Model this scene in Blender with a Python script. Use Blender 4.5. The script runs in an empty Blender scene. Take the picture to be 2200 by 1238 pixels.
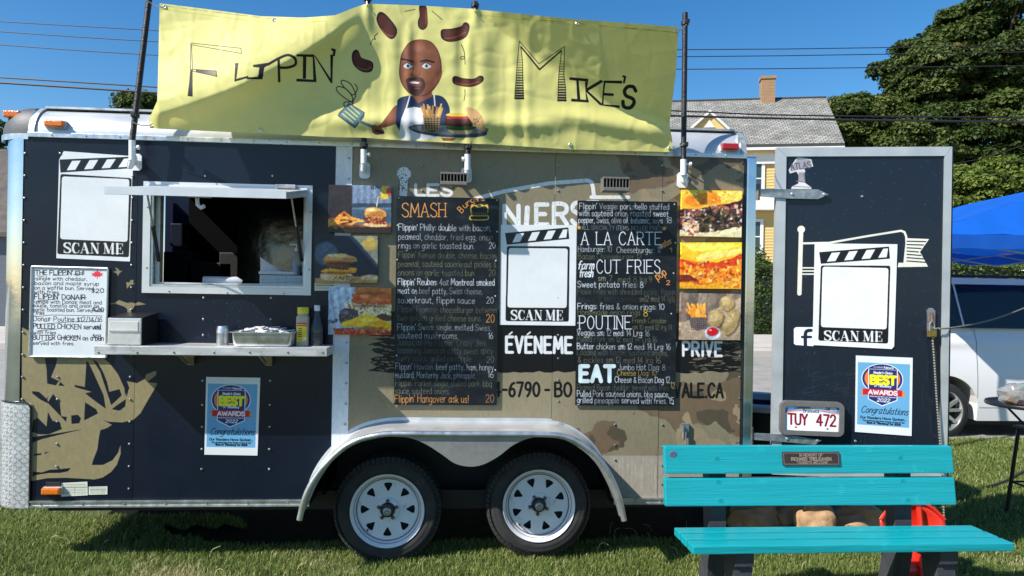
import bpy, math, random
import numpy as np
from mathutils import Vector, Matrix
from mathutils.geometry import tessellate_polygon
random.seed(7)
rng = np.random.default_rng(7)
sc = bpy.context.scene
col = sc.collection

# ------------------------------------------------------------------ camera
FOC, CX, CY = 1550.0, 1100.0, 619.0          # focal length and centre in photograph pixels
YAW, ROLL = math.radians(4.2), math.radians(0.95)
CAM = np.array([0.0, -4.40, 1.67])
Fv = np.array([math.sin(YAW), math.cos(YAW), 0.0])
Rv = np.array([math.cos(YAW), -math.sin(YAW), 0.0])
Uv = np.array([0.0, 0.0, 1.0])
Ri = math.cos(ROLL) * Rv + math.sin(ROLL) * Uv
Ui = -math.sin(ROLL) * Rv + math.cos(ROLL) * Uv
cd = bpy.data.cameras.new('camera')
cd.sensor_width = 36.0
cd.lens = 36.0 * FOC / 2200.0
cd.clip_start, cd.clip_end = 0.05, 2000.0
cam = bpy.data.objects.new('camera', cd)
col.objects.link(cam)
cam.matrix_world = Matrix(((Ri[0], Ui[0], -Fv[0], CAM[0]), (Ri[1], Ui[1], -Fv[1], CAM[1]),
                           (Ri[2], Ui[2], -Fv[2], CAM[2]), (0, 0, 0, 1)))
sc.camera = cam

# ------------------------------------------------------------------ light
TO_SUN = Vector((-1.0, -0.5, 1.0)).normalized()
w = bpy.data.worlds.new('World')
sc.world = w
w.use_nodes = True
nt = w.node_tree
bg = nt.nodes['Background']
sky = nt.nodes.new('ShaderNodeTexSky')
sky.sky_type = 'NISHITA'
sky.sun_disc = False
sky.sun_elevation = math.asin(TO_SUN.z)
sky.sun_rotation = math.atan2(TO_SUN.x, TO_SUN.y) % (2 * math.pi)
sky.altitude = 0.0
sky.air_density = 1.0
sky.dust_density = 0.35
sky.ozone_density = 3.2
hs = nt.nodes.new('ShaderNodeHueSaturation')
hs.inputs['Saturation'].default_value = 1.34
nt.links.new(sky.outputs[0], hs.inputs['Color'])
nt.links.new(hs.outputs[0], bg.inputs[0])
bg.inputs[1].default_value = 0.100
sl = bpy.data.lights.new('sun', 'SUN')
sl.energy = 5.0
sl.angle = math.radians(0.53)
sl.color = (1.0, 0.955, 0.88)
so = bpy.data.objects.new('sun', sl)
col.objects.link(so)
so.rotation_euler = TO_SUN.to_track_quat('Z', 'Y').to_euler()
so.location = (-8, -6, 12)
sc.view_settings.view_transform = 'Standard'
sc.view_settings.look = 'None'
sc.view_settings.exposure = 0.60
sc.view_settings.gamma = 1.0
sc.view_settings.use_curve_mapping = False
try:
    sc.cycles.use_denoising = True
    sc.cycles.max_bounces = 8
except Exception:
    pass

# ------------------------------------------------------------------ places: pixel of the photograph -> point in the world
def ray(px, py):
    return Fv + ((px - CX) / FOC) * Ri + ((CY - py) / FOC) * Ui

class Plane:
    """A vertical plane through (x, y) whose horizontal direction makes angle ang with +x."""
    def __init__(s, x=0.0, y=0.0, ang=0.0):
        s.o = np.array([x, y, 0.0])
        s.u = np.array([math.cos(ang), math.sin(ang), 0.0])
        s.n = np.array([math.sin(ang), -math.cos(ang), 0.0])      # towards the camera
    def at(s, px, py, off=0.0):
        d = ray(px, py)
        o = s.o + s.n * off
        t = np.dot(o - CAM, s.n) / np.dot(d, s.n)
        return CAM + d * t
    def uz(s, px, py, off=0.0):
        p = s.at(px, py, off)
        return (float(np.dot(p - s.o, s.u)), float(p[2]))
    def pt(s, u, z, off=0.0):
        return s.o + s.u * u + s.n * off + np.array([0, 0, z])

WALL = Plane()
def W(px, py, y=0.0):
    d = ray(px, py)
    return CAM + d * ((y - CAM[1]) / d[1])
def G(px, py, z=0.0):
    d = ray(px, py)
    return CAM + d * ((z - CAM[2]) / d[2])
def D(px, py, dist):
    return CAM + ray(px, py) * dist

# ------------------------------------------------------------------ objects
def link(o, parent=None):
    col.objects.link(o)
    if parent is not None:
        o.parent = parent
    return o

def tag(o, label, cat, group=None, kind=None):
    if label: o['label'] = label
    if cat: o['category'] = cat
    if group: o['group'] = group
    if kind: o['kind'] = kind
    return o

def worldloc(o):
    v = Vector((0, 0, 0))
    while o is not None:
        v = v + o.location
        o = o.parent
    return v

def empty(name, loc, label=None, cat=None, group=None):
    o = bpy.data.objects.new(name, None)
    o.empty_display_size = 0.1
    o.location = Vector([float(c) for c in loc])
    link(o)
    return tag(o, label, cat, group)

def mesh_obj(name, V, F, m, parent=None, smooth=False, uv=None, kind=None, origin=None):
    V = np.asarray(V, dtype=float).reshape(-1, 3)
    c = (V.min(0) + V.max(0)) / 2
    if parent is None and origin is None:
        c = np.array([c[0], c[1], V[:, 2].min()])
    if origin is not None:
        c = np.array(origin, dtype=float)
    me = bpy.data.meshes.new(name)
    me.from_pydata((V - c).tolist(), [], F)
    if uv is not None:
        l = me.uv_layers.new(name='UVMap')
        idx = np.zeros(len(me.loops), dtype=int)
        me.loops.foreach_get('vertex_index', idx)
        l.data.foreach_set('uv', np.asarray(uv, dtype=float)[idx].ravel())
    if m is not None:
        me.materials.append(m)
    if smooth:
        me.polygons.foreach_set('use_smooth', np.ones(len(me.polygons), dtype=bool))
        try:
            me.set_sharp_from_angle(angle=math.radians(smooth if smooth is not True else 40))
        except Exception:
            pass
    me.update()
    o = bpy.data.objects.new(name, me)
    link(o, parent)
    pw = worldloc(parent) if parent is not None else Vector((0, 0, 0))
    o.location = Vector(c.tolist()) - pw
    if kind: o['kind'] = kind
    return o

class MB:
    def __init__(s):
        s.v, s.f = [], []
    def add(s, V, F):
        b = len(s.v)
        s.v += [tuple(map(float, p)) for p in V]
        s.f += [tuple(i + b for i in f) for f in F]
        return s
    def hexa(s, P):      # 8 points: 4 of one face, 4 of the opposite
        return s.add(P, [(0, 1, 2, 3), (7, 6, 5, 4), (0, 4, 5, 1), (1, 5, 6, 2), (2, 6, 7, 3), (3, 7, 4, 0)])
    def box(s, a, b, bev=0.0):
        x0, y0, z0 = np.minimum(a, b); x1, y1, z1 = np.maximum(a, b)
        if bev <= 0:
            return s.hexa([(x0, y0, z0), (x1, y0, z0), (x1, y0, z1), (x0, y0, z1), (x0, y1, z0), (x1, y1, z0), (x1, y1, z1), (x0, y1, z1)])
        import bmesh
        bm = bmesh.new()
        bmesh.ops.create_cube(bm, size=1.0)
        for v in bm.verts:
            v.co = Vector(((x0 + x1) / 2 + v.co.x * (x1 - x0), (y0 + y1) / 2 + v.co.y * (y1 - y0), (z0 + z1) / 2 + v.co.z * (z1 - z0)))
        bmesh.ops.bevel(bm, geom=list(bm.edges), offset=bev, segments=2, profile=0.6, affect='EDGES')
        bm.verts.ensure_lookup_table()
        s.add([v.co[:] for v in bm.verts], [[v.index for v in f.verts] for f in bm.faces])
        bm.free()
        return s
    def tube(s, pts, r, n=10, caps=True, radii=None):
        P = [Vector([float(c) for c in p]) for p in pts]
        b = len(s.v)
        up = None
        for i, p in enumerate(P):
            d = (P[min(i + 1, len(P) - 1)] - P[max(i - 1, 0)])
            if d.length < 1e-9: d = Vector((0, 0, 1))
            d.normalize()
            if up is None:
                up = d.orthogonal().normalized()
            else:
                up = (up - d * up.dot(d))
                up = up.normalized() if up.length > 1e-6 else d.orthogonal().normalized()
            si = d.cross(up)
            rr = radii[i] if radii is not None else r
            for k in range(n):
                a = 2 * math.pi * k / n
                q = p + (up * math.cos(a) + si * math.sin(a)) * rr
                s.v.append(q[:])
        for i in range(len(P) - 1):
            for k in range(n):
                k2 = (k + 1) % n
                s.f.append((b + i * n + k, b + i * n + k2, b + (i + 1) * n + k2, b + (i + 1) * n + k))
        if caps:
            s.f.append(tuple(b + k for k in range(n))[::-1])
            s.f.append(tuple(b + (len(P) - 1) * n + k for k in range(n)))
        return s
    def lathe(s, c, axis, prof, n=24, close=False):
        """prof: list of (radius, distance along axis); axis a unit vector"""
        ax = Vector([float(t) for t in axis]).normalized()
        e1 = ax.orthogonal().normalized(); e2 = ax.cross(e1)
        c = Vector([float(t) for t in c])
        b = len(s.v)
        for r, h in prof:
            for k in range(n):
                a = 2 * math.pi * k / n
                s.v.append((c + ax * h + (e1 * math.cos(a) + e2 * math.sin(a)) * max(r, 1e-5))[:])
        m = len(prof)
        for i in range(m if close else m - 1):
            j = (i + 1) % m
            for k in range(n):
                k2 = (k + 1) % n
                s.f.append((b + i * n + k, b + i * n + k2, b + j * n + k2, b + j * n + k))
        if not close:
            s.f.append(tuple(b + k for k in range(n))[::-1])
            s.f.append(tuple(b + (m - 1) * n + k for k in range(n)))
        return s
    def prism(s, loops, fn, o0, o1):
        """loops: outline and holes as lists of (a, b); fn(a, b, off) -> point; front at o1, back at o0"""
        tri = tessellate_polygon([[Vector((p[0], p[1], 0)) for p in l] for l in loops])
        flat = [p for l in loops for p in l]
        n = len(flat); b = len(s.v)
        for o in (o1, o0):
            for p in flat: s.v.append(tuple(map(float, fn(p[0], p[1], o))))
        def area(t):
            (x0, y0), (x1, y1), (x2, y2) = [flat[i] for i in t]
            return (x1 - x0) * (y2 - y0) - (x2 - x0) * (y1 - y0)
        for t in tri:
            t = t if area(t) > 0 else t[::-1]
            s.f.append(tuple(b + i for i in t)); s.f.append(tuple(b + n + i for i in t[::-1]))
        st = 0
        for l in loops:
            k = len(l)
            for i in range(k):
                j = (i + 1) % k
                s.f.append((b + st + i, b + st + j, b + n + st + j, b + n + st + i))
            st += k
        return s
    def ball(s, c, r, n=8, m=5, sq=(1, 1, 1)):
        c = np.array(c, dtype=float); b = len(s.v)
        for i in range(m + 1):
            th = math.pi * i / m
            for k in range(n):
                a = 2 * math.pi * k / n
                s.v.append(tuple(c + np.array([math.sin(th) * math.cos(a) * sq[0], math.sin(th) * math.sin(a) * sq[1], math.cos(th) * sq[2]]) * r))
        for i in range(m):
            for k in range(n):
                k2 = (k + 1) % n
                s.f.append((b + i * n + k, b + (i + 1) * n + k, b + (i + 1) * n + k2, b + i * n + k2))
        return s
    def build(s, name, m, parent=None, smooth=False, kind=None, origin=None):
        return mesh_obj(name, s.v, s.f, m, parent, smooth, None, kind, origin)

def copy_thing(o, loc, parent=None, label=None):
    c = o.copy()
    col.objects.link(c)
    if parent is not None: c.parent = parent
    if loc is not None: c.location = Vector([float(t) for t in loc])
    if label: c['label'] = label
    for ch in list(o.children):
        copy_thing(ch, None, c)
    return c

def catmull(P, n=6, closed=False):
    P = [np.array(p, dtype=float) for p in P]
    if len(P) < 3: return P
    out = []
    N = len(P)
    rngi = range(N) if closed else range(N - 1)
    for i in rngi:
        if closed:
            p0, p1, p2, p3 = P[(i - 1) % N], P[i], P[(i + 1) % N], P[(i + 2) % N]
        else:
            p0, p1, p2, p3 = P[max(i - 1, 0)], P[i], P[i + 1], P[min(i + 2, N - 1)]
        for k in range(n):
            t = k / n
            out.append(0.5 * ((2 * p1) + (-p0 + p2) * t + (2 * p0 - 5 * p1 + 4 * p2 - p3) * t * t + (-p0 + 3 * p1 - 3 * p2 + p3) * t ** 3))
    if not closed: out.append(P[-1])
    return out

# ------------------------------------------------------------------ materials
def s2l(c):
    c = c / 255.0
    return c / 12.92 if c <= 0.04045 else ((c + 0.055) / 1.055) ** 2.4
def rgb(r, g, b): return (s2l(r), s2l(g), s2l(b), 1.0)

def mat(name, color, rough=0.5, metal=0.0, var=0.12, scale=8.0, bump=0.0, bscale=60.0, spec=0.5, coat=0.0, trans=0.0, alpha=1.0, stretch=None, rvar=0.0, dirt=None, emit=None):
    m = bpy.data.materials.new(name)
    m.use_nodes = True
    t = m.node_tree; N = t.nodes; L = t.links
    b = N['Principled BSDF']
    if len(color) == 3: color = (*color, 1.0)
    b.inputs['Roughness'].default_value = rough
    b.inputs['Metallic'].default_value = metal
    b.inputs['Specular IOR Level'].default_value = spec
    b.inputs['Coat Weight'].default_value = coat
    b.inputs['Coat Roughness'].default_value = 0.08
    b.inputs['Transmission Weight'].default_value = trans
    b.inputs['Alpha'].default_value = alpha
    tc = N.new('ShaderNodeTexCoord')
    src = tc.outputs['Object']
    if stretch:
        mp = N.new('ShaderNodeMapping'); mp.inputs['Scale'].default_value = stretch
        L.new(src, mp.inputs[0]); src = mp.outputs[0]
    nz = N.new('ShaderNodeTexNoise'); nz.inputs['Scale'].default_value = scale; nz.inputs['Detail'].default_value = 6
    L.new(src, nz.inputs['Vector'])
    mr = N.new('ShaderNodeMapRange')
    mr.inputs['From Min'].default_value = 0.3; mr.inputs['From Max'].default_value = 0.7
    mr.inputs['To Min'].default_value = 1 - var; mr.inputs['To Max'].default_value = 1 + var
    L.new(nz.outputs['Fac'], mr.inputs['Value'])
    mx = N.new('ShaderNodeMix'); mx.data_type = 'RGBA'; mx.blend_type = 'MULTIPLY'; mx.inputs['Factor'].default_value = 1.0
    mx.inputs[6].default_value = color
    cb = N.new('ShaderNodeCombineColor')
    for k in range(3): L.new(mr.outputs[0], cb.inputs[k])
    L.new(cb.outputs[0], mx.inputs[7])
    out = mx.outputs[2]
    if dirt:
        dcol, dlo, dhi, dsc = dirt
        n2 = N.new('ShaderNodeTexNoise'); n2.inputs['Scale'].default_value = dsc; n2.inputs['Detail'].default_value = 8; n2.inputs['Roughness'].default_value = 0.7
        L.new(tc.outputs['Object'], n2.inputs['Vector'])
        m2 = N.new('ShaderNodeMapRange'); m2.inputs['From Min'].default_value = dlo; m2.inputs['From Max'].default_value = dhi
        L.new(n2.outputs['Fac'], m2.inputs['Value'])
        x2 = N.new('ShaderNodeMix'); x2.data_type = 'RGBA'
        L.new(m2.outputs[0], x2.inputs['Factor']); L.new(out, x2.inputs[6]); x2.inputs[7].default_value = dcol
        out = x2.outputs[2]
    L.new(out, b.inputs['Base Color'])
    if rvar > 0:
        r = N.new('ShaderNodeMapRange'); r.inputs['From Min'].default_value = 0.3; r.inputs['From Max'].default_value = 0.7
        r.inputs['To Min'].default_value = max(0.02, rough - rvar); r.inputs['To Max'].default_value = min(1, rough + rvar)
        L.new(nz.outputs['Fac'], r.inputs['Value']); L.new(r.outputs[0], b.inputs['Roughness'])
    if bump > 0:
        n3 = N.new('ShaderNodeTexNoise'); n3.inputs['Scale'].default_value = bscale; n3.inputs['Detail'].default_value = 4
        L.new(src, n3.inputs['Vector'])
        bp = N.new('ShaderNodeBump'); bp.inputs['Strength'].default_value = bump; bp.inputs['Distance'].default_value = 0.01
        L.new(n3.outputs['Fac'], bp.inputs['Height']); L.new(bp.outputs[0], b.inputs['Normal'])
    if emit:
        b.inputs['Emission Color'].default_value = emit[0]; b.inputs['Emission Strength'].default_value = emit[1]
    return m

def print_mat(name, cv, rough=0.4, spec=0.5, bump=0.0, bscale=3.0, bdist=0.01, var=0.05, scratch=0.0, coat=0.0, trl=0.0):
    """Flat print: a picture drawn by this script, on a real surface."""
    im = cv.image(name)
    m = bpy.data.materials.new(name); m.use_nodes = True
    t = m.node_tree; N = t.nodes; L = t.links; b = N['Principled BSDF']
    b.inputs['Roughness'].default_value = rough
    b.inputs['Specular IOR Level'].default_value = spec
    b.inputs['Coat Weight'].default_value = coat
    ti = N.new('ShaderNodeTexImage'); ti.image = im; ti.extension = 'EXTEND'
    uvn = N.new('ShaderNodeUVMap'); uvn.uv_map = 'UVMap'; L.new(uvn.outputs[0], ti.inputs[0])
    tc = N.new('ShaderNodeTexCoord')
    nz = N.new('ShaderNodeTexNoise'); nz.inputs['Scale'].default_value = 3.0; nz.inputs['Detail'].default_value = 8; nz.inputs['Roughness'].default_value = 0.65
    L.new(tc.outputs['Object'], nz.inputs['Vector'])
    mr = N.new('ShaderNodeMapRange'); mr.inputs['From Min'].default_value = 0.3; mr.inputs['From Max'].default_value = 0.7
    mr.inputs['To Min'].default_value = 1 - var; mr.inputs['To Max'].default_value = 1 + var
    L.new(nz.outputs['Fac'], mr.inputs['Value'])
    cb = N.new('ShaderNodeCombineColor')
    for k in range(3): L.new(mr.outputs[0], cb.inputs[k])
    mx = N.new('ShaderNodeMix'); mx.data_type = 'RGBA'; mx.blend_type = 'MULTIPLY'; mx.inputs['Factor'].default_value = 1.0
    L.new(ti.outputs[0], mx.inputs[6]); L.new(cb.outputs[0], mx.inputs[7])
    out = mx.outputs[2]
    if scratch > 0:
        ns = N.new('ShaderNodeTexNoise'); ns.inputs['Scale'].default_value = 14; ns.inputs['Detail'].default_value = 10; ns.inputs['Roughness'].default_value = 0.8
        mp = N.new('ShaderNodeMapping'); mp.inputs['Scale'].default_value = (1.0, 1.0, 0.5)
        L.new(tc.outputs['Object'], mp.inputs[0]); L.new(mp.outputs[0], ns.inputs['Vector'])
        m2 = N.new('ShaderNodeMapRange'); m2.inputs['From Min'].default_value = 0.66; m2.inputs['From Max'].default_value = 0.78; m2.inputs['To Max'].default_value = scratch
        L.new(ns.outputs['Fac'], m2.inputs['Value'])
        x2 = N.new('ShaderNodeMix'); x2.data_type = 'RGBA'; L.new(m2.outputs[0], x2.inputs['Factor'])
        L.new(out, x2.inputs[6]); x2.inputs[7].default_value = (0.4, 0.4, 0.38, 1)
        out = x2.outputs[2]
    L.new(out, b.inputs['Base Color'])
    r = N.new('ShaderNodeMapRange'); r.inputs['From Min'].default_value = 0.3; r.inputs['From Max'].default_value = 0.7
    r.inputs['To Min'].default_value = max(0.02, rough * 0.8); r.inputs['To Max'].default_value = min(1, rough * 1.25)
    L.new(nz.outputs['Fac'], r.inputs['Value']); L.new(r.outputs[0], b.inputs['Roughness'])
    if bump > 0:
        n3 = N.new('ShaderNodeTexNoise'); n3.inputs['Scale'].default_value = bscale; n3.inputs['Detail'].default_value = 5
        L.new(tc.outputs['Object'], n3.inputs['Vector'])
        bp = N.new('ShaderNodeBump'); bp.inputs['Strength'].default_value = bump; bp.inputs['Distance'].default_value = bdist
        L.new(n3.outputs['Fac'], bp.inputs['Height']); L.new(bp.outputs[0], b.inputs['Normal'])
    if trl > 0:
        tr = N.new('ShaderNodeBsdfTranslucent'); L.new(out, tr.inputs[0])
        ms = N.new('ShaderNodeMixShader'); ms.inputs[0].default_value = trl
        L.new(b.outputs[0], ms.inputs[1]); L.new(tr.outputs[0], ms.inputs[2])
        L.new(ms.outputs[0], N['Material Output'].inputs[0])
    return m
# ------------------------------------------------------------------ drawing of flat print (letters, photographs, posters)
def vnoise(h, w, cell, seed, octaves=3, aspect=1.0):
    r = np.random.default_rng(seed)
    out = np.zeros((h, w)); amp = 1.0; tot = 0
    for o in range(octaves):
        cy, cx = max(1.5, cell / 2 ** o), max(1.5, cell * aspect / 2 ** o)
        gh, gw = int(h / cy) + 3, int(w / cx) + 3
        g = r.random((gh, gw))
        y = np.arange(h) / cy; x = np.arange(w) / cx
        y0 = y.astype(int); x0 = x.astype(int)
        fy = (y - y0)[:, None]; fx = (x - x0)[None, :]
        fy = fy * fy * (3 - 2 * fy); fx = fx * fx * (3 - 2 * fx)
        a = g[y0][:, x0]; b = g[y0][:, x0 + 1]; c = g[y0 + 1][:, x0]; d = g[y0 + 1][:, x0 + 1]
        out += amp * ((a * (1 - fx) + b * fx) * (1 - fy) + (c * (1 - fx) + d * fx) * fy)
        tot += amp; amp *= 0.5
    return out / tot

class Canvas:
    """Picture whose drawing calls take photograph pixels; M maps them onto the surface it is printed on."""
    def __init__(s, w, h, bgc, M=None, k=1.0):
        s.w, s.h = int(w), int(h)
        s.a = np.zeros((s.h, s.w, 3), dtype=np.float32)
        s.a[:] = np.array(bgc, dtype=np.float32)
        s.M = M or (lambda x, y: (x, y))
        s.k = k
    def pts(s, P): return np.array([s.M(float(p[0]), float(p[1])) for p in P])
    def blend(s, x0, y0, cov, c):
        h, w = cov.shape
        X0, Y0 = max(0, x0), max(0, y0); X1, Y1 = min(s.w, x0 + w), min(s.h, y0 + h)
        if X1 <= X0 or Y1 <= Y0: return
        cv = cov[Y0 - y0:Y1 - y0, X0 - x0:X1 - x0, None]
        if callable(c):
            c = c(np.arange(X0, X1)[None, :], np.arange(Y0, Y1)[:, None])
        s.a[Y0:Y1, X0:X1] = s.a[Y0:Y1, X0:X1] * (1 - cv) + np.asarray(c, dtype=np.float32) * cv
    def poly(s, P, c, alpha=1.0, smooth=0, raw=False, blur=0):
        if smooth: P = catmull(P, smooth, True)
        Q = np.asarray(P, dtype=float) if raw else s.pts(P)
        SS = 3
        x0, y0 = np.floor(Q.min(0)).astype(int) - 1 - blur * (blur + 1) // 2; x1, y1 = np.ceil(Q.max(0)).astype(int) + 2 + blur * (blur + 1) // 2
        if x1 <= 0 or y1 <= 0 or x0 >= s.w or y0 >= s.h: return
        pb = 4 + blur * (blur + 1) // 2
        x0c, y0c, x1c, y1c = max(x0, -pb), max(y0, -pb), min(x1, s.w + pb), min(y1, s.h + pb)
        W_, H_ = (x1c - x0c) * SS, (y1c - y0c) * SS
        acc = np.zeros((H_, W_ + 1), dtype=np.int32)
        n = len(Q)
        for i in range(n):
            ax, ay = (Q[i] - (x0c, y0c)) * SS; bx, by = (Q[(i + 1) % n] - (x0c, y0c)) * SS
            if ay > by: ax, ay, bx, by = bx, by, ax, ay
            r0, r1 = max(0, math.ceil(ay - 0.5)), min(H_ - 1, math.ceil(by - 0.5) - 1)
            if r1 < r0 or by == ay: continue
            rows = np.arange(r0, r1 + 1)
            xs = ax + (rows + 0.5 - ay) * (bx - ax) / (by - ay)
            xi = np.clip(np.ceil(xs - 0.5).astype(int), 0, W_)
            np.add.at(acc, (rows, xi), 1)
        ins = (np.cumsum(acc, axis=1)[:, :W_] & 1).astype(np.float32)
        cov = ins.reshape(H_ // SS, SS, W_ // SS, SS).mean((1, 3)) * alpha
        for q in range(1, blur + 1):
            for ax_ in (0, 1):
                cov = (np.roll(cov, q, ax_) + cov * 2 + np.roll(cov, -q, ax_)) / 4
        s.blend(x0c, y0c, cov, c)
    def ell(s, cx, cy, rx, ry, c, alpha=1.0, rot=0.0, a0=0, a1=360, blur=0):
        n = 28; r = math.radians(rot); P = []
        for i in range(n):
            t = math.radians(a0 + (a1 - a0) * i / (n if a1 - a0 >= 360 else n - 1))
            x, y = rx * math.cos(t), ry * math.sin(t)
            P.append((cx + x * math.cos(r) - y * math.sin(r), cy + x * math.sin(r) + y * math.cos(r)))
        s.poly(P, c, alpha, blur=blur)
    def line(s, P, wd, c, alpha=1.0, widths=None, smooth=0, closed=False):
        if smooth: P = catmull(P, smooth, closed)
        Q = s.pts(P)
        if closed: Q = np.vstack([Q, Q[:1]])
        wd = wd * s.k
        if len(Q) == 1: Q = np.vstack([Q, Q + 0.01])
        ws = [wd] * (len(Q) - 1) if widths is None else [q * s.k for q in widths]
        mw = max(ws)
        x0, y0 = np.floor(Q.min(0) - mw / 2 - 1).astype(int); x1, y1 = np.ceil(Q.max(0) + mw / 2 + 2).astype(int)
        x0, y0, x1, y1 = max(x0, 0), max(y0, 0), min(x1, s.w), min(y1, s.h)
        if x1 <= x0 or y1 <= y0: return
        X = np.arange(x0, x1)[None, :] + 0.5; Y = np.arange(y0, y1)[:, None] + 0.5
        cov = np.zeros((y1 - y0, x1 - x0), dtype=np.float32)
        for i in range(len(Q) - 1):
            a, b = Q[i], Q[i + 1]; d = b - a; L2 = max(1e-9, d @ d)
            t = np.clip(((X - a[0]) * d[0] + (Y - a[1]) * d[1]) / L2, 0, 1)
            dist = np.hypot(X - a[0] - t * d[0], Y - a[1] - t * d[1])
            np.maximum(cov, np.clip(ws[i] / 2 - dist + 0.5, 0, 1) * min(1.0, ws[i]), out=cov)
        s.blend(x0, y0, cov * alpha, c)
    def noise(s, amt, cell, seed=1, oct_=3, aspect=1.0, mask=None):
        n = (vnoise(s.h, s.w, cell, seed, oct_, aspect) - 0.5)[:, :, None] * 2 * amt
        if mask is not None: n = n * mask[:, :, None]
        s.a = s.a * (1 + n.astype(np.float32))
    def warp(s, amp, cell, seed):
        dx = (vnoise(s.h, s.w, cell, seed, 3) - .5) * 2 * amp; dy = (vnoise(s.h, s.w, cell, seed + 1, 3) - .5) * 2 * amp
        X = np.clip(np.arange(s.w)[None, :] + dx, 0, s.w - 1.001); Y = np.clip(np.arange(s.h)[:, None] + dy, 0, s.h - 1.001)
        x0 = X.astype(int); y0 = Y.astype(int); fx = (X - x0)[:, :, None]; fy = (Y - y0)[:, :, None]
        a = s.a
        s.a = ((a[y0, x0] * (1 - fx) + a[y0, x0 + 1] * fx) * (1 - fy) + (a[y0 + 1, x0] * (1 - fx) + a[y0 + 1, x0 + 1] * fx) * fy).astype(np.float32)
    def soften(s, n=1):
        for _ in range(n):
            p = np.pad(s.a, ((1, 1), (1, 1), (0, 0)), 'edge')
            s.a = (p[:-2, 1:-1] + p[2:, 1:-1] + p[1:-1, :-2] + p[1:-1, 2:] + p[1:-1, 1:-1] * 2) / 6
    def photo(s, seed, amp=5.0):
        """make painted shapes read as an out of focus food close-up: organic edges, mottling, small highlights"""
        s.warp(amp * 1.5, 30, seed); s.warp(amp * .6, 9, seed + 5); s.soften(3)
        n1 = vnoise(s.h, s.w, 16, seed + 9, 4)
        h = vnoise(s.h, s.w, 34, seed + 21, 4)
        sh = (np.roll(h, 3, 0) - h) + (np.roll(h, 3, 1) - h)
        s.a = s.a * (1 + (n1 - .5) * .30 + np.clip(-sh * 1.1, -.16, .22))[:, :, None]
        yy, xx = np.mgrid[0:s.h, 0:s.w]
        s.a = np.clip(s.a * (1.16 - .20 * (yy / s.h))[:, :, None], 0, 255)
        g_ = s.a.mean(2, keepdims=True); s.a = np.clip(g_ + (s.a - g_) * 1.12, 0, 255)
        s.soften(1)
    def image(s, name):
        im = bpy.data.images.new(name, s.w, s.h)
        px = np.ones((s.h, s.w, 4), dtype=np.float32)
        px[:, :, :3] = np.clip(s.a[::-1] / 255.0, 0, 1)
        im.pixels.foreach_set(px.ravel()); im.update(); im.pack()
        return im

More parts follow.
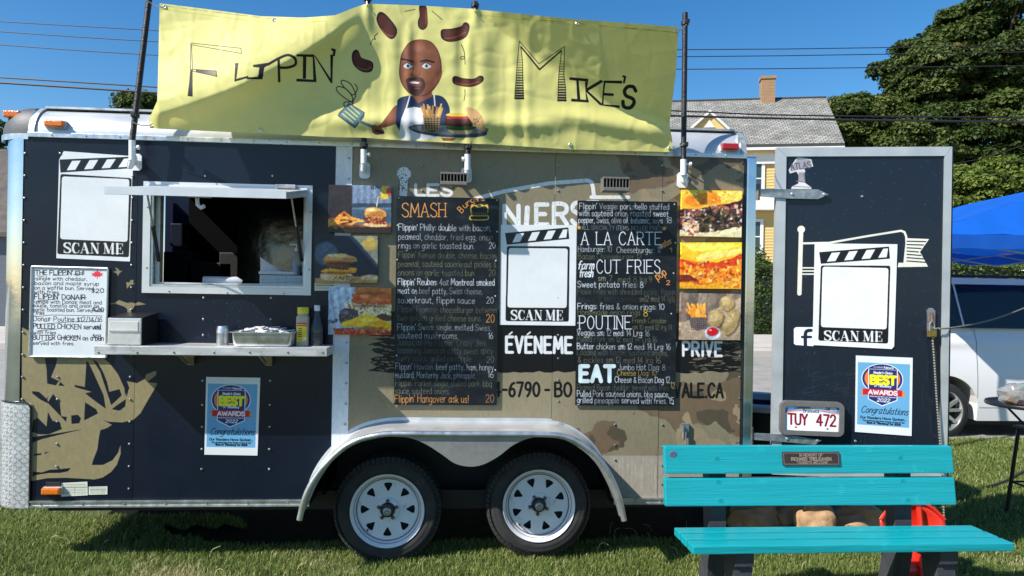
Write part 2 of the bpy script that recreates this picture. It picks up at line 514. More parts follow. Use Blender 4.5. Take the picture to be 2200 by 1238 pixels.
# single-stroke letters: strokes split by '/', '~' = smooth, cap height 10, x height 6.4
GL = {
'A':"0,0 3.5,10 7,0/1.3,3.6 5.7,3.6", 'B':"0,0 0,10/~0,10 4,10 5.6,8.8 5.4,6.4 3,5.4 0,5.3/~0,5.3 4,5.3 6.3,3.6 5.8,1 3.4,0 0,0",
'C':"~6.4,8.4 4.6,10 2.4,9.8 0.5,7.6 0,5 0.6,2.2 2.4,0.2 4.8,0 6.5,1.7", 'D':"0,0 0,10/~0,10 3,10 5.8,8.4 6.6,5 5.8,1.6 3,0 0,0",
'E':"6,10 0,10 0,0 6,0/0,5.2 4.8,5.2", 'F':"6,10 0,10 0,0/0,5.2 4.6,5.2", 'G':"~6.3,8.4 4.6,10 2.3,9.7 0.5,7.5 0,5 0.6,2 2.5,0 5,0.2 6.4,2 6.5,4.6/6.5,4.6 3.8,4.6",
'H':"0,0 0,10/6.2,0 6.2,10/0,5.2 6.2,5.2", 'I':"1,0 1,10", 'J':"~4.5,10 4.5,3 3.6,0.4 1.6,0 0,1.8", 'K':"0,0 0,10/5.8,10 0,4.3/1.7,6 6,0",
'L':"0,10 0,0 5.4,0", 'M':"0,0 0.8,10 4,2.8 7.2,10 8,0", 'N':"0,0 0,10 6.2,0 6.2,10", 'O':"~3.4,10 1,8.6 0,5 1,1.4 3.4,0 5.8,1.4 6.8,5 5.8,8.6 3.4,10",
'P':"0,0 0,10/~0,10 3.6,10 5.8,8.8 5.8,6 3.6,4.6 0,4.6", 'Q':"~3.4,10 1,8.6 0,5 1,1.4 3.4,0 5.8,1.4 6.8,5 5.8,8.6 3.4,10/4.2,2.5 7,-0.8",
'R':"0,0 0,10/~0,10 3.6,10 5.8,8.8 5.8,6.2 3.6,5 0,5/3,5 6.2,0", 'S':"~5.8,8.6 4.4,10 2,10 0.4,8.6 0.6,6.6 3,5.2 5.4,3.8 6,1.8 4.6,0.1 2,0 0,1.6",
'T':"0,10 7,10/3.5,10 3.5,0", 'U':"~0,10 0,3 1.2,0.4 3.2,0 5.2,0.4 6.3,3 6.3,10", 'V':"0,10 3.3,0 6.6,10", 'W':"0,10 2.2,0 4.5,8 6.8,0 9,10",
'X':"0,0 6.2,10/0,10 6.2,0", 'Y':"0,10 3.2,5 3.2,0/3.2,5 6.4,10", 'Z':"0,10 6,10 0,0 6.2,0",
'a':"~4.4,5.6 2.6,6.4 0.6,5 0,2.8 0.8,0.5 2.6,0 4.4,1.8/4.6,6.2 4.5,2 5.2,0", 'b':"0,10 0,0/~0,3.6 1.6,6.2 3.8,6 4.8,3.2 3.8,0.4 1.6,0 0,1.6",
'c':"~4.4,5.3 2.8,6.4 0.8,5.4 0,3 0.9,0.6 2.8,0 4.5,1.2", 'd':"4.6,10 4.6,0/~4.6,4.6 3,6.4 1,5.6 0,3 0.9,0.4 3,0 4.6,1.8",
'e':"~0,3.3 4.6,3.6 4.2,5.6 2.6,6.4 0.7,5.2 0,3 0.9,0.6 2.8,0 4.6,1.1", 'f':"~3.8,9.4 2.4,10 1.4,8.6 1.4,4 1.4,0/0,5.8 3.4,5.8",
'g':"~4.5,5.4 2.8,6.4 0.8,5.4 0,3.2 0.9,1 2.8,0.6 4.5,2/~4.6,6.2 4.5,0 3.8,-2.6 2,-3.2 0.2,-2.4", 'h':"0,10 0,0/~0,3.8 1.8,6.2 3.6,6.2 4.3,4.4 4.3,0",
'i':"0.6,6.2 0.6,0/0.6,8.4 0.6,8.6", 'j':"~1.8,6.2 1.8,-1.6 0.8,-3 -0.4,-2.6/1.8,8.4 1.8,8.6", 'k':"0,10 0,0/3.8,6 0,2.4/1.3,3.6 4.1,0", 'l':"~0.4,10 0.4,2 1,0",
'm':"0,6.2 0,0/~0,4 1.4,6.2 2.8,5.8 3.2,4 3.2,0/~3.2,4 4.6,6.2 6,5.8 6.4,4 6.4,0", 'n':"0,6.2 0,0/~0,3.8 1.8,6.2 3.6,6.1 4.3,4.4 4.3,0",
'o':"~2.4,6.4 0.6,5.4 0,3.2 0.6,0.9 2.4,0 4.2,0.9 4.8,3.2 4.2,5.4 2.4,6.4", 'p':"0,6.2 0,-3.2/~0,3.8 1.6,6.3 3.8,6 4.8,3.2 3.8,0.4 1.6,0 0,1.6",
'q':"4.6,6.2 4.6,-3.2/~4.6,4.6 3,6.4 1,5.6 0,3 0.9,0.4 3,0 4.6,1.8", 'r':"0,6.2 0,0/~0,3.6 1.4,5.9 3.2,6.1", 's':"~3.8,5.3 2.2,6.4 0.4,5.4 0.8,3.8 3.2,2.7 3.9,1.2 2.4,0 0,0.9",
't':"~1.6,9.2 1.6,1.4 2.6,0 3.8,0.6/0,6.2 3.6,6.2", 'u':"~0,6.2 0,2 1.2,0.1 3,0.4 4.3,2.4/4.4,6.2 4.4,0", 'v':"0,6.2 2.3,0 4.6,6.2", 'w':"0,6.2 1.7,0 3.3,5 4.9,0 6.6,6.2",
'x':"0,0 4.2,6.2/0,6.2 4.2,0", 'y':"0,6.2 2.3,0.6/4.6,6.2 1.2,-3.2", 'z':"0,6.2 4,6.2 0,0 4.2,0",
'0':"~2.9,10 0.8,8.4 0,5 0.8,1.6 2.9,0 5,1.6 5.8,5 5,8.4 2.9,10", '1':"0,8 1.6,10 1.6,0", '2':"~0.2,8 1.4,9.9 3.8,10 5.2,8.2 4.6,5.6 2,2.6 0,0/0,0 5.6,0",
'3':"~0.2,8.6 2,10 4.6,9.4 5,7.2 3.4,5.4 2,5.2/~2,5.2 4.4,4.8 5.6,2.6 4.2,0.2 1.8,0 0,1.4", '4':"4.2,0 4.2,10 0,3 6,3", '5':"5,10 0.8,10 0.4,5.6/~0.4,5.6 3,6.2 5.2,4.6 5.2,1.8 3,0 0.8,0.2 0,1",
'6':"~4.8,9.6 2.4,8.6 0.5,5 0.2,2.4 1.4,0.2 3.6,0 5.2,2 4.6,4.6 2.6,5.4 0.5,4", '7':"0,10 5.4,10 1.8,0", '8':"~2.8,10 0.8,9.2 0.6,7 2.8,5.4 5,7 4.8,9.2 2.8,10/~2.8,5.4 0.4,4 0.2,1.4 2.8,0 5.4,1.4 5.2,4 2.8,5.4",
'9':"~5,6 3,4.6 0.8,5.4 0.2,7.6 1.6,9.8 3.8,9.8 5.2,7.8 5,5 3.4,1.4 2,0", '.':"0.4,0 0.4,0.3", ',':"0.7,0.4 0,-1.6", ':':"0.4,1 0.4,1.3/0.4,5 0.4,5.3", "'":"0.6,10 0.2,7.8", '!':"0.5,10 0.5,2.8/0.5,0 0.5,0.3",
'-':"0,4.6 3.6,4.6", '/':"0,-1 3.6,10.4", '$':"~4.8,7.6 2.8,8.6 0.6,7.4 1,5.6 3.8,4.4 4.8,2.6 2.8,1 0,2/2.5,10 2.5,-0.4", '&':"~5.4,0 1.6,6.4 1.4,9 3,9.4 3.8,7.8 0.4,3.6 0.6,0.8 2.6,0 5,3.4", '"':"0.4,10 0.2,8/1.8,10 1.6,8",
'*':"~1.2,5 0.4,4.4 1.2,3.8 2,4.4 1.2,5"}
_cache = {}
def glyph(ch):
    if ch in _cache: return _cache[ch]
    out = []; wmax = 0
    for st in GL.get(ch, '').split('/'):
        if not st: continue
        sm = st[0] == '~'
        P = [tuple(map(float, q.split(','))) for q in st.lstrip('~').split()]
        if sm: P = [tuple(q) for q in catmull(P, 3)]
        out.append(P); wmax = max(wmax, max(q[0] for q in P))
    _cache[ch] = (out, wmax)
    return _cache[ch]

def twidth(txt, gap=2.0, space=4.0):
    return sum(space if c == ' ' else glyph(c)[1] + gap for c in txt) - gap

def text(cv, txt, x0, x1, y, cap, c, wd=1.1, slope=0.0, jit=0.0, alpha=1.0, gap=2.0, space=4.0, rot=0.0, fade=0.0, seed=0, italic=0.0, serif=0.0):
    """stroke letters from x0 to x1 on baseline y, caps cap pixels high"""
    r = random.Random(hash((len(txt), round(x0), round(y))) & 0xffff)
    sx = (x1 - x0) / max(1e-6, twidth(txt, gap, space)); sy = cap / 10.0
    cx = 0.0
    cr, sr = math.cos(math.radians(rot)), math.sin(math.radians(rot))
    f = 1.0
    for ch in txt:
        if ch == ' ':
            cx += space; f = 1.0 - fade * r.random(); continue
        st, wdt = glyph(ch)
        jy = (r.random() - 0.5) * jit * cap; js = 1 + (r.random() - 0.5) * jit
        for P in st:
            Q = []
            for (gx, gy) in P:
                X = (cx + gx + gy * italic) * sx; Y = -(gy * sy * js) + jy
                Q.append((x0 + X * cr - Y * sr, y + X * sr + Y * cr + slope * X))
            cv.line(Q, wd, c, alpha * f)
            if serif > 0 and len(P) < 6:
                for (gx, gy) in (P[0], P[-1]):
                    if abs(gy) < 0.1 or abs(gy - 10) < 0.1:
                        X = (cx + gx) * sx; Y = -gy * sy * js + jy
                        cv.line([(x0 + X - serif, y + Y + slope * X), (x0 + X + serif, y + Y + slope * X)], wd * 0.7, c, alpha * f)
        cx += wdt + gap

# thick-and-thin poster capitals: T thick, t thin
DID = {
'S':"T~6.2,9 4.6,10 2.2,9.9 0.7,8.4 1.2,6.4 3.4,5.2 5.8,3.8 6.5,1.8 4.8,0.1 2.4,0 0.6,1/t6.6,10 6.6,7/t0.3,0 0.3,3",
'C':"T~5,10 2.4,9.4 1,5 2.4,0.6 5,0/t~5,10 6.8,8.6 7,7/t7,10 7,7/t~5,0 6.6,0.8 7.2,2.6",
'A':"t0.8,0 4,10/T4.2,9.6 7.2,0/t1.8,3.2 6,3.2/t-0.4,0 2,0/t5.6,0 9,0",
'N':"t1,0 1,10/T1.3,9.8 6.6,0.4/t7,0 7,10/t-0.3,10 1.8,10/t-0.4,0 2.3,0/t5.7,10 8.3,10",
'M':"t1,0 1,10/T1.4,9.8 4.8,0.8/t4.8,0 8.2,10/T8.8,10 8.8,0/t-0.3,10 2,10/t-0.4,0 2.3,0/t7.2,0 10.4,0/t8,10 10.2,10",
'E':"T1.6,0 1.6,10/t0,10 7,10/t0,0 7.2,0/t1.6,5.2 5,5.2/t7,10 6.8,7.6/t7.2,0 7,2.6/t5,6.6 5,3.8"}
def didone(cv, txt, x0, x1, y, cap, c, thick, thin, slope=0.0):
    wds = []
    for ch in txt:
        wds.append(3.2 if ch == ' ' else max(float(q.split(',')[0]) for st in DID[ch].split('/') for q in st[1:].lstrip('~').split()) + 1.5)
    sx = (x1 - x0) / (sum(wds) - 1.5); sy = cap / 10.0; cx = 0
    for ch, wd_ in zip(txt, wds):
        if ch != ' ':
            for st in DID[ch].split('/'):
                P = [tuple(map(float, q.split(','))) for q in st[1:].lstrip('~').split()]
                if '~' in st: P = catmull(P, 4)
                Q = [(x0 + (cx + q[0]) * sx, y - q[1] * sy + slope * (cx + q[0]) * sx) for q in P]
                if st[0] == 'T' and '~' in st:
                    ws = []
                    for i in range(len(Q) - 1):
                        dx, dy = Q[i + 1][0] - Q[i][0], Q[i + 1][1] - Q[i][1]
                        v = abs(dy) / (math.hypot(dx, dy) + 1e-9)
                        if ch == 'S': v = max(v, min(1.0, max(0.0, 1 - abs(P[i][1] - 5) / 3.2)))
                        ws.append(thin + (thick - thin) * v)
                    cv.line(Q, thick, c, widths=ws)
                else:
                    cv.line(Q, thick if st[0] == 'T' else thin, c)
        cx += wd_

def plane_canvas(pl, px_pts, res, bgc, off=0.0):
    """canvas covering, on plane pl, the bounding rectangle of the given photograph points; res = canvas pixels per metre"""
    uz = np.array([pl.uz(x, y, off) for x, y in px_pts])
    u0, z0 = uz.min(0); u1, z1 = uz.max(0)
    wp, hp = max(8, int(round((u1 - u0) * res))), max(8, int(round((z1 - z0) * res)))
    def M(x, y):
        u, z = pl.uz(x, y, off)
        return ((u - u0) / (u1 - u0) * wp, (z1 - z) / (z1 - z0) * hp)
    cv = Canvas(wp, hp, bgc, M, res / 352.0)
    cv.rect = (u0, z0, u1, z1); cv.off = off
    return cv

def card(name, pl, outline, off, thick, cv, m, parent=None):
    """flat printed thing lying on plane pl: outline in photograph pixels, its front 'off' in front of the plane"""
    u0, z0, u1, z1 = cv.rect
    uz = [pl.uz(x, y, cv.off) for x, y in outline]
    area = sum(uz[i][0] * uz[(i + 1) % len(uz)][1] - uz[(i + 1) % len(uz)][0] * uz[i][1] for i in range(len(uz)))
    if area < 0: uz = uz[::-1]
    mb = MB().prism([uz], lambda u, z, o: pl.pt(u, z, o), off - thick, off)
    uv = [((u - u0) / (u1 - u0), (z - z0) / (z1 - z0)) for u, z in uz] * 2
    return mesh_obj(name, mb.v, mb.f, m, parent, False, uv)
NAVY = (9, 20, 37); TAN = (134, 125, 101); BLK = (17, 18, 22); WHT = (226, 229, 232)
SHIP = (142, 131, 98)

def off(P, ox, oy, k): return [(ox + x * k, oy + y * k) for x, y in P]

# ---- the wrap of the trailer side
def wall_print():
    cv = plane_canvas(WALL, [(40, 270), (40, 1100), (1626, 320), (1626, 1100)], 520, NAVY)
    k3 = 450 / 1506.0
    def S(P, c=SHIP, sm=0): cv.poly(off(P, 0, 760, k3), c, smooth=sm)
    # tan part from the white strip to the rear
    cv.poly([(757, 290), (1640, 320), (1640, 1110), (745, 1110)], TAN)
    n1 = vnoise(cv.h, cv.w, 105, 11, 4, 1.15); n2 = vnoise(cv.h, cv.w, 80, 23, 4, 1.3); n3 = vnoise(cv.h, cv.w, 26, 5, 2)
    X = np.linspace(cv.rect[0], cv.rect[2], cv.w)[None, :]; Z = np.linspace(cv.rect[3], cv.rect[1], cv.h)[:, None]
    xa = WALL.uz(1290, 700)[0]; xb = WALL.uz(1560, 700)[0]
    edge = np.clip((X - xa) / (xb - xa) + 0.12 * np.clip(-(Z - 0.95), -0.3, 0.3), -1, 2)
    low = WALL.uz(1195, 900)
    m1 = (n1 + 0.19 * edge > 0.55) & (edge > -0.12) & ((Z > 1.7) | (Z < 1.28))
    m1 |= (n1 + 0.30 * edge > 0.66) & (edge > 0.0)
    lowm = (X > low[0]) & (Z < low[1]) & (n1 > 0.53)
    m2 = (n2 > 0.60) & (edge > -0.05) & m1
    m3 = (n2 < 0.37) & (edge > 0.1)
    tanm = (X > WALL.uz(757, 700)[0])
    A = cv.a
    A[(m1 | lowm) & tanm] = (112, 94, 74)
    A[m2 & tanm] = (84, 76, 60)
    A[m3 & tanm] = (150, 134, 106)
    # stitching of the white strip
    cv.poly([(722, 290), (758, 290), (746, 1110), (709, 1110)], (214, 221, 226))
    # birds
    for B in ([(994, 98), (1035, 95), (1020, 58), (1050, 75), (1062, 92), (1087, 90), (1060, 112), (1046, 138), (1032, 112)],
              [(1118, 190), (1148, 195), (1155, 172), (1185, 172), (1180, 195), (1195, 205), (1170, 215), (1150, 220), (1125, 252), (1122, 222)],
              [(958, 386), (1015, 372), (1060, 350), (1095, 365), (1130, 376), (1165, 370), (1200, 380), (1230, 366), (1298, 388), (1240, 396), (1195, 400), (1172, 440), (1160, 472), (1130, 470), (1128, 430), (1100, 408), (1040, 388)]):
        cv.poly(off(B, 0, 560, 0.2423), SHIP)
    # ship
    S([(158, -190), (215, -160), (320, -110), (700, 0), (790, 70), (850, 150), (895, 250), (905, 290), (930, 250), (912, 198), (985, 212), (1040, 182), (1050, 150), (1110, 125), (1128, 130), (1118, 160), (1090, 180), (1060, 205), (1132, 212), (1105, 265), (1055, 350), (1010, 430), (960, 475), (880, 495), (780, 490), (745, 478), (805, 512), (770, 535), (722, 550), (712, 600), (700, 690), (668, 770), (660, 800), (740, 800), (810, 765), (850, 710), (866, 655), (868, 720), (840, 800), (800, 850), (740, 890), (680, 905), (600, 900), (470, 893), (340, 896), (235, 915), (155, 905)])
    for H in ([(320, 20), (415, 20), (400, 90), (366, 170), (430, 200), (465, 232), (400, 228), (340, 215), (335, 110)],
              [(622, 50), (640, 70), (700, 200), (745, 300), (760, 395), (710, 360), (612, 285), (660, 275), (540, 240), (535, 225), (610, 240)],
              [(665, 40), (700, 60), (740, 130), (770, 205), (785, 275), (860, 255), (875, 300), (800, 370), (770, 280), (720, 130)],
              [(805, 400), (860, 350), (915, 300), (925, 250), (900, 300), (895, 255), (918, 205), (900, 380), (860, 410)],
              [(232, 270), (280, 275), (325, 315), (330, 325), (375, 280), (430, 350), (440, 450), (480, 455), (475, 490), (350, 360), (290, 330), (232, 285)],
              [(612, 350), (690, 400), (705, 430), (605, 480)],
              [(512, 445), (560, 440), (582, 465), (570, 500), (515, 505)],
              [(345, 420), (370, 470), (430, 500), (445, 542), (350, 580), (280, 580), (230, 560), (240, 480), (270, 460), (335, 525)],
              [(232, 600), (400, 575), (595, 543), (400, 590), (300, 615), (235, 640)],
              [(245, 722), (297, 716), (295, 728), (245, 734)], [(320, 712), (357, 703), (322, 722)],
              [(235, 848), (300, 855), (360, 835), (420, 832), (470, 826), (508, 822), (490, 845), (430, 858), (350, 858), (260, 872), (235, 885)]):
        S(H, NAVY)
    S([(900, 300), (915, 320), (800, 400), (770, 430), (740, 460), (730, 440), (790, 395)])
    S([(340, 322), (420, 200), (435, 205), (345, 350)]); S([(370, 480), (400, 455), (480, 495), (440, 500)])
    # jagged black block with its lettering
    r = random.Random(3)
    P = []
    yb = lambda x: 800 + 0.02 * (x - 800)
    for i in range(60): P.append((790 + i * 13.6, 668 + r.uniform(-5, 6)))
    for i in range(26): P.append((1600 + r.uniform(-24, 4), 668 + i * 5.2))
    for i in range(60): P.append((1600 - i * 13.4, 800 + r.uniform(-3, 3)))
    for i in range(30): P.append((800 + r.choice([0, 0, -8, 14, 26, 6]) + r.uniform(-6, 8), 796 - i * 4.2))
    cv.poly(P, BLK)
    for i in range(120):
        x = 1480 + r.random() * 110; y = 728 + r.random() * 70
        cv.line([(x, y), (x + r.uniform(4, 16), y + 0.5)], r.uniform(0.8, 2.0), (126, 112, 88), 0.9)
    for i in range(60):
        x = 790 + r.random() * 60; y = 720 + r.random() * 76
        cv.line([(x, y), (x + r.uniform(4, 14), y + 0.5)], r.uniform(1.0, 2.4), TAN, 0.9)
    text(cv, 'EVENEME', 1088, 1228, 757, 33, WHT, 6.4, 0.008, gap=3.2)
    cv.line([(1100, 714), (1094, 719)], 3.4, WHT); cv.line([(1139, 714), (1133, 719)], 3.4, WHT)
    text(cv, 'PRIVE', 1468, 1550, 764, 29, WHT, 5.8, 0.01, gap=3.0)
    cv.line([(1453, 737), (1447, 760)], 5, WHT)
    text(cv, '4-6790 - BO', 1062, 1227, 851, 29, BLK, 5.2, 0.004, gap=2.6, space=3.4)
    text(cv, 'VALE.CA', 1449, 1553, 853, 29, BLK, 5.2, 0.008, gap=2.4)
    # sign post and big letters
    text(cv, 'LES', 893, 970, 420, 23, WHT, 6.4)
    cv.ell(868, 374, 15, 15, WHT); cv.line([(868, 380), (866, 432)], 16, WHT)
    for i, (ch, x, w_) in enumerate([('B', 1000, 26), ('N', 1084, 30), ('I', 1127, 9), ('E', 1152, 24), ('R', 1190, 28), ('S', 1229, 22), ('E', 1262, 22)]):
        if ch == 'B': continue
        y = 484 - i * 0.5
        if ch == 'I': cv.line([(1131, 482), (1133, 447)], 11, WHT)
        else: text(cv, ch, x, x + w_, y, 40 + i, WHT, 9.5)
    cv.line([(940, 452), (1010, 430), (1080, 412), (1180, 394), (1262, 388), (1271, 392), (1274, 404), (1276, 424)], 8.5, WHT)
    cv.line([(1270, 424), (1350, 424)], 8, WHT)
    for i in range(260):
        x = 850 + r.random() * 510; y = 355 + r.random() * 130
        cv.ell(x, y, r.uniform(0.5, 1.5), r.uniform(0.5, 1.3), TAN)
    for i in range(70): cv.ell(868 + r.uniform(-13, 13), 362 + r.random() * 50, 1, 0.9, BLK)
    # bare aluminium strip at the foot of the rear panels
    cv.poly([(1290, 979), (1610, 979), (1610, 1075), (1290, 1075)], (160, 152, 138))
    for i in range(46):
        x = 1330 + r.random() * 110
        cv.line([(x, 982 + r.random() * 20), (x - 1, 1000 + r.random() * 70)], r.uniform(0.8, 2), (196, 190, 178), 0.35)
    # scuffs on the navy
    for i in range(60):
        x = 400 + r.random() * 310; y = 630 + r.random() * 100
        cv.line([(x, y), (x + r.uniform(-3, 3), y + r.uniform(-4, 4))], 0.9, (120, 130, 150), 0.55)
    for i in range(150):
        x = 70 + r.random() * 640; y = 300 + r.random() * 770
        cv.ell(x, y, 0.8, 0.8, (100, 110, 130), 0.4)
    cv.noise(0.05, 200, 3, 3)
    cv.noise(0.05, 12, 9, 2, 0.4)
    return cv

# ---- the scan-me posters, their code left blank
def poster(pl, out, bar, frame, field, tx, slope, offs):
    cv = plane_canvas(pl, out, 620, (228, 231, 233), offs)
    r = random.Random(5)
    cv.poly(bar, BLK)
    def L(a, b, t): return (a[0] + (b[0] - a[0]) * t, a[1] + (b[1] - a[1]) * t)
    tl, tr, br, bl = bar
    for t in (0.10, 0.35, 0.60, 0.84):
        a, b = t + 0.075, t + 0.20
        c, d = min(t + 0.115, 0.97), t - 0.01
        P = [L(L(tl, tr, a), L(bl, br, a), 0.14), L(L(tl, tr, min(b, .985)), L(bl, br, min(b, .985)), 0.14),
             L(L(tl, tr, c), L(bl, br, c), 0.86), L(L(tl, tr, d), L(bl, br, d), 0.86)]
        cv.poly(P, (228, 231, 233))
    def rounded(q, rr):
        c = np.mean(q, axis=0); P = []
        for i in range(4):
            p = np.array(q[i], float); a = np.array(q[i - 1], float); b = np.array(q[(i + 1) % 4], float)
            ua = (a - p) / np.linalg.norm(a - p); ub = (b - p) / np.linalg.norm(b - p)
            P += [p + ua * rr, p + (ua + ub) * rr * 0.29, p + ub * rr]
        return P
    cv.poly(rounded(frame, 4), BLK)
    cv.poly(rounded(field, 5), (228, 231, 233))
    didone(cv, 'SCAN ME', tx[0], tx[1], tx[2], tx[3], (228, 231, 233), 4.6, 1.3, slope)
    cv.noise(0.035, 60, 31, 4)
    return cv

# ---- award poster, drawn in fractions of its sheet
def award(pl, quad, offs):
    cv = plane_canvas(pl, quad, 900, (222, 226, 228), offs)
    tl, tr, br, bl = [np.array(q, float) for q in quad]
    M0 = cv.M
    def M(a, b):
        p = (tl * (1 - a) + tr * a) * (1 - b) + (bl * (1 - a) + br * a) * b
        return M0(p[0], p[1])
    cv.M = M
    cv.k = cv.k * 118
    B = (104, 168, 208); NV = (38, 46, 110); OR = (232, 128, 50)
    cv.poly([(0.035, 0.085), (0.955, 0.085), (0.955, 0.90), (0.035, 0.90)], B)
    cv.ell(0.47, 0.29, 0.37, 0.20, (232, 235, 240)); cv.ell(0.47, 0.29, 0.355, 0.19, NV); cv.ell(0.47, 0.29, 0.315, 0.168, OR)
    cv.poly([(0.26, 0.14), (0.34, 0.115), (0.47, 0.102), (0.60, 0.115), (0.68, 0.14), (0.73, 0.165), (0.21, 0.165)], NV)
    cv.poly([(0.22, 0.165), (0.74, 0.165), (0.74, 0.56), (0.47, 0.645), (0.22, 0.56)], (232, 235, 240))
    cv.poly([(0.235, 0.17), (0.725, 0.17), (0.725, 0.553), (0.47, 0.632), (0.235, 0.553)], NV)
    def T(s, x0, x1, y, cap, c, wd, **k): text(cv, s, x0, x1, y, cap, c, wd, **k)
    T('News', 0.50, 0.66, 0.155, 0.03, WHT, 0.010)
    T('TILLSONBURG', 0.31, 0.48, 0.15, 0.018, (170, 170, 190), 0.006)
    T("Reader's Choice", 0.31, 0.64, 0.225, 0.03, WHT, 0.010, italic=.3)
    T('BEST', 0.27, 0.70, 0.355, 0.10, (244, 232, 40), 0.052)
    T('of Tillsonburg', 0.33, 0.62, 0.395, 0.027, WHT, 0.009, italic=.3)
    cv.poly([(0.08, 0.44), (0.16, 0.435), (0.16, 0.505), (0.08, 0.52), (0.13, 0.48)], OR)
    cv.poly([(0.89, 0.44), (0.80, 0.435), (0.80, 0.505), (0.89, 0.52), (0.84, 0.48)], OR)
    cv.poly([(0.13, 0.425), (0.82, 0.425), (0.82, 0.505), (0.13, 0.505)], (198, 32, 38))
    T('AWARDS', 0.23, 0.735, 0.492, 0.05, WHT, 0.022)
    T('Celebrating the Best in our Community', 0.25, 0.71, 0.527, 0.013, WHT, 0.005)
    T('2022', 0.38, 0.60, 0.585, 0.042, WHT, 0.013, italic=.2)
    T('Congratulations', 0.10, 0.92, 0.74, 0.085, (28, 40, 66), 0.013, italic=.45)
    T('Our Readers Have Spoken...', 0.09, 0.90, 0.815, 0.030, (28, 40, 66), 0.011)
    T('Your business has been chosen as one of the', 0.13, 0.87, 0.848, 0.018, (28, 40, 66), 0.008)
    T('"Best of Tillsonburg" for 2022!', 0.20, 0.80, 0.878, 0.022, (20, 28, 50), 0.012)
    return cv

# ---- chalkboards
CW, CO, CY_, CD = (222, 226, 232), (226, 150, 74), (212, 170, 60), (112, 112, 84)
def board_one(offs):
    cv = plane_canvas(WALL, B1, 760, (19, 24, 29), offs)
    r = random.Random(2)
    def T(s, y, x1, c=CW, x0=852, cap=13.5, wd=1.05, a=0.72, fade=0.4): text(cv, s, x0 + (864 - y) * 0.012, x1, y, cap, c, wd, 0.008, 0.10, a, fade=fade)
    text(cv, 'SMASH', 864, 957, 466, 29, CO, 1.9, 0.0, 0.0, 1, serif=3)
    for i, ch in enumerate('Burgers'):
        text(cv, ch, 992 + i * 7.0, 999 + i * 7.0, 458 - [0, 10, 16, 21, 24, 26, 27][i], 14 if i == 0 else 13, CO, 1.6, rot=-45 + i * 8)
    for i in range(7): cv.line([(1012, 456), (1013, 446 - i), (1030, 439 + i * 1.2), (1047, 446 - i), (1048, 456)], 1.0, CY_, smooth=4)
    for i in range(9): cv.line([(1012 + i * 4.3, 457), (1013 + i * 4.3, 463)], 1.0, (150, 122, 50))
    cv.line([(1010, 466), (1012, 472), (1046, 472), (1049, 465)], 2.4, CY_, smooth=4); cv.line([(1011, 464), (1049, 464)], 1.4, CY_)
    T("Flippin' Philly: double with bacon,", 495, 1054, wd=1.9); T('peameal, cheddar, fried egg, onion', 515, 1058); T('rings on garlic toasted bun.', 534, 1018); T('20', 534, 1064, x0=1047)
    O = (138, 138, 98)
    T("Flippin' Kensie double, cheese, bacon,", 554, 1068, O); T('peameal, sauteed sauerkraut pickles &', 573, 1066, O); T('onions on garlic toasted bun', 592, 1018, O); T('20', 593, 1064, O, x0=1047)
    T("Flippin' Reuben: 4oz Montreal smoked", 612, 1062, wd=1.8); T('meat on beef patty, Swiss cheese,', 631, 1036); T('sauerkraut, flippin sauce', 651, 1020); T('20', 652, 1060, x0=1043)
    T("Flippin' Fromage cheeseburger between", 671, 1067, (118, 118, 96)); T('two golden grilled cheese buns', 689, 1032, CD, a=0.8); T('20', 693, 1062, CO, x0=1043, cap=17, wd=1.9)
    T("Flippin' Swiss: single, melted Swiss,", 709, 1055); T('sauteed mushrooms.', 727, 984); T('16', 728, 1059, x0=1048)
    K = (104, 106, 90)
    T("Jamaican Me Flippin' Crazy Jerk", 742, 1045, K); T('seasoning Jamaican patty sweet spicy', 759, 1058, K); T('curry sauce, grilled pineapple', 776, 1012, K); T('20', 779, 1061, (130, 132, 120), x0=1045)
    T("Flippin' Hawaiin: beef patty, ham, honey", 794, 1060, x0=849); T('mustard, Monterey Jack, pineapple.', 812, 1022, x0=849); T('16', 811, 1060, x0=1048)
    T("Flippin' Porker single, pulled pork, bbq", 829, 1056, (124, 124, 92), x0=849); T('sauce, sauteed onions.', 846, 966, (134, 134, 112), x0=848)
    T("Flippin' Hangover ask us!", 864, 1006, CO, x0=848, cap=16, wd=1.7, fade=0.1); T('20', 864, 1061, CO, x0=1044, cap=17)
    for x, y in ((856, 425), (1068, 430), (854, 484), (1068, 498), (853, 558), (1065, 560), (1064, 636), (852, 764), (1064, 795)): cv.ell(x, y, 1.7, 1.7, (190, 192, 190))
    cv.noise(0.12, 40, 3, 4); smear(cv, 4)
    return cv
def smear(cv, seed):
    n = vnoise(cv.h, cv.w, 30, seed, 4, 2.0)
    cv.a += (np.clip(n - 0.45, 0, 1) * 46)[:, :, None] * np.array([0.8, 0.95, 1.0], np.float32)

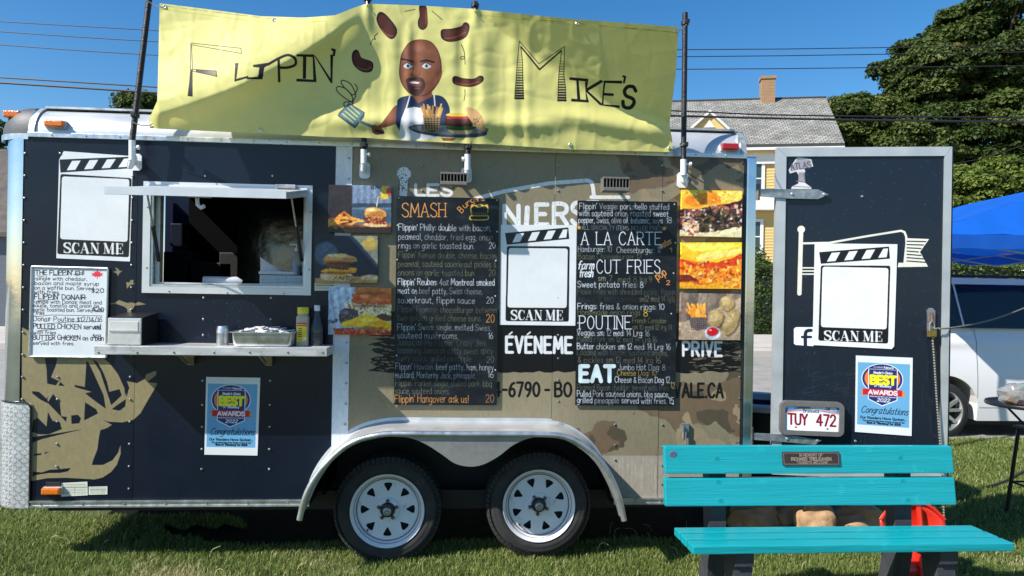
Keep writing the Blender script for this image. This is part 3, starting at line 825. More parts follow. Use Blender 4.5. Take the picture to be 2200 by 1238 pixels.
def board_two(offs):
    cv = plane_canvas(WALL, B2, 760, (19, 24, 29), offs)
    def T(s, y, x1, c=CW, x0=1242, cap=12.6, wd=1.05, a=0.74, fade=0.35, **k): text(cv, s, x0, x1, y, cap, c, wd, 0.008, 0.09, a, fade=fade, **k)
    O, K = (140, 136, 90), (112, 112, 92)
    T("Flippin' Veggie: portobello stuffed", 449, 1437, x0=1245, wd=1.6); T('with sauteed onion roasted sweet', 464, 1436, x0=1244, wd=1.6); T('pepper, Swiss, olive oil, balsamic, soya', 479, 1423, x0=1243, wd=1.6); T('18', 480, 1443, x0=1432)
    T('ALL SPECIALTY ITEMS INCLUDE FRIES', 494, 1421, (170, 174, 180), x0=1250, cap=9, wd=1.0)
    for x, y in ((1244, 489), (1427, 491)):
        P = [(x + (6 if i % 2 == 0 else 2.5) * math.sin(i * math.pi / 5), y - (6 if i % 2 == 0 else 2.5) * math.cos(i * math.pi / 5)) for i in range(10)]
        cv.poly(P, (232, 172, 60))
    text(cv, 'A LA CARTE', 1249, 1420, 526, 27, CW, 2.0, 0.0, gap=2.6, space=6, serif=2.5)
    text(cv, 'water', 1420, 1448, 535, 13, CO, 1.7, rot=-28); text(cv, '1', 1439, 1443, 541, 8, CO, 1.4)
    T('Hamburger: 10', 541, 1314); T('Cheeseburger: 11', 543, 1418, x0=1325); T('Bacon Cheeseburger 12', 557, 1378, O)
    text(cv, 'farm', 1242, 1275, 578, 17, CW, 2.6, italic=.25); text(cv, 'fresh', 1245, 1273, 595, 17, CW, 2.6, italic=.25)
    text(cv, 'CUT FRIES', 1282, 1418, 587, 28, CW, 2.0, 0.0, gap=2.6, space=6, serif=2.5)
    T('sm 7', 604, 1315, (196, 184, 130), x0=1285); T('med 8', 606, 1368, O, x0=1328); T('lrg 9', 606, 1400, O, x0=1375)
    text(cv, 'pop', 1413, 1436, 602, 17, CO, 2.0, rot=-32); text(cv, '2', 1432, 1439, 612, 9, CO, 1.7)
    T('Sweet potato fries: 8', 617, 1382, wd=1.9, x0=1241); T('Pickle Fries with shredded pickle, flippin', 632, 1450, K, x0=1241); T('sauce & mozzarella', 648, 1368, (60, 62, 56), x0=1242); T('sm12 med 14 lg16', 648, 1450, (140, 132, 96), x0=1374)
    T('Frings: fries & onion rings: 10', 664, 1427, wd=1.8, x0=1241); T('Homemade onion rings', 677, 1375, O, x0=1241); T('8', 680, 1391, (232, 190, 60), x0=1383, cap=15, wd=1.9)
    text(cv, 'POUTINE', 1245, 1355, 707, 28, CW, 2.0, 0.0, gap=2.4, serif=2.5)
    T('French Canadian', 694, 1431, O, x0=1359, cap=11); T('sm 10 med 12 lrg 14', 708, 1444, O, x0=1359, cap=11)
    T('Veggie: sm: 12 med: 14 Lrg: 16', 721, 1395, x0=1240, wd=1.7); T('Pulled Pork sm 12 med 14 Lrg 16', 734, 1411, K, x0=1240)
    T('Butter chicken: sm: 12 med: 14 Lrg: 16', 750, 1440, x0=1240, wd=1.8); T('Loaded with bacon, sauteed onions,', 763, 1435, K, x0=1240); T('& pickles sm 12 med 14 lrg 16', 779, 1419, (150, 136, 92), x0=1242)
    text(cv, 'EAT', 1247, 1319, 819, 32, (206, 224, 230), 9.0, gap=3.2)
    T('Jumbo Hot Dog: 8', 795, 1429, x0=1328); T('Cheese Dog: 10', 807, 1410, (232, 196, 90), x0=1326, cap=12); T('Cheese & Bacon Dog 12', 822, 1439, x0=1321, wd=1.6)
    T('Peameal Bacon cheddar, served with fries', 838, 1436, K, x0=1240); T('12', 834, 1450, (226, 190, 70), x0=1441)
    T('Pulled Pork sauteed onions, bbq sauce,', 852, 1437, x0=1240, wd=1.6); T('grilled pineapple served with fries. 15', 866, 1447, x0=1240, wd=1.6)
    for x, y in ((1449, 439), (1451, 522), (1447, 587), (1442, 674), (1446, 868), (1242, 694)): cv.ell(x, y, 1.7, 1.7, (190, 192, 190))
    cv.noise(0.12, 40, 13, 4); smear(cv, 8)
    return cv

def whiteboard(offs):
    cv = plane_canvas(WALL, WB, 900, (222, 228, 232), offs)
    K = (34, 34, 52)
    def T(s, y, x0, x1, cap=7.5, wd=1.15, **k): text(cv, s, x0, x1, y, cap, K, wd, 0.012, 0.14, 0.95, fade=0.12, **k)
    T("THE FLIPPIN' EH!", 590, 76, 180, 9, 1.7)
    cv.line([(80, 593), (94, 594)], 1.2, K); cv.line([(114, 592), (147, 591)], 1.2, K); cv.line([(158, 590), (176, 590)], 1.2, K)
    T('*single with cheddar,', 602, 74, 187); T('bacon and maple syrup', 612, 75, 212); T('on a waffle bun. Served', 622, 75, 201); T('with fries.', 631, 74, 128); T('$20', 629, 197, 223, 9, 1.5)
    T("FLIPPIN' DONAIR", 643, 74, 183, 10.5, 1.7); cv.line([(80, 647), (120, 643)], 1.2, K); cv.line([(146, 641), (186, 640)], 1.2, K)
    T('*single with Donair meat and', 652, 73, 218); T('sauce, tomato and onion on', 660, 71, 212); T('garlic toasted bun. Served with', 669, 71, 222); T('fries', 676, 77, 95); T('$20', 669, 199, 223, 9, 1.5)
    cv.line([(76, 681), (110, 677), (220, 679)], 1.0, K)
    T('Donair Poutine $12/14/16', 690, 72, 219, 10, 1.3); cv.line([(76, 698), (150, 692), (215, 691)], 1.1, K)
    T('PULLED CHICKEN served', 706, 72, 216, 10, 1.6); cv.line([(82, 711), (123, 707)], 1.2, K); T('with fries', 718, 72, 120); T('$18', 708, 202, 217, 8, 1.3)
    T('BUTTER CHICKEN on a bun', 730, 71, 222, 10, 1.6); cv.line([(84, 735), (116, 728)], 1.2, K); cv.line([(128, 726), (165, 724)], 1.2, K); T('served with fries.', 741, 71, 159); T('$18', 727, 199, 217, 8, 1.3)
    leaf = [(0, -12), (3, -6), (7, -9), (6, -3), (13, -4), (10, 0), (12, 3), (6, 4), (6, 7), (1, 5), (0.5, 12), (-0.5, 12), (-1, 5), (-6, 7), (-6, 4), (-12, 3), (-10, 0), (-13, -4), (-6, -3), (-7, -9), (-3, -6)]
    cv.poly([(209 + x, 590 + y * 0.85) for x, y in leaf], (226, 60, 78))
    cv.noise(0.02, 60, 3)
    return cv

# ---- the six food photographs
def photo_canvas(q, base):
    return plane_canvas(WALL, q, 900, base, 0.034)

def crumb(cv, pts, cols, n, r0, r1, seed, blur=0):
    r = random.Random(seed)
    xs = [p[0] for p in pts]; ys = [p[1] for p in pts]
    def inside(x, y):
        c = False; j = len(pts) - 1
        for i in range(len(pts)):
            if (pts[i][1] > y) != (pts[j][1] > y) and x < (pts[j][0] - pts[i][0]) * (y - pts[i][1]) / (pts[j][1] - pts[i][1]) + pts[i][0]: c = not c
            j = i
        return c
    k = 0
    while k < n:
        x, y = r.uniform(min(xs), max(xs)), r.uniform(min(ys), max(ys))
        k += 1
        if inside(x, y): cv.ell(x, y, r.uniform(r0, r1), r.uniform(r0, r1) * 0.8, r.choice(cols), r.uniform(0.5, 1), r.uniform(0, 180), blur=blur)

def photo_a():                                   # burger with a skewer and fries
    cv = photo_canvas(PH[0], (58, 62, 72))
    cv.poly([(706, 396), (757, 396), (757, 484), (706, 484)], (46, 40, 42)); cv.poly([(757, 396), (841, 396), (841, 484), (757, 484)], (104, 120, 142), blur=2)
    for x in range(6): cv.poly([(760 + x * 14, 398), (766 + x * 14, 398), (766 + x * 14, 440), (760 + x * 14, 440)], (140, 152, 172), 0.6, blur=2)
    cv.poly([(757, 437), (841, 437), (841, 446), (757, 446)], (52, 64, 80), blur=2); cv.poly([(757, 450), (841, 450), (841, 480), (757, 480)], (70, 90, 110), blur=3)
    cv.poly([(818, 398), (834, 398), (834, 428), (818, 428)], (196, 172, 60), blur=2); cv.ell(836, 412, 5, 9, (170, 50, 40), blur=2)
    cv.poly([(700, 484), (845, 484), (845, 506), (700, 506)], (50, 36, 32)); cv.poly([(700, 483), (845, 482), (845, 488), (700, 488)], (156, 104, 60))
    r = random.Random(4)
    for i in range(26):
        x = 708 + r.random() * 62; y = 482 - r.random() * max(2, 24 - abs(x - 742) * 0.5); a = r.uniform(-0.7, 0.7); l = r.uniform(9, 18)
        cv.line([(x - l * math.cos(a), y - l * math.sin(a)), (x + l * math.cos(a), y + l * math.sin(a))], 4.4, r.choice([(226, 150, 62), (240, 176, 84), (204, 118, 42), (236, 160, 70)]))
    cv.ell(806, 483, 26, 5, (238, 206, 150))
    crumb(cv, [(784, 465), (828, 465), (830, 481), (782, 481)], [(170, 60, 30), (214, 120, 50), (96, 30, 24), (232, 168, 90), (120, 50, 30)], 120, 1.5, 4, 3)
    cv.poly([(783, 462), (784, 452), (792, 447), (806, 446), (820, 450), (828, 456), (829, 465), (812, 468), (796, 466)], (222, 160, 84), smooth=5)
    cv.ell(803, 452, 16, 4, (240, 196, 130), 0.8, blur=2); cv.ell(806, 464, 20, 2.4, (160, 96, 46), 0.6, blur=2)
    cv.line([(808, 449), (813, 423)], 2.0, (232, 214, 170))
    cv.ell(812, 459, 16, 5, (130, 74, 36), .5, blur=4); cv.ell(797, 451, 9, 3, (252, 220, 168), .8, blur=3); cv.ell(740, 486, 36, 3, (70, 36, 20), .6, blur=3)
    text(cv, 'KENSIE', 798, 822, 407, 7, (20, 20, 24), 0.9, rot=-8)
    cv.photo(41, 2.0)
    return cv
def photo_b():
    cv = photo_canvas(PH[1], (26, 36, 54))
    cv.ell(700, 545, 26, 26, (74, 90, 110), blur=4); cv.poly([(756, 505), (812, 505), (812, 570), (770, 520)], (110, 116, 104), blur=3); cv.ell(795, 525, 16, 14, (150, 132, 70), blur=4)
    cv.poly([(676, 598), (812, 592), (812, 612), (676, 612)], (184, 142, 92)); cv.ell(796, 597, 22, 6, (226, 196, 150), blur=3)
    cv.poly([(690, 598), (692, 588), (730, 586), (756, 590), (758, 600), (740, 604), (700, 603)], (222, 190, 150), smooth=4)
    cv.poly([(688, 584), (700, 578), (730, 577), (762, 575), (767, 580), (760, 587), (728, 592), (700, 587)], (240, 158, 40), smooth=4)
    crumb(cv, [(700, 568), (752, 566), (752, 579), (702, 579)], [(74, 40, 26), (120, 70, 40), (48, 28, 22), (150, 96, 60)], 120, 1.5, 3.4, 5)
    cv.poly([(700, 569), (698, 562), (730, 560), (756, 561), (755, 567), (728, 571)], (180, 96, 44), smooth=4)
    cv.poly([(697, 561), (700, 550), (716, 545), (740, 546), (762, 551), (767, 559), (760, 563), (725, 560)], (206, 160, 96), smooth=5)
    cv.ell(728, 550, 24, 4, (232, 194, 136), 0.8, blur=2)
    crumb(cv, [(715, 594), (760, 594), (760, 602), (715, 602)], [(140, 96, 40), (90, 70, 40), (200, 150, 60)], 50, 1, 2.4, 6)
    cv.ell(733, 567, 34, 3, (20, 14, 12), .6, blur=3); cv.ell(730, 587, 38, 2.4, (60, 30, 16), .5, blur=3); cv.ell(716, 549, 12, 2.4, (250, 222, 170), .8, blur=3); cv.ell(752, 558, 16, 4, (120, 72, 36), .5, blur=4); cv.ell(712, 580, 14, 2, (255, 206, 96), .8, blur=2)
    text(cv, 'CAPILANO', 690, 716, 518, 6, (14, 16, 22), 0.9, rot=-10)
    cv.photo(42, 3.0)
    return cv
def photo_c():
    cv = photo_canvas(PH[2], (176, 190, 206))
    for i in range(9): cv.line([(707 + i * 9, 618), (722 + i * 8, 690)], 4, (206, 216, 226) if i % 2 else (120, 140, 160), 0.5)
    cv.poly([(762, 616), (842, 616), (842, 636), (765, 636)], (170, 104, 50)); cv.poly([(756, 640), (764, 630), (842, 634), (842, 660), (770, 656), (754, 650)], (178, 88, 44), smooth=3)
    cv.ell(785, 636, 12, 5, (228, 150, 90), 0.7, blur=2)
    cv.poly([(742, 660), (750, 650), (780, 656), (842, 656), (842, 680), (780, 676), (744, 668)], (222, 202, 164), smooth=3)
    crumb(cv, [(742, 650), (842, 654), (842, 680), (744, 668)], [(120, 84, 50), (206, 168, 110), (240, 226, 196), (90, 64, 40)], 200, 1, 2.6, 8)
    cv.poly([(730, 690), (732, 670), (745, 662), (766, 668), (770, 684), (758, 696), (738, 698)], (66, 56, 60), smooth=4)
    crumb(cv, [(730, 666), (768, 666), (768, 694), (732, 694)], [(96, 90, 98), (50, 42, 46), (140, 130, 132)], 110, 1, 2.4, 9)
    cv.ell(826, 684, 18, 9, (80, 56, 40))
    cv.poly([(734, 696), (760, 684), (776, 676), (800, 678), (820, 688), (842, 696), (842, 708), (800, 706), (768, 702), (744, 702)], (240, 190, 44), smooth=4)
    cv.ell(790, 688, 18, 4, (252, 218, 100), 0.8, blur=2)
    cv.poly([(716, 706), (735, 704), (770, 708), (842, 708), (842, 722), (722, 722)], (168, 62, 36)); crumb(cv, [(720, 706), (842, 708), (842, 720), (722, 720)], [(214, 120, 70), (130, 34, 24), (230, 170, 110)], 90, 1.4, 3.6, 10)
    cv.ell(800, 630, 34, 3, (90, 44, 22), .6, blur=4); cv.ell(810, 644, 26, 4, (222, 140, 84), .6, blur=4); cv.ell(795, 658, 40, 2.4, (70, 36, 24), .6, blur=4); cv.ell(800, 705, 38, 3, (110, 50, 16), .6, blur=4); cv.ell(815, 694, 16, 5, (206, 140, 24), .6, blur=4); cv.ell(742, 672, 8, 4, (150, 146, 156), .7, blur=4)
    text(cv, 'Flippin', 709, 728, 697, 7, (30, 30, 40), 1.0, rot=-28)
    cv.photo(43, 5.0)
    return cv
def photo_d():
    cv = photo_canvas(PH[3], (44, 30, 34))
    crumb(cv, [(1464, 440), (1596, 440), (1596, 510), (1464, 510)], [(236, 214, 190), (196, 140, 110), (60, 36, 40), (30, 20, 24), (250, 240, 226), (120, 50, 60), (170, 100, 60)], 520, 2, 6, 12)
    crumb(cv, [(1496, 455), (1580, 450), (1590, 498), (1500, 500)], [(40, 30, 26), (70, 54, 40), (24, 18, 18), (104, 84, 50)], 260, 2, 6, 13)
    cv.poly([(1462, 494), (1490, 500), (1530, 498), (1596, 486), (1596, 514), (1462, 514)], (250, 236, 190), blur=2)
    crumb(cv, [(1464, 480), (1500, 478), (1500, 508), (1464, 508)], [(246, 200, 140), (250, 240, 220), (180, 90, 70)], 60, 2, 5, 15)
    cv.poly([(1462, 404), (1600, 404), (1600, 420), (1586, 432), (1560, 438), (1510, 448), (1462, 450)], (238, 172, 60)); cv.poly([(1480, 420), (1540, 414), (1560, 430), (1500, 444), (1474, 436)], (226, 128, 34), 0.9, smooth=4, blur=3)
    cv.poly([(1540, 412), (1598, 410), (1590, 430), (1550, 436)], (246, 206, 104), 0.9, blur=3)
    crumb(cv, [(1470, 412), (1590, 412), (1560, 436), (1480, 446)], [(250, 214, 120), (204, 110, 30)], 60, 1, 3.6, 16, 1)
    cv.photo(44, 5.0)
    return cv
def photo_e():
    cv = photo_canvas(PH[4], (220, 110, 34))
    cv.poly([(1462, 520), (1598, 520), (1598, 552), (1550, 562), (1520, 566), (1496, 562), (1462, 556)], (246, 186, 50)); cv.poly([(1470, 524), (1590, 526), (1560, 534), (1500, 540)], (252, 224, 110), 0.9, smooth=4, blur=3)
    cv.poly([(1495, 552), (1540, 540), (1598, 534), (1598, 542), (1550, 554), (1510, 562)], (250, 214, 120), smooth=3, blur=2)
    cv.poly([(1462, 556), (1496, 566), (1550, 562), (1598, 546), (1598, 590), (1560, 600), (1500, 586), (1462, 580)], (196, 66, 24), smooth=3)
    cv.poly([(1462, 570), (1500, 572), (1530, 582), (1560, 574), (1598, 570), (1598, 600), (1540, 612), (1490, 600), (1462, 604)], (240, 150, 40), smooth=3, blur=2)
    crumb(cv, [(1464, 566), (1596, 560), (1596, 606), (1464, 606)], [(250, 196, 90), (210, 90, 26), (160, 40, 18), (252, 220, 140), (232, 130, 40)], 170, 1.6, 5.4, 17, 1)
    cv.poly([(1462, 590), (1486, 592), (1500, 604), (1462, 606)], (110, 36, 20), blur=2); cv.poly([(1462, 606), (1520, 612), (1598, 602), (1598, 624), (1462, 624)], (244, 176, 46), blur=2)
    crumb(cv, [(1540, 600), (1596, 590), (1596, 618), (1560, 618)], [(214, 110, 40), (250, 190, 90)], 60, 1.6, 4, 18, 1)
    cv.photo(45, 5.0)
    return cv
def photo_f():
    cv = photo_canvas(PH[5], (112, 98, 88))
    for i in range(7): cv.poly([(1462 + i * 20, 628), (1480 + i * 20, 628), (1468 + i * 20, 735), (1450 + i * 20, 735)], [(126, 110, 98), (100, 88, 80), (138, 122, 108)][i % 3])
    cv.poly([(1462, 694), (1500, 680), (1592, 640), (1592, 735), (1462, 735)], (176, 156, 134)); cv.ell(1545, 700, 40, 10, (70, 58, 50), 0.5, blur=4)
    cv.poly([(1480, 674), (1522, 672), (1518, 706), (1500, 712), (1486, 704)], (122, 108, 104))
    for i in range(8):
        cv.line([(1481 + i * 5.4, 676), (1486 + i * 4.2, 706)], 1.2, (66, 54, 56)); cv.line([(1481 + i * 0.7, 680 + i * 4), (1521 - i * 0.5, 679 + i * 4)], 1.2, (66, 54, 56))
    r = random.Random(8)
    for i in range(22):
        x = 1484 + r.random() * 36; cv.line([(x, 680), (x + r.uniform(-14, 4), 680 - r.uniform(10, 28))], 4.6, r.choice([(224, 140, 50), (240, 170, 80), (196, 104, 34), (232, 156, 66)]))
    for (x, y, a, b, q) in ((1561, 652, 16, 16, 0), (1538, 684, 16, 20, 20), (1570, 692, 15, 30, 24)):
        cv.ell(x + 3, y + 3, a, b, (60, 50, 40), 0.6, q, blur=3); cv.ell(x, y, a, b, (164, 140, 96), 1, q); cv.ell(x - 3, y - 5, a * 0.6, b * 0.6, (206, 184, 136), 0.7, q, blur=4)
    crumb(cv, [(1526, 640), (1588, 640), (1588, 716), (1526, 716)], [(120, 100, 64)], 90, 0.6, 1.3, 19)
    cv.ell(1531, 716, 17, 14, (206, 218, 228)); cv.ell(1531, 713, 14.5, 10.5, (150, 170, 190)); cv.ell(1531, 713, 12.5, 9, (196, 24, 34)); cv.ell(1526, 710, 3, 1.4, (250, 200, 200))
    cv.photo(46, 2.0)
    return cv

# ---- skin of the rear door
def door_print():
    cv = plane_canvas(DOOR, [(1670, 318), (2044, 316), (2030, 1030), (1655, 1026)], 560, (17, 26, 41))
    def P(p, c, **k): cv.poly(off(p, 1600, 300, 0.3716), c, **k)
    def Ln(p, wd, c, **k): cv.line(off(p, 1600, 300, 0.3716), wd, c, **k)
    cr = (226, 224, 210)
    Ln([(327, 520), (317, 890)], 9.5, cr); cv.ell(1721.7, 493, 8.3, 8, cr)
    Ln([(335, 600), (490, 597), (700, 560), (905, 527), (925, 535), (935, 560), (937, 600), (925, 715)], 4.6, cr)
    P([(935, 570), (1068, 575), (1015, 650), (1062, 735), (885, 738), (890, 712), (925, 712)], cr)
    for i in range(7): Ln([(940, 588 + i * 19), (1042 - abs(3.2 - i) * -2 - (i if i < 4 else 6 - i) * 12, 590 + i * 20)], 2.5, (28, 30, 44))
    for i in range(3): Ln([(335, 742 + i * 18), (400, 742 + i * 18)], 3.2, cr); 
    P([(285, 1095), (295, 1085), (400, 1085), (400, 1195), (295, 1188), (285, 1180)], (234, 236, 238))
    Ln([(352, 1193), (352, 1125), (362, 1107), (384, 1104)], 7.5, (24, 30, 50), smooth=4); Ln([(333, 1142), (384, 1142)], 5.6, (24, 30, 50))
    # hand-and-block sticker
    P([(255, 175), (262, 165), (300, 105), (318, 100), (385, 112), (398, 155), (345, 165), (352, 185), (340, 200), (350, 250), (385, 275), (388, 285), (268, 285), (275, 270), (310, 255), (312, 205), (300, 185), (262, 196)], (206, 206, 208))
    P([(265, 172), (305, 112), (380, 118), (390, 150), (270, 185)], (150, 148, 156)); 
    text(cv, 'ATLAS', 1700, 1743, 366, 13, (92, 88, 98), 2.4, rot=-8)
    for i in range(12): Ln([(315 + i * 3, 190), (312 + i * 3.4, 240)], 0.9, (130, 122, 130))
    Ln([(300, 240), (350, 246)], 2.2, (120, 90, 96)); Ln([(280, 270), (380, 276)], 2, (130, 124, 130))
    # ghost letters of the old wrap
    text(cv, 'BOUCANIERS', 1708, 1834, 783, 22, (16, 21, 36), 1.4, 0.01); text(cv, '790', 1928, 1980, 748, 28, (17, 22, 38), 1.6)
    r = random.Random(12)
    for i in range(90):
        x = 1690 + r.random() * 335; y = 760 + r.random() * 260; l = r.uniform(8, 50)
        cv.line([(x, y), (x + r.uniform(-2, 2), y + l)], r.uniform(0.8, 2.4), (92, 98, 110), 0.16)
    for i in range(220):
        x = 1690 + r.random() * 335; y = 330 + r.random() * 690
        cv.ell(x, y, 0.9, 0.9, (150, 155, 165), 0.45)
    for i in range(22):
        x = 1700 + r.random() * 120; y = 800 + r.random() * 60
        cv.line([(x, y), (x + 30, y - r.uniform(0, 12))], 1.2, (90, 96, 104), 0.25)
    cv.noise(0.08, 60, 47, 5)
    return cv

def plate_print():
    cv = plane_canvas(DOOR, [(1686, 868), (1804, 876), (1802, 932), (1685, 924)], 1000, (232, 233, 236), 0.03)
    cv.poly([(1684, 866), (1806, 874), (1806, 892), (1745, 881), (1684, 886)], (70, 130, 200), blur=3)
    cv.line([(1686, 887), (1720, 880), (1745, 879), (1780, 884), (1804, 891)], 2.6, (226, 150, 80), smooth=4)
    cv.ell(1700, 872, 16, 6, (200, 220, 240), blur=3); cv.ell(1760, 876, 20, 5, (210, 226, 240), blur=3)
    text(cv, 'Brunswick', 1726, 1760, 886, 7, (60, 66, 80), 1.2, 0.04)
    text(cv, 'TUY', 1694, 1734, 911, 22, (132, 20, 44), 4.2, 0.05); text(cv, '472', 1755, 1795, 914, 23, (132, 20, 44), 4.2, 0.05)
    for x, y in ((1709, 873), (1777, 876)): cv.ell(x, y, 2.6, 2.6, (150, 156, 164))
    for x, y in ((1710, 918), (1778, 922)): cv.ell(x, y, 2.4, 1.6, (20, 20, 26))
    cv.poly([(1784, 875), (1797, 876), (1797, 884), (1784, 883)], (214, 216, 220)); cv.line([(1786, 881), (1795, 882)], 1.2, (60, 60, 70))
    return cv

# ---- the yellow banner
def banner_print():
    cv = plane_canvas(WALL, [(300, -5), (300, 345), (1475, -5), (1475, 345)], 560, (224, 217, 134), BAN_OFF)
    K = (26, 25, 28)
    A6 = lambda P: off(P, 320, 0, 0.26655); A8 = lambda P: off(P, 1000, 0, 0.27457); A7 = lambda P: off(P, 720, 0, 0.2585)
    def L6(P, wd, c=K, **k): cv.line(A6(P), wd, c, **k)
    def P6(P, c=K, **k): cv.poly(A6(P), c, **k)
    # F
    P6([(335, 560), (352, 560), (352, 780), (312, 775)]); L6([(338, 348), (335, 560)], 1.2); L6([(344, 362), (352, 575)], 1.2)
    L6([(338, 348), (742, 390), (745, 432), (345, 362)], 1.2); L6([(352, 560), (542, 572), (548, 618), (355, 576)], 1.4)
    for i in range(7): L6([(380, 564 + i * 3), (545, 574 + i * 6)], 0.8)
    P6([(695, 510), (722, 510), (706, 625), (697, 655), (690, 655)]); P6([(690, 640), (800, 612), (800, 628), (690, 660)])
    P6([(840, 524), (1010, 500), (930, 545), (915, 640), (790, 640), (790, 625), (880, 620), (890, 545), (840, 540)])
    L6([(1050, 655), (1045, 480)], 5); L6([(960, 520), (1050, 470), (1120, 445), (1175, 470), (1180, 520), (1120, 545), (1050, 545)], 5.2, smooth=5)
    P6([(1190, 437), (1332, 440), (1332, 462), (1268, 458), (1266, 635), (1240, 635), (1242, 458), (1190, 455)]); P6([(1190, 635), (1350, 645), (1350, 664), (1188, 658)])
    P6([(1320, 460), (1334, 460), (1350, 650), (1325, 645)]); P6([(1330, 445), (1345, 455), (1478, 655), (1462, 665)]); P6([(1462, 440), (1485, 445), (1478, 672), (1464, 668)])
    L6([(1478, 400), (1496, 405), (1490, 445)], 5)
    def L8(P, wd, c=K, **k): cv.line(A8(P), wd, c, **k)
    def P8(P, c=K, **k): cv.poly(A8(P), c, **k)
    for i in range(16):
        f = i / 15.0
        cv.line(A8([(408 - f * 20 + 4, 470 + f * 300), (448 + f * 4, 470 + f * 300)]), 0.9 + 3.6 * f, K, 0.5 + 0.5 * f)
        cv.line(A8([(733 - f * 6, 480 + f * 306), (768 + f * 16, 480 + f * 306)]), 0.9 + 3.6 * f, K, 0.5 + 0.5 * f)
    L8([(385, 775), (405, 500), (422, 322), (575, 500), (776, 364), (770, 600), (785, 690), (782, 795)], 1.3)
    L8([(452, 772), (445, 470), (432, 365), (580, 550), (752, 395), (730, 600), (722, 782)], 1.4)
    L8([(435, 368), (580, 545), (750, 398)], 3.0)
    P8([(815, 605), (962, 618), (960, 640), (885, 632), (900, 785), (875, 785), (868, 632), (812, 625)]); P8([(830, 772), (965, 785), (963, 803), (826, 795)])
    P8([(935, 640), (960, 640), (952, 690), (1060, 625), (1080, 640), (960, 712), (1068, 812), (1064, 826), (1050, 822), (945, 720), (965, 800), (945, 795)])
    P8([(1082, 632), (1225, 632), (1225, 655), (1095, 650), (1085, 728), (1160, 732), (1160, 752), (1082, 748), (1080, 818), (1207, 826), (1205, 846), (1066, 826)])
    L8([(1235, 598), (1250, 602), (1240, 645)], 4.4)
    L8([(1332, 712), (1312, 680), (1270, 680), (1245, 712), (1258, 750), (1310, 775), (1318, 810), (1285, 845), (1240, 835), (1232, 795)], 7.5, smooth=5)
    # sausages
    def P7(P, c, **k): cv.poly(A7(P), c, **k)
    def L7(P, wd, c=K, **k): cv.line(A7(P), wd, c, **k)
    br, dk, hl = (88, 44, 34), (42, 24, 26), (140, 78, 54)
    for P, h in (([(345, 140), (370, 100), (420, 120), (500, 215), (515, 270), (490, 318), (450, 320), (390, 260), (350, 190)], [(380, 240), (430, 290), (480, 300)]),
              ([(700, 50), (755, 50), (768, 150), (765, 220), (730, 250), (695, 230), (688, 180), (702, 130)], [(755, 90), (755, 200)]),
              ([(1045, 220), (1070, 190), (1100, 190), (1118, 225), (1095, 300), (1040, 335), (950, 350), (890, 325), (876, 280), (890, 245), (960, 240)], [(910, 320), (1000, 310), (1080, 270)]),
              ([(140, 450), (165, 415), (195, 425), (220, 480), (300, 510), (318, 550), (300, 595), (240, 602), (180, 570), (145, 520)], [(185, 560), (250, 580), (300, 560)]),
              ([(975, 650), (1000, 632), (1060, 650), (1150, 655), (1200, 630), (1232, 640), (1230, 675), (1180, 710), (1110, 724), (1020, 710), (980, 690)], [(1000, 690), (1100, 705), (1190, 680)])):
        P7(P, dk, smooth=4)
        c = np.mean(P, axis=0); P7([tuple(c + (np.array(q) - c) * 0.86 + (3, 6)) for q in P], br, smooth=4)
        L7(h, 2.6, hl, smooth=4)
    # loose strokes
    L7([(290, 375), (315, 325), (335, 330), (328, 305), (355, 277)], 1.4, smooth=4); L7([(1050, 372), (1072, 430), (1076, 480), (1052, 495), (1045, 475), (1075, 475), (1080, 535)], 1.4, smooth=4)
    L7([(578, 95), (665, 80)], 1.2); L7([(805, 92), (890, 165)], 1.2, smooth=3); L7([(1078, 745), (1080, 790), (1070, 840)], 1.3, smooth=3)
    L7([(140, 900), (150, 840), (170, 790), (130, 700), (60, 668), (55, 700), (100, 750), (150, 790), (185, 740), (165, 700)], 2.0, (60, 44, 34), smooth=5)
    L7([(150, 860), (60, 800), (12, 750), (25, 720), (90, 740), (140, 800), (140, 845), (80, 850), (75, 880), (100, 900)], 2.0, (60, 44, 34), smooth=5)
    # spatula
    P7([(115, 855), (247, 935), (240, 975), (165, 1070), (22, 965), (30, 940)], (60, 84, 92)); P7([(115, 862), (238, 938), (165, 1050), (32, 955)], (92, 124, 134))
    for i in range(4): L7([(60 + i * 22, 945 - i * 22), (150 + i * 18, 1020 - i * 24)], 2.2, (206, 202, 110))
    L7([(205, 1010), (310, 1055)], 6, (96, 126, 136))
    # a plain cartoon cook
    sk, sd, sl_ = (136, 82, 58), (104, 58, 42), (172, 112, 76)
    P7([(370, 1040), (420, 980), (500, 880), (560, 890), (545, 1000), (480, 1040), (380, 1065), (310, 1050)], sk, smooth=4)
    P7([(300, 1050), (340, 1040), (400, 1080), (405, 1110), (370, 1120), (320, 1110)], sk, smooth=4); L7([(340, 1085), (400, 1105)], 4.6, (40, 34, 40))
    P7([(540, 1100), (515, 870), (540, 815), (630, 795), (820, 790), (900, 810), (945, 880), (950, 960), (900, 1080)], (38, 52, 84), smooth=3)
    P7([(640, 800), (650, 770), (800, 760), (812, 800), (690, 860)], sk)
    P7([(582, 905), (740, 905), (860, 1000), (850, 1150), (560, 1160), (530, 1120), (535, 1080)], (222, 222, 224), smooth=2)
    L7([(620, 800), (590, 905)], 3, (222, 222, 224)); L7([(822, 790), (830, 880)], 3, (222, 222, 224))
    P7([(540, 500), (560, 430), (620, 350), (710, 328), (800, 350), (860, 430), (885, 540), (880, 640), (840, 720), (770, 790), (690, 802), (620, 780), (560, 710), (532, 620)], sd, smooth=4)
    P7([(548, 500), (568, 430), (625, 356), (710, 336), (795, 356), (850, 430), (874, 540), (868, 630), (830, 710), (762, 778), (690, 792), (625, 772), (568, 700), (540, 620)], sk, smooth=4)
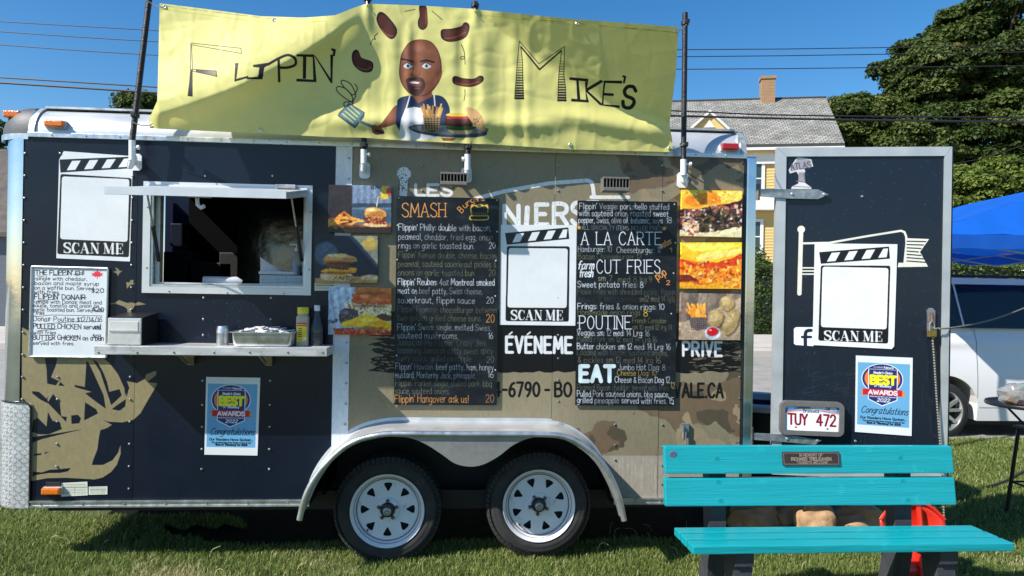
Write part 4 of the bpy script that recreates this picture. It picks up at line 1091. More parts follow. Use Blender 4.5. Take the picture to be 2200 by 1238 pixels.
    cv.ell(720 + 620 * .2585, 600 * .2585, 14, 22, sl_, 0.6, blur=4); cv.ell(720 + 770 * .2585, 600 * .2585, 13, 20, sl_, 0.5, blur=4); cv.ell(720 + 690 * .2585, 390 * .2585, 18, 8, sl_, 0.5, blur=4)
    for x in (605, 760):
        P7([(x - 40, 545), (x - 10, 525), (x + 30, 535), (x + 38, 555), (x + 5, 572), (x - 25, 565)], (206, 208, 208), smooth=3)
        cv.ell(720 + x * .2585, 549 * .2585, 3.0, 3.6, (62, 92, 100)); cv.ell(720 + x * .2585, 549 * .2585, 1.7, 1.9, K)
        L7([(x - 42, 545), (x - 8, 522), (x + 38, 545)], 1.6, smooth=3)
    L7([(555, 492), (600, 500), (645, 512)], 4, (40, 24, 22)); L7([(712, 512), (760, 502), (820, 518)], 4, (40, 24, 22))
    L7([(655, 560), (640, 620), (668, 640), (700, 620)], 1.5, sd, smooth=3); L7([(625, 610), (640, 625)], 1.6, sd); L7([(705, 605), (695, 628)], 1.6, sd)
    P7([(590, 660), (650, 645), (720, 648), (748, 700), (735, 750), (700, 790), (650, 790), (610, 750), (595, 700)], (66, 42, 36), smooth=4, blur=1)
    P7([(608, 680), (650, 668), (715, 680), (722, 705), (690, 725), (660, 722), (625, 705)], (120, 66, 60), smooth=3)
    P7([(620, 685), (650, 676), (705, 686), (690, 698), (640, 696)], (232, 232, 230)); L7([(660, 735), (700, 735)], 1.6, (150, 96, 76))
    P7([(868, 600), (890, 590), (884, 640), (866, 670)], sk, smooth=3); L7([(660, 440), (705, 445)], 1.1, sd)
    # tray, fries, burger
    P7([(614, 1070), (640, 1045), (760, 1035), (1230, 1060), (1262, 1100), (1240, 1130), (1100, 1145), (900, 1140), (700, 1110)], (66, 74, 84), smooth=3)
    P7([(625, 1070), (760, 1042), (1225, 1066), (1235, 1100), (1050, 1122), (850, 1112)], (120, 128, 136), smooth=3)
    P7([(880, 1145), (1010, 1150), (980, 1172), (900, 1172)], sk)
    P7([(728, 960), (880, 960), (862, 1080), (810, 1102), (745, 1080)], (70, 52, 40))
    for i in range(6): L7([(735 + i * 26, 970), (748 + i * 22, 1090)], 1.6, (176, 148, 104)); L7([(732 + i * 2, 980 + i * 19), (876 - i * 3, 980 + i * 19)], 1.6, (176, 148, 104))
    r = random.Random(6)
    for i in range(22):
        x = 740 + r.random() * 130; L7([(x, 965), (x + (x - 800) * 0.4 + r.uniform(-10, 10), 965 - r.uniform(30, 105))], 4.0, r.choice([(206, 158, 84), (226, 182, 110), (188, 134, 66)]))
    P7([(945, 1070), (1130, 1075), (1120, 1112), (980, 1110)], (206, 186, 140), smooth=3); P7([(930, 1050), (1150, 1050), (1140, 1080), (960, 1082)], (58, 96, 48), smooth=3)
    P7([(912, 1010), (930, 975), (1100, 970), (1145, 1040), (1080, 1052), (930, 1045)], (66, 34, 28), smooth=3); P7([(925, 965), (1100, 955), (1110, 990), (930, 990)], (168, 44, 48)); P7([(920, 960), (960, 940), (1090, 945), (1105, 965), (1000, 970)], (220, 190, 80), smooth=3)
    P7([(1090, 900), (1115, 892), (1180, 920), (1230, 990), (1248, 1060), (1235, 1090), (1190, 1075), (1130, 1010), (1095, 940)], (206, 162, 110), smooth=4)
    for i in range(22): cv.ell(*A7([(1150 + r.random() * 70, 950 + r.random() * 90)])[0], 1.3, 0.7, (70, 48, 34), 1, 50)
    # hems: stitch line and grime
    for a in ([(345, 20), (470, 36), (590, 49), (700, 46)], [(1030, 32), (1220, 52), (1455, 70)]): cv.line(a, 1.4, (196, 188, 84), 0.8, smooth=5)
    for i in range(60):
        x = 350 + r.random() * 240; cv.line([(x, 12 + (x - 345) * 0.12), (x + 7, 13 + (x - 345) * 0.12)], 1.2, (150, 146, 90), 0.6)
    for i in range(60):
        x = 1120 + r.random() * 320; cv.line([(x, 30 + (x - 1020) * 0.092), (x + 10, 31 + (x - 1020) * 0.092)], 1.6, (140, 136, 70), 0.3)
    cv.noise(0.03, 120, 48, 4)
    return cv
# ------------------------------------------------------------------ shared places on the trailer
BAN_OFF = 0.13
B1 = [(853, 421), (1072, 427), (1067, 871), (846, 870)]
B2 = [(1241, 431), (1455, 434), (1451, 872), (1236, 871)]
WB = [(69, 573), (232, 577), (228, 768), (64, 766)]
PH = [[(706, 397), (841, 400), (840, 502), (705, 499)], [(677, 506), (812, 507), (811, 608), (676, 608)], [(706, 617), (841, 618), (840, 720), (705, 719)],
      [(1466, 408), (1595, 410), (1593, 510), (1463, 507)], [(1464, 521), (1594, 521), (1592, 621), (1463, 620)], [(1463, 629), (1592, 632), (1590, 731), (1461, 730)]]
def solve_door():
    p0 = W(1663, 700, 0.0)
    lo, hi = math.radians(-30), math.radians(15)
    f = lambda a: Plane(p0[0], 0.0, a).at(2042, 316)[2] - Plane(p0[0], 0.0, a).at(1670, 318)[2]
    for _ in range(40):
        m = (lo + hi) / 2
        if f(lo) * f(m) <= 0: hi = m
        else: lo = m
    return Plane(p0[0], 0.0, (lo + hi) / 2), (lo + hi) / 2
DOOR, DOOR_ANG = solve_door()
print('door angle', math.degrees(DOOR_ANG))

# ------------------------------------------------------------------ materials of the setting
M_alu = mat('aluminium', (0.62, 0.64, 0.66), 0.34, 0.85, 0.10, 20, 0.05, 90, rvar=0.10)
M_alu_d = mat('dull_aluminium', (0.50, 0.52, 0.53), 0.48, 0.6, 0.16, 12, 0.08, 60, rvar=0.12, dirt=((0.2, 0.19, 0.17, 1), 0.58, 0.8, 18))
M_chrome = mat('polished_post', (0.66, 0.69, 0.72), 0.13, 0.95, 0.08, 6, 0.03, 20, rvar=0.05)
M_whitep = mat('white_paint', (0.74, 0.76, 0.78), 0.38, 0.0, 0.07, 10, 0.02, 40)
M_blackp = mat('black_plastic', (0.018, 0.018, 0.02), 0.42, 0.0, 0.2, 30, 0.05, 120)
M_steel = mat('galvanised_steel', (0.38, 0.40, 0.40), 0.42, 0.8, 0.22, 26, 0.08, 80, rvar=0.12)
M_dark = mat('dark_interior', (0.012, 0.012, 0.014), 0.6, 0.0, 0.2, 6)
M_asph = mat('asphalt', (0.30, 0.285, 0.26), 0.9, 0, 0.18, 2.2, 0.6, 120, dirt=((0.20, 0.19, 0.175, 1), 0.5, 0.62, 60))
M_conc = mat('concrete', (0.46, 0.42, 0.37), 0.9, 0, 0.12, 1.2, 0.3, 60)
M_grav = mat('gravel_edge', (0.28, 0.26, 0.22), 0.95, 0, 0.5, 60, 1.0, 150)
M_shade_soil = mat('shade_black_soil', (0.009, 0.009, 0.006), 0.97, 0, 0.4, 9, 0.9, 60, spec=.1)  # near black: the shade under the trailer is put into this colour

EDGE = G(2100, 946)
def sheet(name, x0, x1, y0, y1, z, m, thick=0.0, kind='structure', nx=1, ny=1):
    V, F = [], []
    for j in range(ny + 1):
        for i in range(nx + 1): V.append((x0 + (x1 - x0) * i / nx, y0 + (y1 - y0) * j / ny, z))
    for j in range(ny):
        for i in range(nx):
            a = j * (nx + 1) + i; F.append((a, a + 1, a + nx + 2, a + nx + 1))
    o = mesh_obj(name, V, F, m)
    o['kind'] = kind
    return o
def solid(name, a, b, m, kind='structure', bev=0.0):
    o = MB().box(a, b, bev).build(name, m)
    if kind: o['kind'] = kind
    return o
ye = float(EDGE[1])
yk = float(G(1640, 763)[1]); ys = float(G(1640, 700)[1])
sheet('ground', -400, 400, -60, 900, -0.16, mat('far_field', (0.06, 0.08, 0.03), 0.95, 0, 0.3, 0.05))
M_lawn = mat('lawn_base', (0.050, 0.068, 0.018), 0.95, 0, 0.4, 5, 0.9, 60, dirt=((0.14, 0.12, 0.06, 1), 0.58, 0.72, 3))
sheet('lawn', -60, 60, -30, ye, 0.0, M_lawn)
solid('lawn_edge_strip', (-60, ye, -0.12), (60, ye + 0.28, 0.012), M_grav)
sheet('road', -200, 200, ye + 0.28, yk, -0.03, M_asph)
solid('far_kerb', (-200, yk, -0.15), (200, yk + 0.16, 0.12), M_conc, bev=0.02)
sheet('sidewalk', -200, 200, yk + 0.16, ys, 0.115, M_conc)
sheet('far_lawn', -200, 200, ys, ys + 60, 0.12, mat('far_lawn', (0.05, 0.085, 0.02), 0.95, 0, 0.3, 1.0, 0.5, 30))

# ------------------------------------------------------------------ foliage
def leaf_mat(name, dark, light, brown=None, trans=0.25):
    m = bpy.data.materials.new(name); m.use_nodes = True
    t = m.node_tree; N = t.nodes; L = t.links; b = N['Principled BSDF']
    at = N.new('ShaderNodeAttribute'); at.attribute_name = 'tint'
    cr = N.new('ShaderNodeValToRGB')
    cr.color_ramp.elements[0].color = (*dark, 1); cr.color_ramp.elements[1].color = (*light, 1)
    cr.color_ramp.elements[0].position = 0.0; cr.color_ramp.elements[1].position = 0.8
    if brown:
        e = cr.color_ramp.elements.new(0.95); e.color = (*brown, 1)
    L.new(at.outputs['Fac'], cr.inputs[0]); L.new(cr.outputs[0], b.inputs['Base Color'])
    b.inputs['Roughness'].default_value = 0.62; b.inputs['Specular IOR Level'].default_value = 0.25
    tr = N.new('ShaderNodeBsdfTranslucent'); L.new(cr.outputs[0], tr.inputs[0])
    ms = N.new('ShaderNodeMixShader'); ms.inputs[0].default_value = trans
    L.new(b.outputs[0], ms.inputs[1]); L.new(tr.outputs[0], ms.inputs[2]); L.new(ms.outputs[0], N['Material Output'].inputs[0])
    return m

def quads_mesh(name, C, A, B, tint, m, parent, origin=None, tri=False):
    """many small leaves: centres C, half axes A and B; tint per leaf"""
    n = len(C); c = C.mean(0) if origin is None else np.array(origin)
    k = 3 if tri else 4
    if tri: P = np.stack([C - B, C + B, C + A], 1)
    else: P = np.stack([C - A, C - B * 0.9 - A * 0.1, C + A, C + B * 0.9 + A * 0.1], 1)
    P = (P - c).reshape(-1, 3)
    me = bpy.data.meshes.new(name)
    me.vertices.add(n * k); me.vertices.foreach_set('co', P.astype(np.float32).ravel())
    me.loops.add(n * k); me.loops.foreach_set('vertex_index', np.arange(n * k, dtype=np.int32))
    me.polygons.add(n)
    me.polygons.foreach_set('loop_start', np.arange(0, n * k, k, dtype=np.int32))
    try: me.polygons.foreach_set('loop_total', np.full(n, k, dtype=np.int32))
    except Exception: pass
    at = me.attributes.new('tint', 'FLOAT', 'FACE'); at.data.foreach_set('value', np.asarray(tint, dtype=np.float32))
    me.materials.append(m); me.update(calc_edges=True)
    o = bpy.data.objects.new(name, me); link(o, parent)
    pw = worldloc(parent) if parent is not None else Vector((0, 0, 0))
    o.location = Vector(c.tolist()) - pw
    return o

def leaves(clumps, per, size, seed, flat=0.55, up=0.5):
    """clumps: (x, y, z, r, tint); leaves on the upper shell of each flattened clump"""
    r = np.random.default_rng(seed)
    Cs, As, Bs, Ts = [], [], [], []
    for (x, y, z, R, tn) in clumps:
        n = int(per * (R ** 2))
        d = r.normal(size=(n, 3)); d /= np.linalg.norm(d, axis=1)[:, None]
        d[:, 2] = np.where(d[:, 2] < -0.35, -d[:, 2], d[:, 2])
        rad = R * (0.62 + 0.45 * r.random(n) ** 0.7)
        lump = 1 + 0.18 * np.sin(d[:, 0] * 5 + x) * np.cos(d[:, 1] * 5 + z)
        C = np.array([x, y, z]) + d * (rad * lump)[:, None] * np.array([1, 1, flat])
        nrm = d * 0.55 + np.array([0, 0, up]) + r.normal(size=(n, 3)) * 0.40; nrm /= np.linalg.norm(nrm, axis=1)[:, None]
        a = np.cross(nrm, r.normal(size=(n, 3))); a /= np.linalg.norm(a, axis=1)[:, None]
        b = np.cross(nrm, a)
        s = size * (0.6 + 0.8 * r.random(n))
        Cs.append(C); As.append(a * s[:, None]); Bs.append(b * (s * 0.7)[:, None])
        Ts.append(np.clip(tn + r.normal(size=n) * (0.14 if tn < .8 else .07), 0, .82 if tn < .8 else 1))
    return np.concatenate(Cs), np.concatenate(As), np.concatenate(Bs), np.concatenate(Ts)

M_bark = mat('bark', (0.10, 0.08, 0.06), 0.9, 0, 0.3, 6, 0.8, 20)
def tree(label, base, lobes, n_cl, rcl, per, leaf, lm, seed, group=None, trunk_r=0.35, brown=0.0, cat='tree', branches=14, name='maple_tree', tint=0.4, tvar=0.3, frontbias=True):
    t = empty(name, base, label, cat, group)
    r = random.Random(seed)
    cl = []
    for (cx, cy, cz, rx, ry, rz, wgt) in lobes:
        k = max(3, int(n_cl * wgt))
        for i in range(k):
            ph = i * 2.399963 + r.random(); zz = 1 - 2 * (i + 0.5) / k
            if frontbias and False: pass
            rr = math.sqrt(max(0, 1 - zz * zz))
            q = r.uniform(0.72, 1.0)
            x, y, z = cx + rx * rr * math.cos(ph) * q, cy + ry * rr * math.sin(ph) * q, cz + rz * zz * q
            if frontbias and y > cy + ry * 0.45 and zz < 0.7: continue
            tn = tint + r.uniform(-tvar, tvar)
            if r.random() < brown: tn = r.uniform(0.86, 1.0)
            cl.append((x, y, z, rcl * r.uniform(0.6, 1.3), tn))
    C, A, B, T = leaves(cl, per, leaf, seed)
    quads_mesh('crown', C, A, B, T, lm, t)['kind'] = 'stuff'
    bz = base[2]
    mb = MB()
    top = np.array([np.mean([l[0] for l in lobes]), np.mean([l[1] for l in lobes]), np.mean([l[2] for l in lobes])])
    P = [np.array(base, float) + (top - np.array(base)) * f + np.array([r.uniform(-.2, .2), r.uniform(-.2, .2), 0]) * (f > 0) for f in (0, 0.15, 0.35, 0.6, 0.85, 1.0)]
    mb.tube(P, 0, 9, radii=[trunk_r * 1.4, trunk_r, trunk_r * 0.85, trunk_r * 0.6, trunk_r * 0.35, trunk_r * 0.15])
    mb.build('trunk', M_bark, t, smooth=True)
    bb = MB()
    for i in range(branches):
        q = cl[r.randrange(len(cl))]
        s = P[1] + (P[4] - P[1]) * r.random()
        e = np.array(q[:3]); m_ = (s + e) / 2 + np.array([0, 0, r.uniform(-0.4, 0.2) * rcl])
        bb.tube(catmull([s, m_, e], 3), 0, 6, radii=[trunk_r * (0.34 - 0.045 * k) for k in range(7)])
    bb.build('branches', M_bark, t, smooth=True, kind='stuff')
    return t
LM1 = leaf_mat('maple_leaf', (0.024, 0.050, 0.010), (0.115, 0.150, 0.030), (0.15, 0.10, 0.035), 0.2)
LM2 = leaf_mat('light_leaf', (0.045, 0.080, 0.014), (0.16, 0.21, 0.035), None, 0.25)
LM3 = leaf_mat('hedge_leaf', (0.024, 0.052, 0.012), (0.095, 0.145, 0.030), None, 0.15)

def lobe(px, py, dist, rpx, ry_m, rpz, wgt):
    p = D(px, py, dist)
    return (p[0], p[1], p[2], rpx * dist / FOC, ry_m, rpz * dist / FOC, wgt)
TD = 48.0
b_ = D(2130, 640, TD)
tree('huge dark green maple with browning patches rising behind the open trailer door', (b_[0], b_[1], 0.1),
     [lobe(2120, 112, TD, 150, 5.0, 88, 0.24), lobe(2240, 190, TD, 150, 5.0, 150, 0.13), lobe(1998, 165, TD, 86, 4.0, 82, 0.14), lobe(2015, 255, TD, 128, 4.0, 84, 0.16), lobe(2140, 330, TD - 2, 190, 4.5, 110, 0.26), lobe(2060, 185, TD - 1, 135, 4.0, 105, 0.2), lobe(1960, 335, TD - 2, 120, 4.0, 90, 0.14)],
     500, 1.0, 820, 0.118, LM1, 21, None, 0.6, brown=0.07, branches=34, tint=0.30, tvar=0.22)
b_ = D(1850, 640, 45)
tree('lower mid green tree between the shingle roof and the huge maple', (b_[0], b_[1], 0.1),
     [lobe(1850, 285, 45, 105, 3.0, 72, 0.6), lobe(1930, 330, 44, 90, 3.0, 60, 0.4), lobe(1800, 340, 46, 70, 3, 50, .2)], 190, .95, 760, 0.112, LM1, 22, None, 0.35, branches=10, tint=0.48)
b_ = D(2140, 620, 33)
tree('light green leafy tree low behind the blue canopy', (b_[0], b_[1], 0.1),
     [lobe(2140, 420, 33, 115, 2.4, 66, 0.6), lobe(2070, 480, 32, 90, 2.2, 110, 0.5), lobe(2200, 500, 32, 90, 2.2, 90, .4)], 170, 0.75, 900, 0.085, LM2, 23, None, 0.25, branches=8, tint=0.35)
b_ = D(300, 640, 60)
tree('tree top just showing over the trailer roof beside the left banner pole', (b_[0], b_[1], 0.1), [lobe(305, 300, 60, 46, 2.4, 92, 1.0)], 70, 1.1, 360, 0.14, LM1, 24, None, 0.3, branches=4)
b_ = D(-20, 640, 40)
tree('green tree top behind the left corner of the trailer', (b_[0], b_[1], 0.1), [lobe(-22, 380, 40, 40, 1.8, 105, 1.0)], 40, 0.9, 420, 0.12, LM1, 25, None, 0.25, branches=4)

# hedges
def hedge(label, cx, cy, z0, rx, ry, h, seed, box=False, name='hedge_bush', group=None, leaf=0.05, n=6000, cat='bush'):
    r = np.random.default_rng(seed)
    t = empty(name, (cx, cy, z0), label, cat, group)
    d = r.normal(size=(n, 3)); d /= np.linalg.norm(d, axis=1)[:, None]
    if box:
        p = r.uniform(-1, 1, size=(n, 3)); ax = r.integers(0, 3, n); sg = np.where(r.random(n) < 0.5, -1, 1)
        p[np.arange(n), ax] = sg * (1 - 0.12 * r.random(n)); d = p
    else: d = d * (1 - 0.25 * r.random(n))[:, None]
    lump = 1 + 0.05 * np.sin(d[:, 0] * 9 + 1) + 0.05 * np.sin(d[:, 2] * 8)
    C = np.array([cx, cy, z0 + h / 2]) + d * lump[:, None] * np.array([rx, ry, h / 2])
    nrm = d / (np.linalg.norm(d, axis=1)[:, None] + 1e-6) + r.normal(size=(n, 3)) * 0.5
    nrm /= np.linalg.norm(nrm, axis=1)[:, None]
    a = np.cross(nrm, r.normal(size=(n, 3))); a /= np.linalg.norm(a, axis=1)[:, None]; b = np.cross(nrm, a)
    s = leaf * (0.7 + 0.6 * r.random(n))
    quads_mesh('foliage', C, a * s[:, None], b * s[:, None] * 0.7, np.clip(0.5 + r.normal(size=n) * 0.25, 0, 1), LM3, t)['kind'] = 'stuff'
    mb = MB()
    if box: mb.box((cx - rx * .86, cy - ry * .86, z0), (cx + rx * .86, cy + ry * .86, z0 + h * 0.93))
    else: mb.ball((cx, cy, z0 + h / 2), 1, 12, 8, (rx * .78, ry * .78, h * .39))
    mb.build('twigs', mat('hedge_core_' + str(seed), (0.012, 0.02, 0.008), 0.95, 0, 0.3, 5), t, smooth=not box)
    return t
HB = 27.0
pa, pb = D(1605, 690, HB), D(1668, 690, HB); zt_ = D(1640, 572, HB)[2]
hedge('square clipped green hedge seen between trailer and open door', (pa[0] + pb[0]) / 2 - 0.6, pa[1], 0.1, 1.3, 0.6, zt_ - 0.1, 31, True, leaf=0.055, n=9000)
pc = D(1632, 556, HB + 2.0)
hedge('rounded shrub standing above the square hedge by the yellow house', pc[0] - 0.1, pc[1], 0.1, 0.72, 0.7, pc[2] + 0.35, 32, False, leaf=0.055, n=5000)
pd = D(2120, 575, 26.0)
hedge('long low clipped hedge behind the white car', pd[0] + 2, pd[1], 0.1, 6.0, 0.6, pd[2] - 0.1 + 0.08, 33, True, leaf=0.06, n=30000, cat='hedge', name='clipped_hedge')
# reddish timber frame
M_red = mat('red_brown_timber', (0.16, 0.06, 0.05), 0.7, 0, 0.2, 6)
fr = 27.5
q = [D(2088, 545, fr), D(2172, 546, fr), D(2172, 600, fr), D(2088, 600, fr)]
tf = empty('timber_frame', (q[0][0], q[0][1], 0.1), 'reddish brown timber post and beam frame rising over the low hedge', 'frame')
yy = q[0][1]
for a in (q[0][0], q[1][0]): MB().box((a - 0.07, yy - 0.07, 0.1), (a + 0.07, yy + 0.07, q[0][2] - 0.06)).build('post', M_red, tf)
MB().box((q[0][0] - 0.12, yy - 0.06, q[0][2] - 0.058), (q[1][0] + 0.12, yy + 0.06, q[0][2] + 0.06)).build('beam', M_red, tf)

# ------------------------------------------------------------------ yellow house
M_yel = mat('yellow_clapboard', (0.60, 0.44, 0.17), 0.7, 0, 0.06, 1.5)
M_trim = mat('house_trim', (0.68, 0.68, 0.66), 0.6, 0, 0.05, 2)
M_pane = mat('house_glass', (0.03, 0.055, 0.06), 0.12, 0, 0.2, 1)
M_shut = mat('dark_teal_shutter', (0.02, 0.045, 0.05), 0.5, 0, 0.1, 4)
def shingle_mat():
    m = bpy.data.materials.new('grey_shingles'); m.use_nodes = True
    t = m.node_tree; N = t.nodes; L = t.links; b = N['Principled BSDF']; b.inputs['Roughness'].default_value = 0.9
    u = N.new('ShaderNodeUVMap'); u.uv_map = 'UVMap'
    br = N.new('ShaderNodeTexBrick'); br.inputs['Scale'].default_value = 1.0
    br.inputs['Brick Width'].default_value = 0.27; br.inputs['Row Height'].default_value = 0.17; br.inputs['Mortar Size'].default_value = 0.016
    br.inputs['Color1'].default_value = (0.33, 0.32, 0.29, 1); br.inputs['Color2'].default_value = (0.20, 0.20, 0.18, 1); br.inputs['Mortar'].default_value = (0.05, 0.05, 0.048, 1)
    br.inputs['Bias'].default_value = -0.1
    L.new(u.outputs[0], br.inputs[0])
    nz = N.new('ShaderNodeTexNoise'); nz.inputs['Scale'].default_value = 0.9; nz.inputs['Detail'].default_value = 7; L.new(u.outputs[0], nz.inputs[0])
    mr = N.new('ShaderNodeMapRange'); mr.inputs['From Min'].default_value = .35; mr.inputs['From Max'].default_value = .65; mr.inputs['To Min'].default_value = 0.75; mr.inputs['To Max'].default_value = 1.15
    L.new(nz.outputs[0], mr.inputs[0])
    cb = N.new('ShaderNodeCombineColor'); [L.new(mr.outputs[0], cb.inputs[k]) for k in range(3)]
    mx = N.new('ShaderNodeMix'); mx.data_type = 'RGBA'; mx.blend_type = 'MULTIPLY'; mx.inputs[0].default_value = 1
    L.new(br.outputs[0], mx.inputs[6]); L.new(cb.outputs[0], mx.inputs[7]); L.new(mx.outputs[2], b.inputs['Base Color'])
    bp = N.new('ShaderNodeBump'); bp.inputs['Strength'].default_value = 0.8; bp.inputs['Distance'].default_value = 0.03; bp.invert = True
    L.new(br.outputs['Fac'], bp.inputs['Height']); L.new(bp.outputs[0], b.inputs['Normal'])
    return m
M_shg = shingle_mat()
def brick_mat():
    m = bpy.data.materials.new('chimney_brick'); m.use_nodes = True
    t = m.node_tree; N = t.nodes; L = t.links; b = N['Principled BSDF']; b.inputs['Roughness'].default_value = 0.9
    tc = N.new('ShaderNodeTexCoord'); mp = N.new('ShaderNodeMapping'); mp.inputs['Rotation'].default_value = (math.radians(90), 0, 0)
    L.new(tc.outputs['Object'], mp.inputs[0])
    br = N.new('ShaderNodeTexBrick'); br.inputs['Scale'].default_value = 1.0; br.inputs['Brick Width'].default_value = 0.22; br.inputs['Row Height'].default_value = 0.085; br.inputs['Mortar Size'].default_value = 0.012
    br.inputs['Color1'].default_value = (0.34, 0.15, 0.08, 1); br.inputs['Color2'].default_value = (0.24, 0.13, 0.05, 1); br.inputs['Mortar'].default_value = (0.36, 0.28, 0.18, 1)
    L.new(mp.outputs[0], br.inputs[0]); L.new(br.outputs[0], b.inputs['Base Color'])
    return m
M_brk = brick_mat()
pr = D(1812, 309, 37.0)
HA = math.radians(14.0)           # the front runs back to the left
Hh = Plane(pr[0], pr[1], -HA)
def hp(px, py, back=0.0): return Hh.at(px, py, -back)
ez = hp(1812, 309)[2]
house = empty('yellow_house', (pr[0] - 4, pr[1] + 4, 0.12), 'yellow clapboard house with grey shingle roof and tall brick chimney', 'house')
uR = 0.0; uL = -17.0; dep = 9.0
rz = hp(1775, 210, dep / 2)[2]; uRr = Hh.uz(1775, 210, -dep / 2)[0]
def Q(u, z, back): return Hh.pt(u, z, -back)
# walls as one box with gable ends
V = [Q(uL, 0.12, 0.3), Q(uR - .35, 0.12, 0.3), Q(uR - .35, ez - .25, 0.3), Q(uL, ez - .25, 0.3), Q(uL, 0.12, dep - .3), Q(uR - .35, 0.12, dep - .3), Q(uR - .35, ez - .25, dep - .3), Q(uL, ez - .25, dep - .3), Q(uL, rz - .4, dep / 2), Q(uR - .35, rz - .4, dep / 2)]
mesh_obj('wall', V, [(0, 1, 2, 3), (5, 4, 7, 6), (1, 5, 6, 9, 2), (4, 0, 3, 8, 7)], M_yel, house)
# clapboards: one wedge per course, joined
mb = MB(); z = 0.3
while z < ez - 0.75:
    mb.hexa([Q(uL, z, 0.262), Q(uR - .35, z, 0.262), Q(uR - .35, z + 0.15, 0.288), Q(uL, z + 0.15, 0.288), Q(uL, z, 0.299), Q(uR - .35, z, 0.299), Q(uR - .35, z + 0.15, 0.299), Q(uL, z + 0.15, 0.299)])
    z += 0.155
mb.build('clapboards', M_yel, house, kind='stuff')
# roof
th = 0.16
sl_len = math.hypot(dep / 2 + .25, rz - ez)
V = [Q(uL, ez, -.25), Q(uR, ez, -.25), Q(uRr, rz, dep / 2), Q(uL, rz, dep / 2), Q(uL, ez, dep + .25), Q(uR, ez, dep + .25)]
uvs = [(uL, 0), (uR, 0), (uRr, sl_len), (uL, sl_len), (uL, 0), (uR, 0)]
V2 = V + [tuple(np.array(p) - (0, 0, th)) for p in V]
roof = mesh_obj('roof', V2, [(0, 1, 2, 3), (3, 2, 5, 4), (7, 6, 9, 8), (9, 10, 11, 8), (1, 0, 6, 7), (2, 1, 7, 8), (5, 2, 8, 11), (4, 5, 11, 10), (0, 3, 9, 6), (3, 4, 10, 9)], M_shg, house, uv=uvs * 2)
MB().tube([Q(uL, rz + .02, dep / 2), Q(uRr, rz + .02, dep / 2)], 0.07, 6).build('ridge_cap', M_shg, house)
def hbox(name, u0, u1, z0, z1, b0, b1, m, parent=house):
    return MB().hexa([Q(u0, z0, b0), Q(u1, z0, b0), Q(u1, z1, b0), Q(u0, z1, b0), Q(u0, z0, b1), Q(u1, z0, b1), Q(u1, z1, b1), Q(u0, z1, b1)]).build(name, m, parent)
hbox('gutter', uL, uR, ez - .30, ez - .165, -.28, -.12, M_trim)
hbox('cornice', uL, uR - .2, ez - .95, ez - .32, .12, .255, M_trim)
hbox('soffit', uL, uR - .05, ez - .40, ez - .305, -.10, .115, M_yel)
# chimney
c0, c1 = Hh.uz(1633, 215, -dep / 2), Hh.uz(1662, 215, -dep / 2); cz = Hh.uz(1648, 168, -dep / 2)[1]
hbox('chimney', c0[0], c1[0], rz - 1.0, cz - .16, dep / 2 - .45, dep / 2 + .3, M_brk)
hbox('chimney_cap', c0[0] - .06, c1[0] + .06, cz - .157, cz, dep / 2 - .51, dep / 2 + .36, M_brk)
# dormer
a0, a1, ap = Hh.uz(1482, 276, -1.2), Hh.uz(1566, 276, -1.2), Hh.uz(1520, 238, -1.2)
um = (a0[0] + a1[0]) / 2
dm = MB().hexa([Q(a0[0] + .1, ez - .1, 1.2), Q(a1[0] - .1, ez - .1, 1.2), Q(a1[0] - .1, a0[1], 1.2), Q(a0[0] + .1, a0[1], 1.2), Q(a0[0] + .1, ez - .1, 4), Q(a1[0] - .1, ez - .1, 4), Q(a1[0] - .1, a0[1], 4), Q(a0[0] + .1, a0[1], 4)])
dm.add([Q(a0[0] + .1, a0[1], 1.2), Q(a1[0] - .1, a0[1], 1.2), Q(um, ap[1] - .1, 1.2)], [(0, 1, 2)])
dm.build('dormer', M_yel, house)
for s, e in (((a0[0], a0[1]), (um, ap[1])), ((um, ap[1]), (a1[0], a1[1]))):
    MB().hexa([Q(s[0], s[1] - .16, 1.0), Q(e[0], e[1] - .16, 1.0), Q(e[0], e[1], 1.0), Q(s[0], s[1], 1.0), Q(s[0], s[1] - .16, 4.2), Q(e[0], e[1] - .16, 4.2), Q(e[0], e[1], 4.2), Q(s[0], s[1], 4.2)]).build('dormer_roof', M_trim, house)
MB().prism([[(a0[0] + .75, a0[1] + .02), (a1[0] - .75, a0[1] + .02), (um, ap[1] - .5)]], lambda u, z, o: Q(u, z, 1.2 - o), 0.0, 0.06).build('dormer_panel', M_trim, house)
# windows and the porch band
def hwin(px0, px1, py0, py1):
    u0, z1 = Hh.uz(px0, py0, 0); u1, z0 = Hh.uz(px1, py1, 0)
    f = MB().prism([[(u0 - .16, z0 - .1), (u1 + .16, z0 - .1), (u1 + .16, z1 + .16), (u0 - .16, z1 + .16)], [(u0, z0), (u1, z0), (u1, z1), (u0, z1)]], lambda u, z, o: Q(u, z, .26 - o), 0.0, 0.07).build('window', M_trim, house)
    w_ = hbox('pane', u0 + .003, u1 - .003, z0 + .003, z1 - .003, 0.235, .258, M_pane, f)
    mb = MB()
    mb.hexa([Q(u0, (z0 + z1) / 2 - .03, .21), Q(u1, (z0 + z1) / 2 - .03, .21), Q(u1, (z0 + z1) / 2 + .03, .21), Q(u0, (z0 + z1) / 2 + .03, .21), Q(u0, (z0 + z1) / 2 - .03, .232), Q(u1, (z0 + z1) / 2 - .03, .232), Q(u1, (z0 + z1) / 2 + .03, .232), Q(u0, (z0 + z1) / 2 + .03, .232)])
    mb.build('sash_bar', M_trim, f)
    return f
hwin(1594, 1637, 345, 420); hwin(1594, 1634, 476, 540); hwin(1500, 1540, 345, 420); hwin(1700, 1740, 345, 420); hwin(1700, 1740, 476, 540)
